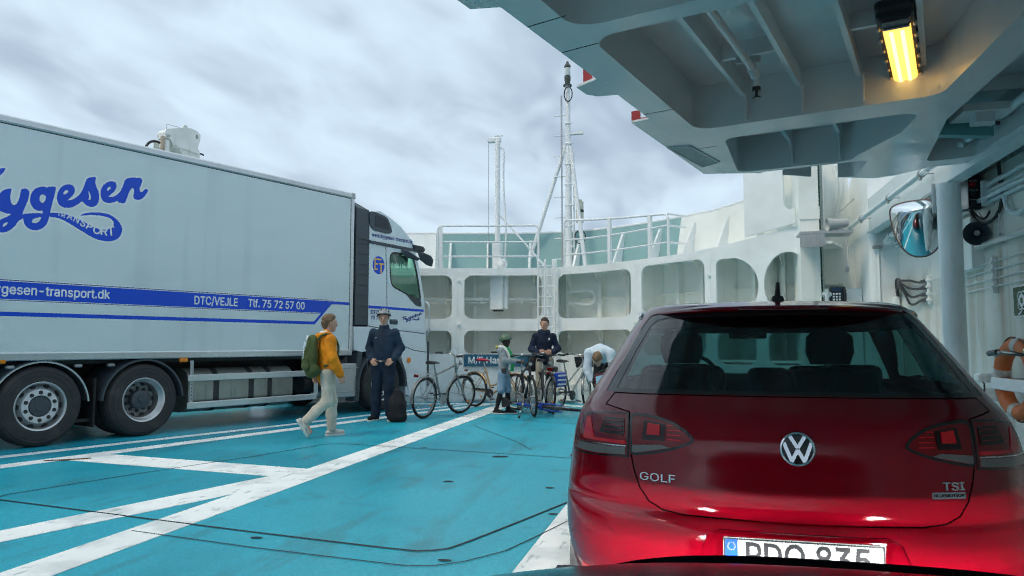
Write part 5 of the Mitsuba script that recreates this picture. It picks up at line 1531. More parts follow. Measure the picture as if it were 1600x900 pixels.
# wheels
for sgn in (-1, 1):
    for yw in YW:
        x0 = .865 * sgn
        R = .315
        ty = lathe([(.21, -.1), (.235, -.102), (.285, -.105), (.308, -.085), (.315, -.06), (.315, .06), (.308, .085), (.285, .1), (.235, .1), (.215, .095), (.205, .08)], 40, (x0 - .1 * sgn, yw, R), (sgn, 0, 0))
        wl = obj('wheel', ty, 'm_tyre', gv, smooth=40)
        obj('rim', merge([lathe([(.212, .08), (.20, .07), (.18, -.02), (.175, -.05)], 32, (x0 - .1 * sgn, yw, R), (sgn, 0, 0))] + [hull([(x0 - .04 * sgn, yw + r_ * math.cos(a + e_), R + r_ * math.sin(a + e_)) for r_, e_ in ((.03, .6), (.03, -.6), (.195, .14), (.195, -.14))] + [(x0 - .055 * sgn, yw + .19 * math.cos(a), R + .19 * math.sin(a)), (x0 - .06 * sgn, yw, R)]) for a in np.arange(5) * 2 * PI / 5] + [lathe([(0, .07), (.05, .065), (.055, .04)], 20, (x0 - .1 * sgn, yw, R), (sgn, 0, 0))]), 'm_rim', wl, smooth=30)
    # wheel wells
        obj('wheel_well', arch(yw, .342, .350, sgn * .55, sgn * .872, -.35, PI + .35, 24, zc=.315), 'm_dark', gv, smooth=False)
# floor, interior
obj('underbody', box(-.8, .8, .12, 4.1, .2, .235), 'm_dark', gv, smooth=False)
obj('cabin_floor', box(-.72, .72, .35, 3.2, .30, .32), 'm_dark', gv, smooth=False)
obj('boot_cover', prism([(-.62, .30), (.62, .30), (.66, .95), (-.66, .95)], .93, .945), 'm_seat', gv, smooth=False)


def seat(x, y, w, h0, h1, name):
    s_ = obj(name, [rbox(x, y + .04, (h0 + h1) / 2, w, .14, h1 - h0, .06, 2), rbox(x, y + .32, .62, w, .5, .16, .05, 2)], 'm_seat', gv, smooth=40)
    return s_


s_ = seat(0, 1.02, 1.28, .55, .98, 'rear_seat')
for x in (-.38, 0, .38):
    obj('headrest', rbox(x, 1.05, 1.075 if x else 1.06, .25 if x else .2, .08, .15, .045, 2), 'm_seat', s_, smooth=40)
for x in (-.42, .42):
    s_ = seat(x, 1.85, .50, .55, 1.12, 'front_seat')
    obj('headrest', hull([(x + a, 1.92 + b_, z) for a, z in ((.10, 1.13), (-.10, 1.13), (.125, 1.20), (-.125, 1.20), (.12, 1.29), (-.12, 1.29), (.08, 1.325), (-.08, 1.325)) for b_ in (-.05, .05)]), 'm_seat', s_, smooth=40)
    obj('headrest_rod', [cyl((x + a, 1.92, 1.08), (x + a, 1.92, 1.15), .007, 6) for a in (-.05, .05)], 'm_chrome', s_)
obj('dashboard', rbox(0, 2.78, .92, 1.40, .5, .22, .06, 2), 'm_seat', gv, smooth=40)
obj('rear_view_mirror', [rbox(.0, 2.42, 1.315, .24, .03, .065, .02, 2), cyl((0, 2.44, 1.33), (0, 2.40, 1.41), .012, 8)], 'm_black', gv, smooth=40)
obj('steering_wheel', tube([(-.37 + .18 * math.cos(a), 2.42 + .06 * math.sin(a), 1.0 + .17 * math.sin(a)) for a in np.linspace(0, 2 * PI, 28)], .014, 8, closed=True), 'm_black', gv, smooth=True)
lin = patch(sbox(0, 1.36, 3, 1.83), lambda u, v: SB(u, v) - np.array([0, 0, .02]), .1, .05)
obj('headliner', merge([lin, mirror_x(lin)]), 'm_seat', gv, smooth=False)
at_frame()

# ================================================================== the car the photograph is taken from: bonnet and lamps
at_frame(frame(.36, 0, 0, 0))
oc = thing('near_car', 'dark anthracite car bonnet at the bottom edge of the view', 'car')
scene['m_bonnet'] = {'type': 'twosided', 'bsdf': {'type': 'roughplastic', 'diffuse_reflectance': {'type': 'rgb', 'value': [0.014, 0.017, 0.020]}, 'alpha': 0.05, 'int_ior': 1.5}}


def bon(x, y):
    k = np.clip((y - .55) / 1.33, 0, 1)
    z = 1.0 - .16 * k - .10 * k ** 5
    z = z - .035 - .05 * np.abs(x / .85) ** 3 - .015 * (np.abs(x) > 2) + .0 * x
    return np.stack([x, y - .12 * (np.abs(x) / .8) ** 2.4 * k, z], -1)


hood = Polygon([(-.80, .55), (.80, .55), (.80, 1.5), (.74, 1.75), (.55, 1.87), (.2, 1.92), (-.2, 1.92), (-.55, 1.87), (-.74, 1.75), (-.80, 1.5)])
obj('bonnet', patch(hood, bon, .05, .05, .05), 'm_bonnet', oc, smooth=40)
fv, ff = [], []
for x in np.linspace(-.86, .86, 40):
    k = abs(x) / .86
    y = 1.93 - .16 * k ** 2.6
    zt = .735 - .16 * k ** 4
    for z, o in ((zt, 0), (zt - .06, .03), (.45, .045), (.28, .03), (.2, -.05)):
        fv.append((x, y + o, z))
for i in range(39):
    for j in range(4):
        ff += [[i * 5 + j, i * 5 + j + 1, (i + 1) * 5 + j + 1], [i * 5 + j, (i + 1) * 5 + j + 1, (i + 1) * 5 + j]]
obj('bumper', TM(fv, ff), 'm_bonnet', oc, smooth=50)
obj('grille', rbox(0, 1.975, .56, .9, .02, .10, .01), 'm_black', oc)
for sgn in (-1, 1):
    obj('wing', patch(Polygon([(.3, .25), (1.75, .22), (1.78, .62), (1.5, .70), (.3, .80)]), lambda y, z: np.stack([sgn * (.88 - .06 * np.clip((y - 1.3) / .45, 0, 1) ** 2 + 0 * z), y, z], -1), .1, .1), 'm_bonnet', oc, smooth=40)
    hl = obj('headlight', [box(sgn * .60 - .11, sgn * .60 + .11, 1.80, 1.985, .653, .663), box(sgn * .60 - .11, sgn * .60 + .11, 1.80, 1.82, .60, .652), box(sgn * .60 - .125, sgn * .60 - .11, 1.80, 1.98, .58, .663), box(sgn * .60 + .11, sgn * .60 + .125, 1.80, 1.98, .58, .663)], 'm_dark', oc, smooth=False)
    e_ = TM([(sgn * .60 + a, 1.90, z) for a, z in ((-.06, .645), (.06, .645), (.06, .655), (-.06, .655))], [[0, 1, 2], [0, 2, 3]])
    e_ = TM(e_.vertices, e_.faces[:, ::-1])
    obj('low_beam', e_, 'm_black', hl, smooth=False, emitter={'type': 'area', 'radiance': {'type': 'rgb', 'value': [3600, 3550, 3450]}})
    # daytime running light: dashes and a slanted line
    dr_ = [rbox(sgn * (.52 + .055 * i), 1.99, z, .04, .008, .012, .003) for i in range(3) for z in (.60, .645)] + [hull([(sgn * (.49 + a), 1.992, z) for a, z in ((0, .60), (.012, .60), (.05, .535), (.062, .535))] + [(sgn * .53, 1.985, .57)])]
    obj('running_light', dr_, 'm_plainwhite', hl, smooth=False, kind='stuff', emitter={'type': 'area', 'radiance': {'type': 'rgb', 'value': [30, 29, 27]}})
    obj('lamp_body', hull([(sgn * (.58 + a), y, z) for a in (-.16, .2) for y, z in ((1.78, .53), (1.78, .575), (1.975, .53), (1.965, .575))]), 'm_gloss', hl, smooth=False)
at_frame()
# ================================================================== bicycles
scene['m_silver'] = painted((0.34, 0.35, 0.34), (0.18, 0.18, 0.17), 0.5, 8.0, 21.0, 0.3, metallic=0.8)
scene['m_tan'] = painted((0.40, 0.27, 0.14), (0.25, 0.16, 0.08), 0.5, 8.0, 22.0, 0.3, metallic=0.4)
scene['m_bikeblack'] = pr((0.02, 0.021, 0.023), 0.3)
scene['m_bikegrey'] = painted((0.30, 0.32, 0.32), (0.15, 0.16, 0.16), 0.5, 8.0, 23.0, 0.35, metallic=0.5)
scene['m_bikeblue'] = pr((0.01, 0.05, 0.35), 0.3)
scene['m_pink'] = pr((0.50, 0.06, 0.12), 0.3)
scene['m_bikered'] = pr((0.5, 0.02, 0.05), 0.5)
scene['m_spoke'] = pr((0.5, 0.5, 0.5), 0.3, metallic=0.9)
scene['m_reflex'] = pr((0.8, 0.25, 0.03), 0.3)


def bike(name, label, x, y, rz, frame_mat='m_silver', style='men', bar='city', lean=.06, rx=0.0, z=0.0, R=.34, guards='m_silver', rack=True, saddle='m_black', basket=False, steer=0.0, stand=True, chaincase=False, pack=None, s=1.0, toggle=None):
    base = frame(x, y, z, 0, s=s)
    rot = trimesh.transformations.euler_matrix(rx, lean, rz, 'sxyz')
    B = base @ rot
    at_frame(B)
    k = thing(name, label, 'bicycle', 'bicycles standing and lying on the deck')
    RA, FA, BBk = np.array([0, -.47, R]), np.array([0, .60, R]), np.array([0, 0, .285])
    ST, HT, HB = np.array([0, -.19, .76]), np.array([0, .395, .90]), np.array([0, .44, .72])
    fr = []
    tb = lambda a, b, r, n=10: cyl(a, b, r, n)
    if style == 'men':
        fr += [tb(ST + [0, .01, -.04], HT - [0, 0, .03], .019), tb(BBk, HB, .022)]
    elif style == 'trapez':
        fr += [tb(np.array([0, -.10, .52]), HT - [0, 0, .03], .016), tb(BBk, HB, .019)]
    else:
        fr += [tube(spline([HB + [0, -.005, .02], (0, .33, .52), (0, .2, .38), BBk], 16), .021, 10), tube(spline([HT + [0, 0, -.05], (0, .25, .60), (0, .12, .47), (0, -.06, .44)], 16), .015, 10)]
    fr += [tb(BBk, ST, .019), tb(HB, HT, .024)]
    for sx in (-1, 1):
        fr += [tb(BBk + [sx * .03, 0, 0], RA + [sx * .06, 0, 0], .009), tb(ST + [sx * .016, .0, -.05], RA + [sx * .06, 0, 0], .007)]
    fr.append(cyl(BBk - [.035, 0, 0], BBk + [.035, 0, 0], .022, 12))
    obj('frame', fr, frame_mat, k)

    def wheel(c, nm, M=None):
        mv = (lambda m: moved(m, M)) if M is not None else (lambda m: m)
        w = obj(nm, mv(tube([c + R0 * np.array([0, math.cos(a), math.sin(a)]) for R0 in (R - .018,) for a in np.linspace(0, 2 * PI, 49)[:-1]], .0215, 8, closed=True)), 'm_rubber', k, smooth=True)
        obj('rim', mv(tube([c + (R - .043) * np.array([0, math.cos(a), math.sin(a)]) for a in np.linspace(0, 2 * PI, 49)[:-1]], .010, 6, closed=True)), 'm_silver', w, smooth=True)
        sp = []
        for i in range(28):
            a = 2 * PI * i / 28
            b_ = a + (.5 if i % 4 < 2 else -.5)
            sp.append(cyl(c + [(.03 if i % 2 else -.03), .02 * math.cos(b_), .02 * math.sin(b_)], c + (R - .045) * np.array([0, math.cos(a), math.sin(a)]), .0019, 4))
        obj('spokes', [mv(m_) for m_ in sp], 'm_spoke', w, smooth=False, kind='stuff')
        obj('hub', mv(merge([cyl(c - [.045, 0, 0], c + [.045, 0, 0], .02, 10), cyl(c - [.065, 0, 0], c + [.065, 0, 0], .008, 6)])), 'm_steel', w)
        obj('reflector', mv(rbox(c[0], c[1] + (R - .12) * .8, c[2] - (R - .12) * .6, .01, .07, .03, .004)), 'm_reflex', w)
        return w

    wheel(RA, 'rear_wheel')
    # the steered front: fork, wheel, bars
    ax = (HT - HB) / np.linalg.norm(HT - HB)
    M = trimesh.transformations.rotation_matrix(steer, ax, HB)
    mv = lambda m: moved(m, M)
    wheel(FA, 'front_wheel', M)
    fk = []
    for sx in (-1, 1):
        fk.append(tube(spline([HB + [sx * .045, .012, -.04], HB + [sx * .05, .035, -.14], FA + [sx * .055, -.05, .13], FA + [sx * .055, 0, 0]], 14), [.013] * 9 + [.011] * 5, 8))
    fk += [rbox(0, HB[1] + .008, HB[2] - .03, .12, .04, .03, .01), cyl(HB - [0, 0, .045], HT + ax * .13, .013, 10)]
    obj('fork', mv(merge(fk)), frame_mat, k)
    SM = HT + ax * .13 + np.array([0, .05, .01])
    if bar == 'city':
        pts = [(-.29, .17, 1.055), (-.27, .25, 1.06), (-.18, .40, 1.05), (-.06, SM[1], SM[2]), (.06, SM[1], SM[2]), (.18, .40, 1.05), (.27, .25, 1.06), (.29, .17, 1.055)]
    else:
        pts = [(-.31, .34, 1.05), (-.2, .37, 1.055), (-.06, SM[1], SM[2]), (.06, SM[1], SM[2]), (.2, .37, 1.055), (.31, .34, 1.05)]
    hb = obj('handlebar', mv(merge([tube(spline(pts, 30), .012, 8), cyl(HT + ax * .12, SM, .016, 8), rbox(0, SM[1], SM[2], .05, .045, .045, .012)])), 'm_silver' if frame_mat != 'm_bikeblack' else 'm_bikeblack', k, smooth=40)
    for e in (0, -1):
        p0 = np.array(pts[e])
        p1 = np.array(pts[1 if e == 0 else -2])
        d = (p1 - p0) / np.linalg.norm(p1 - p0)
        obj('grip', mv(cyl(p0 - d * .01, p0 + d * .125, .0185, 10)), 'm_black', hb)
        q = p0 + d * .16
        obj('brake_lever', mv(tube([q + [0, .0, 0], q + [0, .045, -.01], q - d * .06 + [0, .055, -.02], q - d * .10 + [0, .05, -.025]], .006, 6)), 'm_silver', hb)
    obj('bell', mv(sphere(np.array([.12, SM[1] - .01, SM[2] + .03]), .022, 2)), 'm_chrome', hb, smooth=True)
    obj('cable', [mv(tube(spline([np.array(pts[e]) * [.6, 1, 1], (pts[e][0] * .4, .50, 1.02), (0, .50, .92), (0, .45, .80)], 14), .004, 5)) for e in (1, -2)], 'm_black', hb, smooth=True, kind='stuff')
    obj('front_lamp', mv(merge([cyl((0, .50, .90), (0, .54, .90), .03, 12), rbox(0, .47, .89, .02, .07, .02, .004)])), 'm_steel', k)
    if guards:
        for nm, c, a0, a1, MM in (('rear_mudguard', RA, -.15, 2.75, None), ('front_mudguard', FA, .65, 3.3, M)):
            v, f = [], []
            aa = np.linspace(a0, a1, 26)
            if nm == 'rear_mudguard':
                aa = np.linspace(.35, 3.35, 26)
            for a in aa:
                for xo, ro in ((-.026, -.012), (-.016, .004), (.016, .004), (.026, -.012)):
                    rr = R + .022 + ro
                    v.append(c + np.array([xo, rr * math.cos(a), rr * math.sin(a)]))
            for i in range(len(aa) - 1):
                for j in range(3):
                    f += [[i * 4 + j, i * 4 + j + 1, (i + 1) * 4 + j + 1], [i * 4 + j, (i + 1) * 4 + j + 1, (i + 1) * 4 + j]]
            mg = TM(v, f)
            st_ = [cyl(c + [sx * .06, 0, 0], c + [sx * .024, (R + .015) * math.cos(aa[-4]), (R + .015) * math.sin(aa[-4])], .003, 5) for sx in (-1, 1)]
            mm_ = merge([mg] + st_)
            obj(nm, moved(mm_, MM) if MM is not None else mm_, guards, k, smooth=40)
    # saddle, post
    SPT = ST + (ST - BBk) / np.linalg.norm(ST - BBk) * .15
    obj('seat_post', cyl(ST - [0, 0, .02], SPT, .0135, 10), 'm_silver', k)
    sd = hull([(SPT[0] + a, SPT[1] + b_, SPT[2] + c_) for a, b_, c_ in ((-.085, -.13, .045), (.085, -.13, .045), (-.075, -.14, .01), (.075, -.14, .01), (-.09, -.05, .04), (.09, -.05, .04), (-.03, .08, .035), (.03, .08, .035), (-.018, .15, .025), (.018, .15, .025), (0, .155, .01), (-.06, -.06, .06), (.06, -.06, .06), (0, -.14, .055), (-.07, -.12, .005), (.07, -.12, .005), (0, .1, .042))])
    obj('saddle', sd, saddle, k, smooth=40)
    obj('saddle_rails', [cyl(SPT + [sx * .02, -.1, .01], SPT + [sx * .015, .1, .012], .005, 5) for sx in (-1, 1)], 'm_steel', k, kind='stuff')
    # drive
    obj('chainring', lathe([(.02, -.003), (.092, -.003), (.095, 0), (.092, .003), (.02, .003)], 28, BBk + [.05, 0, 0], (1, 0, 0)), 'm_steel', k)
    a = .7
    for sx in (1, -1):
        e = BBk + np.array([sx * .075, sx * .165 * math.cos(a), -sx * .165 * math.sin(a)])
        c_ = obj('crank', cyl(BBk + [sx * .065, 0, 0], e, .010, 8), 'm_silver', k)
        obj('pedal', rbox(e[0] + sx * .05, e[1], e[2], .08, .065, .022, .006), 'm_black', c_)
    if chaincase:
        ccp = unary_union([Point(0, .285).buffer(.085), Polygon([(0, .370), (-.47, R + .035), (-.47, R + .005), (0, .32)]), Point(-.43, R + .01).buffer(.03)])
        obj('chain_case', prism(ccp, .052, .066, (0, 0, 0), (0, 1, 0), (0, 0, 1)), 'm_trim', k, smooth=False)
    else:
        obj('chain', [cyl((.05, 0, .285 + .09), (.05, -.47, R + .04), .004, 5), cyl((.05, 0, .285 - .09), (.05, -.47, R - .04), .004, 5)], 'm_steel', k, kind='stuff')
        obj('chain_guard', prism(Polygon([(.05, .40), (-.12, .405), (-.30, .39), (-.3, .37), (-.12, .385), (.05, .375)]), .06, .066, (0, 0, 0), (0, 1, 0), (0, 0, 1)), 'm_black', k, smooth=False)
    obj('sprocket', lathe([(.01, -.004), (.04, -.004), (.04, .004), (.01, .004)], 18, RA + [.05, 0, 0], (1, 0, 0)), 'm_steel', k)
    if rack:
        rk = []
        for sx in (-1, 1):
            rk += [cyl((sx * .055, -.26, .745), (sx * .055, -.70, .735), .005, 6), cyl((sx * .055, -.55, .738), RA + [sx * .065, 0, 0], .005, 6), cyl((sx * .055, -.27, .745), (sx * .02, -.19, .70), .005, 6)]
        rk += [cyl((-.055, y_, .742), (.055, y_, .742), .004, 6) for y_ in (-.30, -.42, -.55, -.69)]
        r_ = obj('rack', rk, 'm_steel' if frame_mat != 'm_bikeblack' else 'm_bikeblack', k)
        obj('rear_light', rbox(0, -.725, .72, .09, .03, .045, .01), 'm_lampred', r_)
    if stand:
        obj('kick_stand', cyl((-.05, -.08, .27), (-.17, -.16, .01), .009, 8), 'm_steel', k)
    if basket:
        bk_ = []
        for zz_, w_, d_ in ((1.0, .19, .14), (.9, .18, .13), (.80, .165, .12)):
            bk_.append(tube([(sx * w_, .62 + sy * d_, zz_) for sx, sy in ((-1, -1), (1, -1), (1, 1), (-1, 1))], .004, 5, closed=True))
        sides = hull([(sx * .165, .62 + sy * .12, .79) for sx in (-1, 1) for sy in (-1, 1)] + [(sx * .19, .62 + sy * .14, 1.0) for sx in (-1, 1) for sy in (-1, 1)])
        keep = sides.faces[np.abs(sides.face_normals[:, 2]) < .9]
        obj('basket', mv(merge([TM(sides.vertices, keep)] + bk_)), 'm_black', k, smooth=False)
    if pack:
        pk = obj('pannier', [rbox(-.10, -.50, .60, .09, .30, .26, .03, 2), rbox(.10, -.50, .60, .09, .30, .26, .03, 2)][1 if toggle else 0], pack, k, smooth=40)
        for z_ in (.52, .60, .68):
            obj('pannier_stripe', rbox((.148 if toggle else -.148), -.50, z_, .006, .27, .028, .002), 'm_plainwhite', pk)
        obj('rear_box', rbox(0, -.60, .79, .15, .16, .09, .02), 'm_black', k)
        obj('rear_box_light', rbox(0, -.685, .79, .13, .02, .06, .008), 'm_lampred', k)
    at_frame()
    return k


def bike_between(name, label, rear, front, **kw):
    d = np.array(front) - np.array(rear)
    rz = math.atan2(-d[0], d[1])
    d = d / np.linalg.norm(d)
    o = np.array(rear) + d * .47 * kw.get('s', 1.0)
    return bike(name, label, o[0], o[1], rz, **kw)


bike_between('bicycle', 'silver city bicycle with a black saddle standing right in front of the truck cab', (-4.43, 11.74), (-4.13, 12.76), lean=.05, steer=-.25, saddle='m_black')
bike_between('bicycle', 'tan step-through bicycle with a red saddle behind the boy in the green helmet', (-4.28, 14.17), (-3.35, 13.70), frame_mat='m_tan', style='step', saddle='m_bikered', guards='m_tan', chaincase=True, lean=-.04, steer=.3)
bike_between('bicycle', 'black bicycle with straight handlebars held by the boy in the green helmet', (-3.16, 13.45), (-2.69, 12.47), frame_mat='m_bikeblack', bar='flat', guards=None, rack=False, lean=.04, steer=-.05)
bike_between('bicycle', 'black bicycle standing close behind the one the boy holds', (-2.98, 14.25), (-2.60, 13.32), frame_mat='m_bikeblack', bar='flat', guards='m_bikeblack', rack=False, lean=-.03, steer=.08)
bike_between('bicycle', 'grey bicycle with a front basket and blue pannier before the man in navy sweater', (-2.50, 13.42), (-2.06, 14.38), frame_mat='m_bikegrey', style='trapez', guards='m_bikegrey', basket=True, chaincase=True, lean=.05, steer=.35, pack='m_bikeblue', toggle=True)
bike('bicycle', 'blue bicycle lying flat on the deck beneath the grey one with the basket', -2.42, 13.20, math.radians(-133), frame_mat='m_bikeblue', style='men', bar='flat', guards='m_bikeblack', rack=False, lean=math.radians(83), z=.10, stand=False)
bike_between('bicycle', 'pink bicycle with a black grip leaning beside the lifebuoy at the right edge', (2.87, 6.55), (2.32, 5.50), s=1.13, frame_mat='m_pink', style='step', guards='m_bikeblack', lean=.08, steer=.25, stand=False)
# ================================================================== people
def skin_mat(key, col):
    scene[key] = pr(col, 0.45, 0.4)
    return key


skin_mat('m_skin', (0.50, 0.28, 0.20))
skin_mat('m_skin2', (0.42, 0.22, 0.15))
skin_mat('m_skindark', (0.035, 0.018, 0.012))


def cloth(key, col, col2=None, sc=40.0, rough=0.85):
    col2 = col2 or tuple(c * .7 for c in col)
    def fn(p, n, uv):
        a = noise(p.x * sc, p.y * sc, p.z * sc)
        b = fbm(p.x * 6.0, p.y * 6.0, p.z * 6.0, 3)
        return mix(col, col2, dr.clip(.35 * a + .65 * smoothstep(.35, .7, b), 0, 1))
    scene[key] = pr(proc(fn), rough, 0.25, sheen=0.3)
    return key


def person(name, label, x, y, face, J, H, skin, top, bottom, shoes, hair=None, R=None, seed=1, short=None, z=0.0, hand_curl=.6, top_k=.04, sleeve_end=.97, bare_sock=None):
    """J: joints in the person's own frame (x to the person's right, y forward, z up) for a height of 1.75 m"""
    R = R or {}
    rz = math.atan2(-face[0], face[1])
    at_frame(frame(x, y, z, rz, s=H / 1.75))
    key = thing(name, label, 'person')
    A = {k_: np.array(v, float) for k_, v in J.items()}
    hd, up_, fwd = A['head'], A.get('head_up', np.array([0, 0, 1.0])), A.get('look', np.array([0, 1.0, 0]))
    up_ = up_ / np.linalg.norm(up_)
    fwd = fwd - up_ * np.dot(fwd, up_)
    fwd /= np.linalg.norm(fwd)
    rt_ = np.cross(fwd, up_)
    hp = lambda a, b, c: hd + rt_ * a + fwd * b + up_ * c
    nb = A['neck']
    # ---- body: one continuous skin
    parts = [([A['pelvis'] + [0, 0, .02], A['waist'], A['chest']], [.115, .105, .115], ((0, 1, 0), .75)),
             ([A['chest'], nb], [.10, .06]), ([nb - (hd - nb) * .1, hp(0, -.015, -.06)], [.052, .05])]
    for s in ('l', 'r'):
        parts += [([A['sh' + s], A['el' + s], A['wr' + s]], [.046, .036, .024]), ([A['chest'] + [0, 0, .03], A['sh' + s]], [.07, .05]),
                  ([A['hip' + s], A['kn' + s], A['an' + s]], [.075, .05, .036]), ([A['an' + s] - [0, 0, .02], A['to' + s]], [.034, .028])]
    # head: cranium, face, jaw, nose, ears
    parts += [([hp(0, -.012, .03), hp(0, .018, .02)], [.088, .082], (rt_, .86)),
              ([hp(0, .025, -.03), hp(0, .045, -.078)], [.066, .040], (rt_, .95))]
    b1 = blend_solid(parts, .0115, .028)
    fine = [([hp(0, -.012, .03), hp(0, .018, .02)], [.089, .083], (rt_, .86)), ([hp(0, .025, -.03), hp(0, .047, -.080)], [.067, .041], (rt_, .95)),
            ([hp(0, .092, .012), hp(0, .108, -.026)], [.010, .015]), ([hp(-.03, .082, .030), hp(.03, .082, .030)], [.014, .014]),
            ([hp(-.018, .086, -.057), hp(.018, .086, -.057)], [.010, .010]), ([hp(-.03, .068, -.015), hp(-.032, .06, -.03)], [.022, .02]), ([hp(.03, .068, -.015), hp(.032, .06, -.03)], [.022, .02])]
    for s in (-1, 1):
        fine.append(([hp(s * .082, -.012, .018), hp(s * .084, -.008, -.018)], [.014, .011]))
    b2 = blend_solid(fine, .0055, .012)
    hands = []
    for s, sg in (('l', -1), ('r', 1)):
        w = A['wr' + s]
        d = A['ha' + s] - w
        L = np.linalg.norm(d)
        d = d / L
        pn = A.get('palm' + s, np.array([-sg, 0, 0.0]))          # palm faces
        pn = pn - d * np.dot(pn, d)
        pn /= np.linalg.norm(pn)
        sd = np.cross(d, pn)
        thd = A.get('thumb' + s, np.array([0, 1.0, 0]))
        if np.dot(sd, thd) < 0:
            sd = -sd
        hp_ = []
        kn = [w + d * .085 + sd * q for q in (.028, .009, -.010, -.028)]
        for q in kn:
            hp_.append(([w + d * .0, w + d * .03 + (q - w - d * .085) * .6, q], [.022, .018, .0125], (pn, .75)))
        for q, ln in zip(kn, (.070, .078, .072, .056)):
            c = hand_curl
            p1 = q + (d * math.cos(c * .5) + pn * math.sin(c * .5)) * ln * .45
            p2 = p1 + (d * math.cos(c * 1.4) + pn * math.sin(c * 1.4)) * ln * .32
            p3 = p2 + (d * math.cos(c * 2.2) + pn * math.sin(c * 2.2)) * ln * .25
            hp_.append(([q, p1, p2, p3], [.0105, .0095, .0088, .0075]))
        t0 = w + d * .02 + sd * .022
        t1 = t0 + (d * .6 + sd * .6 + pn * .35) * .045
        hp_.append(([t0, t1, t1 + (d * .9 + pn * .35) * .032, t1 + (d * .9 + pn * .5) * .052], [.015, .0125, .011, .009]))
        hands.append(blend_solid(hp_, .006, .008))
    m = merge([b1, b2] + hands)
    F0 = np.array(FR)
    m = TM(trimesh.transform_points(m.vertices, FR), m.faces)
    scene[key] = mikit.ply(m, skin, smooth=True)
    # ---- face details
    for s in (-1, 1):
        e = hp(s * .031, .078, .014)
        ey = obj('eye', sphere(e, .0115, 2), pr((.75, .74, .7), .2), key, smooth=True)
        obj('iris', sphere(e + fwd * .0072, .0062, 2), 'm_black', ey, smooth=True)
        obj('eyebrow', tube([hp(s * .012, .093, .032), hp(s * .03, .092, .038), hp(s * .048, .078, .032)], [.003, .0045, .003], 6), hair[1] if hair else 'm_black', key, smooth=True)
    obj('mouth', tube([hp(-.022, .084, -.058), hp(-.008, .0935, -.056), hp(.008, .0935, -.056), hp(.022, .084, -.058)], [.003, .0055, .0055, .003], 6), pr((.30, .10, .08), .5) if skin != 'm_skindark' else pr((.05, .02, .016), .4), key, smooth=True)
    # ---- top
    r0 = R.get('torso', (.150, .140, .158))
    ra = R.get('arm', (.068, .058, .046))
    tp = [([A['pelvis'] + [0, 0, R.get('hem', -.02)], A['waist'], A['chest'], A['chest'] * .4 + nb * .6], [r0[0], r0[1], r0[2], .098], ((0, 1, 0) if 'squash' not in R else R['squash'], .72)), ([A['chest'] * .3 + nb * .7, nb * .8 + hd * .2 + [0, -.01, 0]], [.09, .062])]
    for s in ('l', 'r'):
        we = A['el' + s] + (A['wr' + s] - A['el' + s]) * sleeve_end
        mid = (A['el' + s] + we) / 2
        tp += [([A['chest'] + [0, 0, .05], A['sh' + s]], [.078, ra[0] + .002]), ([A['sh' + s], A['el' + s], mid, we], [ra[0], ra[1], (ra[1] + ra[2]) / 2 + .004, ra[2]])]
    if 'extra_top' in R:
        tp += R['extra_top'](A, hp)
    jt = obj(R.get('top_name', 'jacket'), blend_solid(tp, .0105, top_k, .016, 10.0, seed), top, key, smooth=True)
    # ---- legs
    rl = R.get('leg', (.100, .074, .062))
    bt = [([A['pelvis'] + [0, 0, .05], A['pelvis'] - [0, 0, .06]], [.135, .13], ((0, 1, 0), .78))]
    for s in ('l', 'r'):
        if short:
            kk = A['hip' + s] + (A['kn' + s] - A['hip' + s]) * short
            bt += [([A['hip' + s], kk], [.105, .095])]
        else:
            e = A['kn' + s] + (A['an' + s] - A['kn' + s]) * .96
            bt += [([A['hip' + s], A['kn' + s], (A['kn' + s] + e) / 2, e], [rl[0], rl[1], (rl[1] + rl[2]) / 2, rl[2]])]
    obj(R.get('bottom_name', 'trousers'), blend_solid(bt, .0105, .03, .014, 9.0, seed + 5), bottom, key, smooth=True)
    if bare_sock:
        for s in ('l', 'r'):
            obj('legging', blend_solid([([A['kn' + s] + (A['hip' + s] - A['kn' + s]) * .3, A['kn' + s], (A['kn' + s] * .55 + A['an' + s] * .45), A['an' + s]], [.064, .058, .056, .04])], .0105, .02), bare_sock, key, smooth=True)
    # ---- shoes
    for s in ('l', 'r'):
        a, t = A['an' + s], A['to' + s]
        d = (t - a) * [1, 1, 0]
        d = (t - a) / np.linalg.norm(t - a)
        nrm_ = A.get('sole' + s, np.array([0, 0, 1.0]))
        nrm_ = nrm_ / np.linalg.norm(nrm_)
        d2 = d - nrm_ * np.dot(d, nrm_)
        d2 /= np.linalg.norm(d2)
        h0 = a - nrm_ * (A['foot_h'][0] if 'foot_h' in A else .045)
        sh = obj('shoe', blend_solid([([a - d2 * .01 + nrm_ * .01, h0 + d2 * .06], [.045, .043]), ([h0 - d2 * .05, h0 + d2 * .08, h0 + d2 * .17], [.040, .044, .036], (nrm_, .8))], .008, .02), shoes[0], key, smooth=True)
        so = hull([h0 + d2 * l_ + np.cross(d2, nrm_) * w_ - nrm_ * q for l_, w_ in ((-.09, -.025), (-.09, .025), (-.06, -.037), (-.06, .037), (.12, -.047), (.12, .047), (.18, -.036), (.18, .036), (.21, -.012), (.21, .012)) for q in (.024, .045)])
        obj('sole', so, shoes[1], sh, smooth=False)
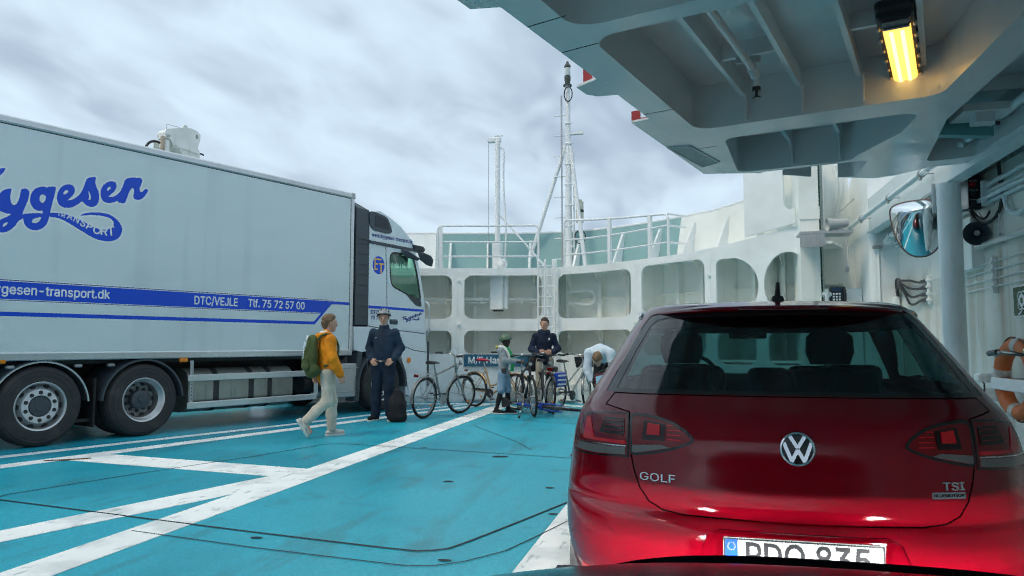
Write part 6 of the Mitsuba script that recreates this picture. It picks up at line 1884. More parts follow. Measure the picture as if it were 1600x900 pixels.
    # ---- hair
    if hair:
        kind, mat = hair
        if kind == 'short':
            hs = [([hp(0, -.030, .050), hp(0, .004, .072)], [.092, .078], (rt_, .90)), ([hp(0, -.065, .0), hp(0, -.06, -.035)], [.062, .05], (rt_, 1.0)),
                  ([hp(0, .052, .098), hp(0, -.03, .105)], [.030, .043]), ([hp(-.072, -.01, .045), hp(-.078, -.02, .0)], [.022, .012]), ([hp(.072, -.01, .045), hp(.078, -.02, .0)], [.022, .012])]
            hm = blend_solid(hs, .007, .018, .009, 45.0, seed + 9)
            obj('hair', hm, mat, key, smooth=True)
    return key, A, hp, rt_, fwd, up_


def std(**kw):
    J = dict(pelvis=(0, 0, .94), waist=(0, 0, 1.10), chest=(0, 0, 1.28), neck=(0, -.01, 1.47), head=(0, .02, 1.63),
             hipl=(-.09, 0, .90), hipr=(.09, 0, .90), knl=(-.10, .02, .50), knr=(.10, .02, .50), anl=(-.11, 0, .09), anr=(.11, 0, .09), tol=(-.13, .16, .04), tor=(.13, .16, .04),
             shl=(-.172, -.01, 1.385), shr=(.172, -.01, 1.385), ell=(-.235, -.02, 1.13), elr=(.235, -.02, 1.13), wrl=(-.245, .05, .88), wrr=(.245, .05, .88), hal=(-.245, .07, .80), har=(.245, .07, .80))
    J.update(kw)
    return J


cloth('m_orange', (0.75, 0.27, 0.014), (0.55, 0.18, 0.01))
cloth('m_olive', (0.075, 0.105, 0.04))
cloth('m_palekhaki', (0.52, 0.50, 0.43), (0.38, 0.37, 0.31))
cloth('m_navycloth', (0.022, 0.042, 0.072), (0.012, 0.024, 0.044))
cloth('m_jeans', (0.012, 0.025, 0.05), (0.008, 0.016, 0.03))
cloth('m_greyhood', (0.30, 0.34, 0.36), (0.2, 0.23, 0.25))
cloth('m_denim', (0.22, 0.34, 0.44), (0.14, 0.23, 0.32))
cloth('m_navysweat', (0.012, 0.022, 0.05), (0.008, 0.014, 0.03))
cloth('m_khaki', (0.42, 0.40, 0.33), (0.3, 0.28, 0.22))
cloth('m_lightblue', (0.60, 0.70, 0.76), (0.48, 0.58, 0.66))
cloth('m_blackcloth', (0.018, 0.019, 0.022))
cloth('m_greenvest', (0.03, 0.42, 0.13), (0.02, 0.3, 0.09))
cloth('m_whitecloth', (0.70, 0.72, 0.70), (0.58, 0.6, 0.58))
scene['m_hairbrown'] = pr((0.16, 0.095, 0.045), 0.55)
scene['m_hairdark'] = pr((0.05, 0.032, 0.02), 0.55)
scene['m_hairblond'] = pr((0.14, 0.085, 0.04), 0.6)
scene['m_shoewhite'] = pr((0.62, 0.62, 0.58), 0.5)
scene['m_shoegrey'] = painted((0.5, 0.49, 0.45), (0.04, 0.04, 0.045), 1.0, 9.0, 3.0, 0.5)
scene['m_helmgreen'] = pr((0.07, 0.13, 0.075), 0.4)

RVEC, FVEC = np.array([.971, .240]), np.array([-.240, .971])

# ---- walking boy in the orange jacket
def hood(A, hp):
    n = A['neck']
    return [([n + [-.085, -.03, .01], n + [0, -.11, -.03], n + [.085, -.03, .01]], [.040, .052, .040]), ([n + [-.08, .03, .0], n + [0, .06, -.03], n + [.08, .03, 0]], [.03, .03, .03])]


J = std(hipl=(-.09, .01, .90), knl=(-.10, .12, .50), anl=(-.09, .12, .09), tol=(-.10, .28, .04), hipr=(.09, -.01, .90), knr=(.10, -.02, .51), anr=(.09, -.33, .24), tor=(.10, -.25, .09), soler=(0, .85, .53),
        ell=(-.235, -.10, 1.14), wrl=(-.225, -.12, .90), hal=(-.22, -.10, .82), elr=(.235, .00, 1.13), wrr=(.24, .12, .90), har=(.24, .15, .82), head=(0, .035, 1.635), look=(0.05, 1, -.03))
K, A, hp, rt_, fw_, u_ = person('person', 'teenager in an orange jacket and pale trousers walking with a green backpack', -4.86, 9.16, RVEC * .84 + FVEC * .54, J, 1.63, 'm_skin', 'm_orange', 'm_palekhaki', ('m_shoegrey', 'm_shoewhite'),
                                hair=('short', 'm_hairblond'), R={'torso': (.168, .160, .165), 'arm': (.078, .070, .060), 'hem': -.08, 'extra_top': hood, 'leg': (.104, .082, .068)}, seed=3)
obj('undershirt', blend_solid([([A['neck'] + [-.06, -.03, .035], A['neck'] + [0, -.07, .02], A['neck'] + [.06, -.03, .035]], [.03, .034, .03])], .008, .02), 'm_whitecloth', K, smooth=True)
bpk = thing('backpack', 'olive green backpack with a white clip hanging on the back of the orange jacket', 'backpack')
bm_ = blend_solid([([(-.02, -.21, 1.36), (-.02, -.235, 1.15), (-.02, -.225, .98)], [.115, .150, .135], ((0, 1, 0), .62)), ([(-.10, -.20, .96), (.08, -.20, .96)], [.085, .085])], .011, .05, .012, 11.0, 31)
obj('bag', bm_, 'm_olive', bpk, smooth=True)
obj('front_pocket', blend_solid([([(-.08, -.31, 1.02), (.05, -.31, 1.02)], [.07, .07], ((0, 1, 0), .5)), ([(-.07, -.315, 1.12), (.04, -.315, 1.12)], [.06, .06], ((0, 1, 0), .5))], .011, .03, .006, 14.0, 7), 'm_olive', bpk, smooth=True)
for sx in (-1, 1):
    obj('strap', tube(spline([(sx * .10, -.16, 1.40), (sx * .11, -.08, 1.475), (sx * .115, .06, 1.44), (sx * .13, .125, 1.30), (sx * .155, .08, 1.12), (sx * .14, -.09, 1.02)], 30), .017, 8), 'm_olive', bpk, smooth=True)
obj('clip', [tube(spline([(.02, -.31, 1.38), (.05, -.34, 1.36), (.055, -.35, 1.30), (.03, -.35, 1.27), (.01, -.34, 1.32)], 20), .011, 6), tube(spline([(.05, -.34, 1.36), (.08, -.32, 1.42), (.03, -.30, 1.45), (-.02, -.29, 1.42)], 18), .011, 6)], 'm_plainwhite', bpk, smooth=True, kind='stuff')
obj('cord', tube(spline([(.04, -.35, 1.28), (.05, -.36, 1.2), (.03, -.36, 1.12)], 10), .006, 6), 'm_plainwhite', bpk, smooth=True)

# ---- man with the bicycle helmet, hands in his pockets
def belly(A, hp):
    return [([(0, .03, 1.06), (0, .03, 1.2)], [.135, .14], ((0, 1, 0), .85)), ([A['neck'] + [-.055, .0, .02], A['neck'] + [0, .055, .0], A['neck'] + [.055, 0, .02]], [.025, .025, .025])]


J = std(ell=(-.262, -.07, 1.15), wrl=(-.185, .085, .965), hal=(-.13, .13, .915), elr=(.262, -.07, 1.15), wrr=(.185, .085, .965), har=(.13, .13, .915), palml=(0, -1, .2), palmr=(0, -1, .2), thumbl=(0, .2, 1), thumbr=(0, .2, 1),
        look=(-.22, 1, .18), head=(0, .02, 1.625), anl=(-.12, 0, .09), tol=(-.16, .15, .04), anr=(.12, .02, .09), tor=(.16, .17, .04))
K, A, hp, rt_, fw_, u_ = person('person', 'man in navy jacket and white bicycle helmet standing with hands at his pockets', -4.98, 11.33, -FVEC * .98 - RVEC * .12, J, 1.80, 'm_skin', 'm_navycloth', 'm_jeans', ('m_blackcloth', 'm_shoewhite'),
                                hair=('short', 'm_hairbrown'), R={'torso': (.158, .165, .160), 'arm': (.068, .060, .050), 'hem': -.0, 'extra_top': belly, 'leg': (.108, .084, .074)}, seed=12)


def helmet(K, hp, up_, fw_, mat, rt_, vents=True, full=False):
    c = hp(0, -.008, .045)
    v, f = [], []
    N, Mr = 42, 12
    for i in range(N):
        a = 2 * PI * i / N
        for j in range(Mr + 1):
            b_ = (j / Mr) * (PI / 2 + (-.02 if not full else .14) - .20 * math.cos(a))
            wav = 1.04 + (.03 * math.cos(7 * a) * math.sin(b_ * 1.6) if vents else 0)
            v.append(c + (rt_ * .108 * math.sin(b_) * math.sin(a) + fw_ * .138 * math.sin(b_) * math.cos(a)) * wav + up_ * .112 * math.cos(b_) * wav)
    for i in range(N):
        i2 = (i + 1) % N
        for j in range(Mr):
            f += [[i * (Mr + 1) + j, i * (Mr + 1) + j + 1, i2 * (Mr + 1) + j + 1], [i * (Mr + 1) + j, i2 * (Mr + 1) + j + 1, i2 * (Mr + 1) + j]]
    m_ = TM(v, f)
    m_.merge_vertices()
    trimesh.repair.fix_normals(m_)
    m_ = TM(m_.vertices, m_.faces)
    h = obj('helmet', m_, mat, K, smooth=40)
    bm = lambda a: PI / 2 + (-.02 if not full else .14) - .20 * math.cos(a)
    rim_ = [c + (rt_ * .108 * math.sin(bm(a)) * math.sin(a) + fw_ * .138 * math.sin(bm(a)) * math.cos(a) + up_ * .112 * math.cos(bm(a))) * 1.03 for a in np.linspace(0, 2 * PI, 40)[:-1]]
    obj('helmet_rim', tube(rim_, .005 if not full else .008, 6, closed=True), mat if full else 'm_black', h, smooth=True)
    if vents:
        for s in (-.072, -.036, 0, .036, .072):
            for fb, L in ((.062, .075), (-.045, .08)):
                p = []
                for t in np.linspace(-.5, .5, 6):
                    y_ = fb + t * L
                    q = max(0.0, 1 - (s / .108) ** 2 - (y_ / .138) ** 2)
                    p.append(c + rt_ * s + fw_ * y_ + up_ * (.112 * math.sqrt(q) + .001))
                obj('vent', tube(p, [.003, .011, .014, .014, .011, .003], 6), 'm_black', h, smooth=True)
    for s in (-1, 1):
        obj('chin_strap', tube(spline([hp(s * .088, .02, .03), hp(s * .085, .01, -.03), hp(s * .05, .04, -.10), hp(0, .05, -.118)], 14), .0055, 6), 'm_black' if full else 'm_plainwhite', h, smooth=True)
    return h


helmet(K, hp, u_, fw_, pr((.24, .27, .28), .35), rt_)
gl = obj('glasses', [tube([hp(s * .031 + .024 * math.cos(a), .098, .012 + .017 * math.sin(a)) for a in np.linspace(0, 2 * PI, 20)[:-1]], .0025, 5, closed=True) for s in (-1, 1)] + [cyl(hp(-.008, .101, .014), hp(.008, .101, .014), .0025, 5)] + [cyl(hp(s * .055, .096, .014), hp(s * .082, .0, .016), .0022, 5) for s in (-1, 1)], 'm_black', K, smooth=True, kind='stuff')
obj('zip', tube([(0, .158, 1.30), (0, .150, 1.40), (0, .10, 1.47)], .004, 6), 'm_trim', K)
obj('jacket_seam', tube(spline([(-.15, .125, 1.33), (-.08, .150, 1.335), (.08, .150, 1.335), (.15, .125, 1.33)], 14), .004, 6), 'm_blackcloth', K)
obj('chest_badge', rbox(.085, .150, 1.31, .025, .012, .012, .003), 'm_steel', K)
obj('belt', tube([(.165 * math.cos(a), .12 * math.sin(a), .935) for a in np.linspace(0, 2 * PI, 30)[:-1]], .014, 6, closed=True), 'm_black', K)
obj('belt_buckle', rbox(.0, .135, .935, .035, .01, .022, .004), 'm_steel', K)
at_frame()

sk = thing('sack', 'black drawstring sack standing on the deck beside the helmeted man', 'bag')
at_frame(frame(-4.64, 11.12, 0, .2))
obj('bag', blend_solid([([(0, 0, .12), (0, 0, .30), (.0, 0, .44)], [.135, .135, .085], ((0, 1, 0), .8)), ([(-.07, 0, .07), (.07, 0, .07)], [.08, .08])], .009, .05, .012, 16.0, 5, cut=lambda g: .008 - g[..., 2]), 'm_blackcloth', sk, smooth=True)
obj('cord', tube(spline([(-.05, -.05, .49), (.0, -.06, .52), (.06, -.04, .50), (.12, -.05, .4), (.13, -.06, .2)], 20), .006, 6), 'm_black', sk, smooth=True)
at_frame()

# ---- boy with the green helmet holding the black bicycle
J = std(head=(0, .04, 1.615), look=(.10, 1, -.12), ell=(-.24, .09, 1.19), wrl=(-.16, .31, 1.16), hal=(-.13, .40, 1.155), elr=(.24, .09, 1.19), wrr=(.18, .31, 1.17), har=(.15, .40, 1.165), palml=(0, 0, -1), palmr=(0, 0, -1), thumbl=(1, 0, 0), thumbr=(-1, 0, 0),
        hipl=(-.09, .0, .90), knl=(-.10, .06, .50), anl=(-.10, .07, .09), tol=(-.11, .22, .04), knr=(.10, -.04, .50), anr=(.10, -.14, .10), tor=(.11, .02, .04), chest=(0, .02, 1.28))
K, A, hp, rt_, fw_, u_ = person('person', 'boy in a green helmet, grey hoodie and denim shorts holding a black bicycle', -3.33, 12.86, RVEC * .96 - FVEC * .28, J, 1.40, 'm_skindark', 'm_greyhood', 'm_denim', ('m_blackcloth', 'm_shoewhite'),
                                hair=None, R={'torso': (.158, .152, .160), 'arm': (.076, .066, .052), 'hem': -.05, 'extra_top': hood, 'top_name': 'hoodie', 'bottom_name': 'shorts'}, seed=21, short=.92, bare_sock='m_blackcloth')
helmet(K, hp, u_, fw_, 'm_helmgreen', rt_, vents=False, full=True)
vs_ = obj('scarf', [tube(spline([A['neck'] + [sx * .07, -.09, .01], A['neck'] + [sx * .10, .02, .015], (sx * .085, .13, 1.33), (sx * .09, .165, 1.12), (sx * .10, .16, .98)], 26), [.032] * 26, 10) for sx in (-1, 1)], 'm_whitecloth', K, smooth=True, label='white and green band round the neck', kind='stuff')
obj('green_band', [tube(spline([A['neck'] + [sx * .055, .04, .02], (sx * .055, .155, 1.33), (sx * .06, .19, 1.12), (sx * .07, .185, .95)], 26), [.028] * 26, 10) for sx in (-1, 1)], 'm_greenvest', vs_, smooth=True)
obj('belt_pouch', rbox(.165, .05, .96, .05, .11, .12, .02, 2), 'm_black', K)
obj('yellow_tag', sphere((.06, -.15, 1.49), .03, 2), pr((.6, .5, .03), .5), K, smooth=True)
at_frame()

# ---- man in the navy sweater
J = std(look=(.45, 1, -.38), head=(0, .03, 1.62), ell=(-.265, .0, 1.14), wrl=(-.13, .20, 1.06), hal=(-.05, .235, 1.07), elr=(.265, .0, 1.14), wrr=(.15, .19, 1.07), har=(.07, .235, 1.075), palml=(0, -1, 0), palmr=(0, -1, 0), thumbl=(0, 0, 1), thumbr=(0, 0, 1))
K, A, hp, rt_, fw_, u_ = person('person', 'dark haired man in a navy sweater and khaki trousers looking down beside the basket bicycle', -2.90, 14.42, -FVEC * .97 + RVEC * .1, J, 1.76, 'm_skin', 'm_navysweat', 'm_khaki', ('m_blackcloth', 'm_shoewhite'),
                                hair=('short', 'm_hairdark'), R={'torso': (.152, .148, .156), 'arm': (.064, .058, .048), 'hem': -.03, 'extra_top': hood, 'top_name': 'sweater'}, seed=33)
obj('chest_emblem', rbox(-.075, .150, 1.33, .03, .012, .05, .004), 'm_whitecloth', K)
obj('sling', tube(spline([(-.16, .06, 1.44), (-.08, .15, 1.32), (.05, .155, 1.15), (.18, .09, 1.0)], 20), .008, 6), 'm_blackcloth', K, smooth=True)
sb_ = thing('shoulder_bag', 'dark flat shoulder bag hanging at the left side of the navy sweater man', 'bag')
obj('bag', blend_solid([([(.19, .02, .98), (.30, .02, .80), (.22, -.02, .76)], [.05, .075, .07], ((.3, 1, 0), .45)), ([(.20, .0, .95), (.20, .0, .80)], [.06, .07], ((.3, 1, 0), .5))], .009, .04, .006, 12., 4), 'm_blackcloth', sb_, smooth=True)
obj('strap', tube(spline([(.19, .03, 1.0), (.20, .06, .93), (.24, .04, .88)], 10), .008, 6), 'm_black', sb_, smooth=True)
at_frame()

# ---- man bending down, seen from the front: his back is level and his head hangs
J = std(pelvis=(0, -.10, .93), waist=(0, .06, 1.03), chest=(0, .24, 1.08), neck=(0, .40, 1.05), head=(0, .50, .955), head_up=(0, .75, .42), look=(0, .2, -1),
        hipl=(-.10, -.10, .90), hipr=(.10, -.10, .90), knl=(-.12, -.02, .50), knr=(.12, -.02, .50), anl=(-.14, -.08, .09), anr=(.14, -.08, .09), tol=(-.17, .08, .04), tor=(.17, .08, .04),
        shl=(-.19, .33, 1.06), shr=(.19, .33, 1.06), ell=(-.23, .36, .80), elr=(.22, .36, .80), wrl=(-.12, .42, .60), wrr=(.14, .42, .60), hal=(-.08, .43, .53), har=(.10, .43, .53))
K, A, hp, rt_, fw_, u_ = person('person', 'man in a pale blue shirt bending down with his head lowered beyond the red car', -1.62, 13.52, -FVEC * .9 - RVEC * .30, J, 1.78, 'm_skin', 'm_lightblue', 'm_blackcloth', ('m_blackcloth', 'm_black'),
                                hair=('short', 'm_hairbrown'), R={'torso': (.150, .158, .172), 'arm': (.078, .068, .05), 'hem': .02, 'top_name': 'shirt', 'squash': (0, -.3, 1)}, seed=41)
at_frame()
fb_ = thing('folding_bag', 'dark round bag held low by the bending man beside the red car', 'bag')
fo = np.array([-1.50, 12.85, .66])
obj('bag', blend_solid([([fo + [-.11, 0, -.04], fo + [.11, .04, .06]], [.13, .13], ((.15, 1, .3), .3))], .01, .03, .006, 9., 3), 'm_blackcloth', fb_, smooth=True)
obj('rim', tube([fo + np.array([.22 * math.cos(a), -.03 + .04 * math.cos(a), .15 * math.sin(a) + .07 * math.cos(a)]) for a in np.linspace(0, 2 * PI, 36)[:-1]], .010, 6, closed=True), 'm_black', fb_, smooth=True)
obj('handle', tube(spline([fo + [-.05, .0, .17], fo + [0.02, .06, .26], fo + [.1, .02, .22]], 12), .008, 6), 'm_black', fb_, smooth=True)
# ================================================================== fittings on the starboard side
# long pipe along the girder with clamps, ending in an open nozzle
gp = thing('girder_pipe', 'long pale pipe clamped along the face of the girder above the round mirror', 'pipe')
obj('pipe', cyl((2.48, -10, 3.13), (2.48, 13.0, 3.13), .034, 14), 'm_girder', gp, smooth=40)
obj('end_collar', [cyl((2.48, 12.85, 3.13), (2.48, 13.05, 3.13), .055, 14), cyl((2.48, 13.0, 3.13), (2.46, 13.0, 2.92), .03, 10)], 'm_girder', gp)
obj('hanging_rod', [cyl((2.46, 12.9, 2.95), (2.37, 12.5, 2.45), .009, 6), rbox(2.365, 12.48, 2.42, .05, .05, .09, .01)], 'm_steel', gp)
for yy in (4.4, 5.9, 6.75, 7.5, 8.9, 10.3, 11.9):
    c_ = obj('clamp', [lathe([(.036, -.02), (.046, -.02), (.046, .02), (.036, .02)], 18, (2.48, yy, 3.13), (0, 1, 0))], 'm_steel', gp)
    obj('clamp_arm', [cyl((2.48, yy, 3.13), (2.598, yy, 3.13), .009, 6)], 'm_steel', c_)
    obj('clamp_bolt', [rbox(2.47, yy + .01, 3.08, .03, .03, .05, .006)], 'm_black' if yy in (6.75, 4.4) else 'm_steel', c_)
gp2 = thing('short_pipe', 'short pale pipe ending under the girder left of the round mirror', 'pipe')
obj('pipe', tube([(2.78, 9.3, 2.80), (2.78, 11.5, 2.80)], .045, 14), 'm_girder', gp2, smooth=40)
obj('end_fitting', [cyl((2.78, 11.45, 2.80), (2.78, 11.75, 2.74), .06, 12), rbox(2.84, 11.6, 2.75, .12, .05, .05, .01)], 'm_girder', gp2)

# convex mirror
cm = thing('convex_mirror', 'large quarter dome convex mirror with dark rim hanging by the pillar', 'mirror')
mc = np.array([2.44, 8.95, 2.71])
n_ = np.array([-.46, -.86, -.16])
n_ /= np.linalg.norm(n_)
u_m = np.cross([0, 0, 1.0], n_)
u_m /= np.linalg.norm(u_m)
v_m = np.cross(n_, u_m)
v, f = [], []
N, Mr = 48, 14
RX, RYu, RYd = .285, .13, .50


def mshape(a):
    c_, s_ = math.cos(a), math.sin(a)
    return RX * np.sign(c_) * abs(c_) ** .85, (RYu * np.sign(s_) * abs(s_) ** .55 if s_ > 0 else -RYd * abs(s_) ** 1.15)


for i in range(N):
    px_, py_ = mshape(2 * PI * i / N)
    for j in range(Mr + 1):
        r = j / Mr
        v.append(mc + u_m * px_ * r + v_m * py_ * r + n_ * .20 * (1 - r ** 2))
for i in range(N):
    i2 = (i + 1) % N
    for j in range(Mr):
        f += [[i * (Mr + 1) + j, i * (Mr + 1) + j + 1, i2 * (Mr + 1) + j + 1], [i * (Mr + 1) + j, i2 * (Mr + 1) + j + 1, i2 * (Mr + 1) + j]]
mm = TM(v, f)
mm.merge_vertices()
mm = TM(mm.vertices, mm.faces)
obj('mirror_glass', mm, pr((.84, .86, .86), .015, metallic=1.0), cm, smooth=True)
obj('rim', tube([mc + u_m * mshape(a)[0] + v_m * mshape(a)[1] for a in np.linspace(0, 2 * PI, 49)[:-1]], .010, 8, closed=True), pr((.16, .12, .11), .5), cm, smooth=True)
obj('back', hull([mc + u_m * mshape(a)[0] * .97 + v_m * mshape(a)[1] * .97 - n_ * .01 for a in np.linspace(0, 2 * PI, 25)[:-1]] + [mc - n_ * .06]), 'm_trim', cm, smooth=40)
obj('bracket', [cyl(mc - n_ * .05, (2.6, 8.47, 2.72), .018, 8), cyl(mc - n_ * .05 + v_m * .1, (2.62, 8.8, 2.93), .014, 8)], 'm_steel', cm)

# dark unit hanging beside the pillar
un = thing('signal_unit', 'black rectangular signal unit with a row of dark lamps hanging right of the pillar', 'signal light')
at_frame(frame(2.86, 8.62, 2.86, math.radians(14)))
obj('case', rbox(0, 0, 0, .15, .16, .42, .02), 'm_black', un)
obj('side_plate', [box(.078, .085, -.10, .10, -.2, .24), box(-.09, -.082, -.10, .02, -.2, .24)], 'm_steel', un, smooth=False)
for i, z_ in enumerate((.15, .05, -.05, -.15)):
    obj('lens', lathe([(0, .035), (.03, .03), (.035, 0), (.0, 0)], 16, (-.035, -.08, z_), (0, -1, 0)), ('m_trim', 'm_red', 'm_trim', 'm_trim')[i], un)
    obj('lens_hood', rbox(-.035, -.10, z_ + .035, .07, .05, .008, .002), 'm_steel', un)
obj('hanger', box(-.03, .03, .0, .05, .2, .5), 'm_steel', un, smooth=False)
at_frame()
obj('cable', tube(spline([(2.86, 8.62, 2.64), (2.90, 8.5, 2.50), (2.95, 8.3, 2.50), (2.97, 8.15, 2.62), (2.96, 8.12, 2.95), (2.95, 8.1, 3.05)], 40), .018, 8), 'm_black', un, smooth=True)
obj('cable', tube(spline([(2.87, 8.6, 2.64), (2.93, 8.45, 2.54), (2.95, 8.38, 2.60)], 20), .012, 8), 'm_black', un, smooth=True)

hs_ = thing('alarm_horn', 'black round horn loudspeaker mounted right of the pillar', 'loudspeaker')
ho = np.array([2.88, 8.55, 2.40])
hn = np.array([-.38, -.90, -.18])
hn /= np.linalg.norm(hn)
hr_ = obj('horn', lathe([(.02, -.2), (.06, -.2), (.075, -.16), (.075, -.10), (.05, -.05), (.085, -.01), (.118, .035), (.125, .045), (.118, .045), (.07, .0), (.04, -.05), (.0, -.07)], 30, ho, hn), pr((.03, .045, .055), .4), hs_, smooth=40)
obj('driver_core', lathe([(.03, -.02), (.028, .0), (.012, .01), (0, .012)], 18, ho, hn), pr((.45, .42, .42), .4), hr_, smooth=40)
obj('yoke', [cyl(ho - hn * .12, ho - hn * .12 + [.12, .05, 0], .014, 8)], 'm_steel', hs_)

# cable trays and pipes under the side deckhead
ct = thing('cable_tray', 'wire cable tray running under the side deckhead at the right edge', 'cable tray')
for xo, zo in ((2.76, 3.02), (2.76, 3.08), (2.96, 3.02), (2.96, 3.08), (2.83, 3.02), (2.90, 3.02)):
    obj('rail', cyl((xo, 2, zo), (xo, 12.0, zo), .006, 5), 'm_wire', ct, smooth=True)
for i, yy in enumerate(np.arange(2.5, 12, .16)):
    obj('rung', tube([(2.76, yy, 3.08), (2.76, yy, 3.02), (2.96, yy, 3.02), (2.96, yy, 3.08)], .0045, 5), 'm_wire', ct, smooth=True)
for xo in (2.79, 2.82, 2.86, 2.89, 2.93):
    obj('cable', tube([(xo + .006 * math.sin(yy * 3 + xo * 40), yy, 3.037 + .004 * math.sin(yy * 5 + xo * 9)) for yy in np.linspace(2, 12, 40)], .011, 6), pr((.13, .135, .13), .6), ct, smooth=True)
pp_ = thing('wall_pipes', 'parallel grey pipes running along the side wall below the cable tray', 'pipes')
for xo, zo, r_ in ((2.955, 2.88, .026), (2.955, 2.80, .024), (2.90, 2.73, .022), (2.955, 2.70, .022)):
    obj('pipe', cyl((xo, 2, zo), (xo, 12.0, zo), r_, 12), 'm_girder', pp_, smooth=40)
for yy in np.arange(3.2, 12, 1.3):
    obj('pipe_clamp', rbox(2.94, yy, 2.79, .11, .04, .26, .008), 'm_girder', pp_)
fx = thing('flexible_pipe', 'grey bent pipe hanging below the wall pipes at the right edge', 'pipe')
obj('pipe', tube(spline([(2.95, 8.0, 2.70), (2.95, 7.96, 2.58), (2.95, 7.86, 2.50), (2.95, 7.6, 2.48), (2.95, 7.0, 2.48)], 30), .024, 10), 'm_girder', fx, smooth=True)
tl = thing('tube_lamp', 'unlit clear tube lamp on the side wall above the stains', 'lamp')
obj('tube', cyl((2.93, 8.75, 2.27), (2.93, 7.3, 2.27), .028, 12), pr((.55, .57, .54), .2), tl, smooth=40)
obj('end_cap', [cyl((2.93, 8.75, 2.27), (2.93, 8.86, 2.27), .034, 12)], 'm_steel', tl)
obj('holder', [rbox(2.965, 8.2, 2.29, .06, .05, .09, .01), cyl((2.965, 8.2, 2.33), (2.965, 8.2, 2.62), .007, 6)], 'm_steel', tl)
obj('lamp_cable', tube(spline([(2.965, 8.2, 2.6), (2.96, 8.3, 2.52), (2.95, 8.5, 2.52), (2.93, 8.6, 2.62)], 16), .006, 6), 'm_steel', tl, smooth=True)
wr = thing('tensioned_wire', 'thin wires clamped along the side wall at shoulder height', 'wire')
for i, z_ in enumerate((2.075, 1.99, 1.90, 1.82)):
    obj('wire', cyl((2.97, 10.7, z_ - .02), (2.97, 6.9, z_ + .03), .008, 6), 'm_girder', wr, smooth=True)
for yy in (10.55, 8.42):
    w_ = obj('clamp_bar', rbox(2.975, yy, 1.95, .045, .05, .38, .008), 'm_white', wr)
    for z_ in (2.075, 1.99, 1.90, 1.82):
        obj('clamp_block', rbox(2.955, yy, z_, .035, .065, .035, .006), 'm_white', w_)
ca_ = thing('cable_bundle', 'four black cables looping out of a white socket on the wall', 'cables')
for i, z_ in enumerate((2.075, 1.99, 1.90, 1.82)):
    obj('cable', tube(spline([(2.95, 12.0 - .02 * i, 1.95), (2.93, 11.95 - .02 * i, 2.05 + .05 * (3 - i)), (2.92, 11.7 - .05 * i, 2.17 - .055 * i), (2.94, 11.35, z_ + .06 - .02 * i), (2.96, 10.95, z_), (2.965, 10.7, z_)], 36), .016, 8), 'm_black', ca_, smooth=True)
    obj('plug', cyl((2.965, 10.85, z_), (2.965, 10.6, z_), .024, 10), 'm_black', ca_)
so = thing('socket_box', 'white round socket box with two pipes below the cable loops', 'socket')
obj('socket', [lathe([(0, -.14), (.05, -.14), (.06, -.05), (.085, -.045), (.085, -.02), (.055, -.01), (.055, .10), (.04, .13), (0, .13)], 20, (2.93, 12.0, 1.82), (0, 0, 1))], 'm_white', so, smooth=40)
for yy in (11.9, 12.06):
    obj('conduit', cyl((2.96, yy, .2), (2.96, yy, 1.75), .016, 8), 'm_white', so, smooth=True)
cd = thing('conduit', 'thin vertical conduit on the wall under the short pipe', 'conduit')
obj('conduit', cyl((2.72, 12.03, 1.2), (2.72, 12.03, 2.72), .012, 8), 'm_white', cd, smooth=True)
obj('box', rbox(2.70, 12.01, 2.70, .14, .05, .05, .01), 'm_steel', cd)
cb2 = thing('wall_cabinet', 'white cabinet on the side wall right behind the pillar', 'cabinet')
obj('case', box(2.88, 2.998, 8.72, 9.4, 2.05, 2.6), 'm_white', cb2, smooth=False)
obj('case_seam', box(2.878, 2.8798, 8.735, 9.385, 2.07, 2.58), 'm_white2', cb2, smooth=False)

# emergency keypad phone in the doorway
kp = thing('keypad_phone', 'dark telephone with a light keypad on the panel above the car roof', 'telephone')
at_frame(frame(2.20, 12.45, 1.98, math.radians(6)))
obj('case', [rbox(0, 0, 0, .24, .05, .34, .015)], pr((.03, .04, .05), .4), kp)
obj('display', rbox(-.02, -.027, .12, .14, .01, .055, .004), pr((.02, .05, .11), .2), kp)
for i in range(4):
    for j in range(3):
        obj('key', rbox(-.065 + j * .045, -.03, .05 - i * .045, .03, .014, .028, .004), 'm_plainwhite', kp)
obj('handset', [tube(spline([(.09, -.05, .11), (.095, -.07, .0), (.09, -.05, -.11)], 14), .022, 8), sphere((.09, -.05, .10), .03, 2), sphere((.09, -.045, -.10), .03, 2)], 'm_black', kp, smooth=True)
at_frame()
vv = thing('pipe_valve', 'grey valve on the post beside the keypad phone', 'valve')
obj('valve_body', [rbox(2.03, 12.4, 2.02, .16, .08, .09, .03), cyl((2.03, 12.36, 1.9), (2.03, 12.36, 2.1), .03, 10), cyl((1.93, 12.4, 2.02), (1.93, 12.4, 2.10), .03, 10)], 'm_girder', vv)

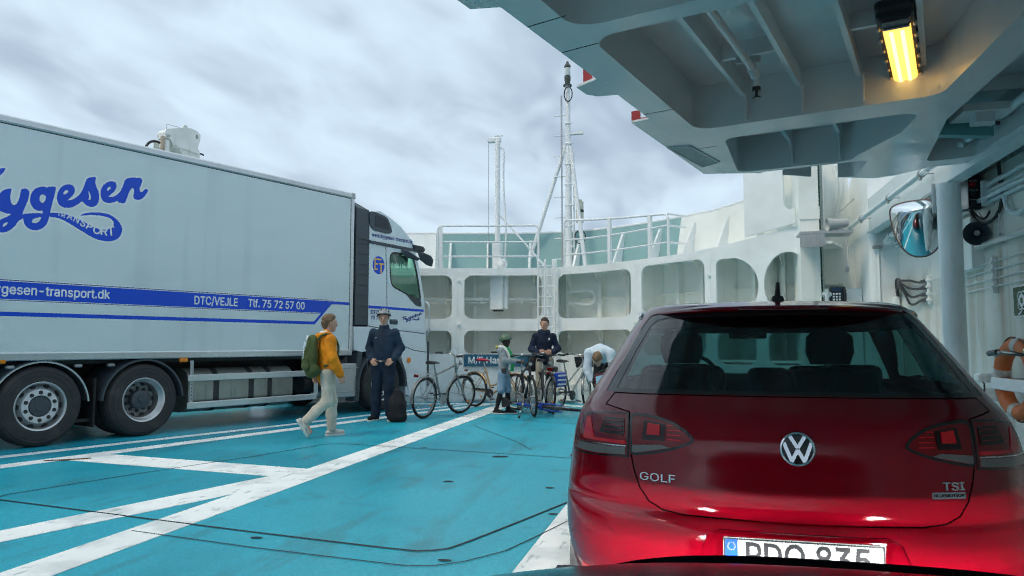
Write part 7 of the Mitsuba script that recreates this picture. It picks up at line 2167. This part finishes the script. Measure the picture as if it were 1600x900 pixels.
# green sign, lifebuoy with bracket
gs = thing('lifebuoy_sign', 'green sign with a white lifebuoy symbol on the side wall', 'sign')
so_ = np.array([2.985, 8.02, 1.50])
obj('board', box(2.985, 2.998, 7.62, 8.02, 1.50, 1.80), pr((.72, .74, .72), .4), gs, smooth=False)
obj('field', box(2.982, 2.9848, 7.635, 8.005, 1.515, 1.785), pr((.004, .055, .022), .35), gs, smooth=False)
c2 = Point(.20, .155)
flower = unary_union([Point(.20 + .052 * math.cos(a), .155 + .052 * math.sin(a)).buffer(.052, 12) for a in (PI / 4, 3 * PI / 4, 5 * PI / 4, 7 * PI / 4)])
ringp = unary_union([flower.difference(flower.buffer(-.012)), Point(.20, .155).buffer(.062, 20).difference(Point(.20, .155).buffer(.030, 16)), LineString([(.19, .06), (.15, .035), (.12, .03)]).buffer(.008)])
obj('symbol', prism(ringp, .0002, .003, (2.982, 8.02, 1.50), (0, -1, 0), (0, 0, 1), (-1, 0, 0)), 'm_plainwhite', gs, smooth=False)

lb = thing('lifebuoy', 'orange lifebuoy with grey bands in a white bracket on the side wall', 'lifebuoy')
lc = np.array([2.84, 7.60, .93])
ring_pts = lambda a0, a1, n: [lc + .30 * np.array([.08 * math.cos(a), -math.cos(a), math.sin(a)]) for a in np.linspace(a0, a1, n)]
scene['m_buoy'] = painted((.52, .13, .03), (.32, .07, .02), .7, 5., 2., .5)
obj('ring', tube(ring_pts(0, 2 * PI, 49)[:-1], .072, 14, closed=True), 'm_buoy', lb, smooth=True)
for a in (.45 * PI, .95 * PI, 1.45 * PI, 1.95 * PI):
    obj('band', tube(ring_pts(a - .13, a + .13, 6), .0745, 14), 'm_shoegrey', lb, smooth=40)
for a0 in np.arange(4) * PI / 2 + .45 * PI:
    aa = np.linspace(a0 + .1, a0 + PI / 2 - .1, 14)
    obj('grab_line', tube([lc + (.372 + .022 * math.sin((a - aa[0]) / (aa[-1] - aa[0]) * PI)) * np.array([.0, -math.cos(a), math.sin(a)]) + [-.02, 0, 0] for a in aa], .009, 6), pr((.12, .05, .02), .7), lb, smooth=True)
br = thing('lifebuoy_bracket', 'white metal bracket holding the lifebuoy', 'bracket')
obj('front_bar', rbox(2.74, 7.45, .88, .03, .95, .11, .008), 'm_plainwhite', br)
obj('arm', [box(2.755, 2.998, 7.86, 7.9, .84, .93), box(2.755, 2.998, 7.02, 7.06, .84, .93)], 'm_plainwhite', br, smooth=False)
bxs = thing('light_box', 'white buoy light box with a coiled line beside the lifebuoy', 'box')
obj('case', [rbox(2.90, 8.55, .90, .18, .16, .09, .02), rbox(2.88, 8.42, .74, .2, .2, .12, .02)], 'm_white', bxs)
obj('line', tube(spline([(2.82, 8.4, .86), (2.78, 8.25, .80), (2.76, 8.2, .55), (2.74, 8.0, .42), (2.72, 7.8, .48)], 30), .008, 6), 'm_black', bxs, smooth=True)
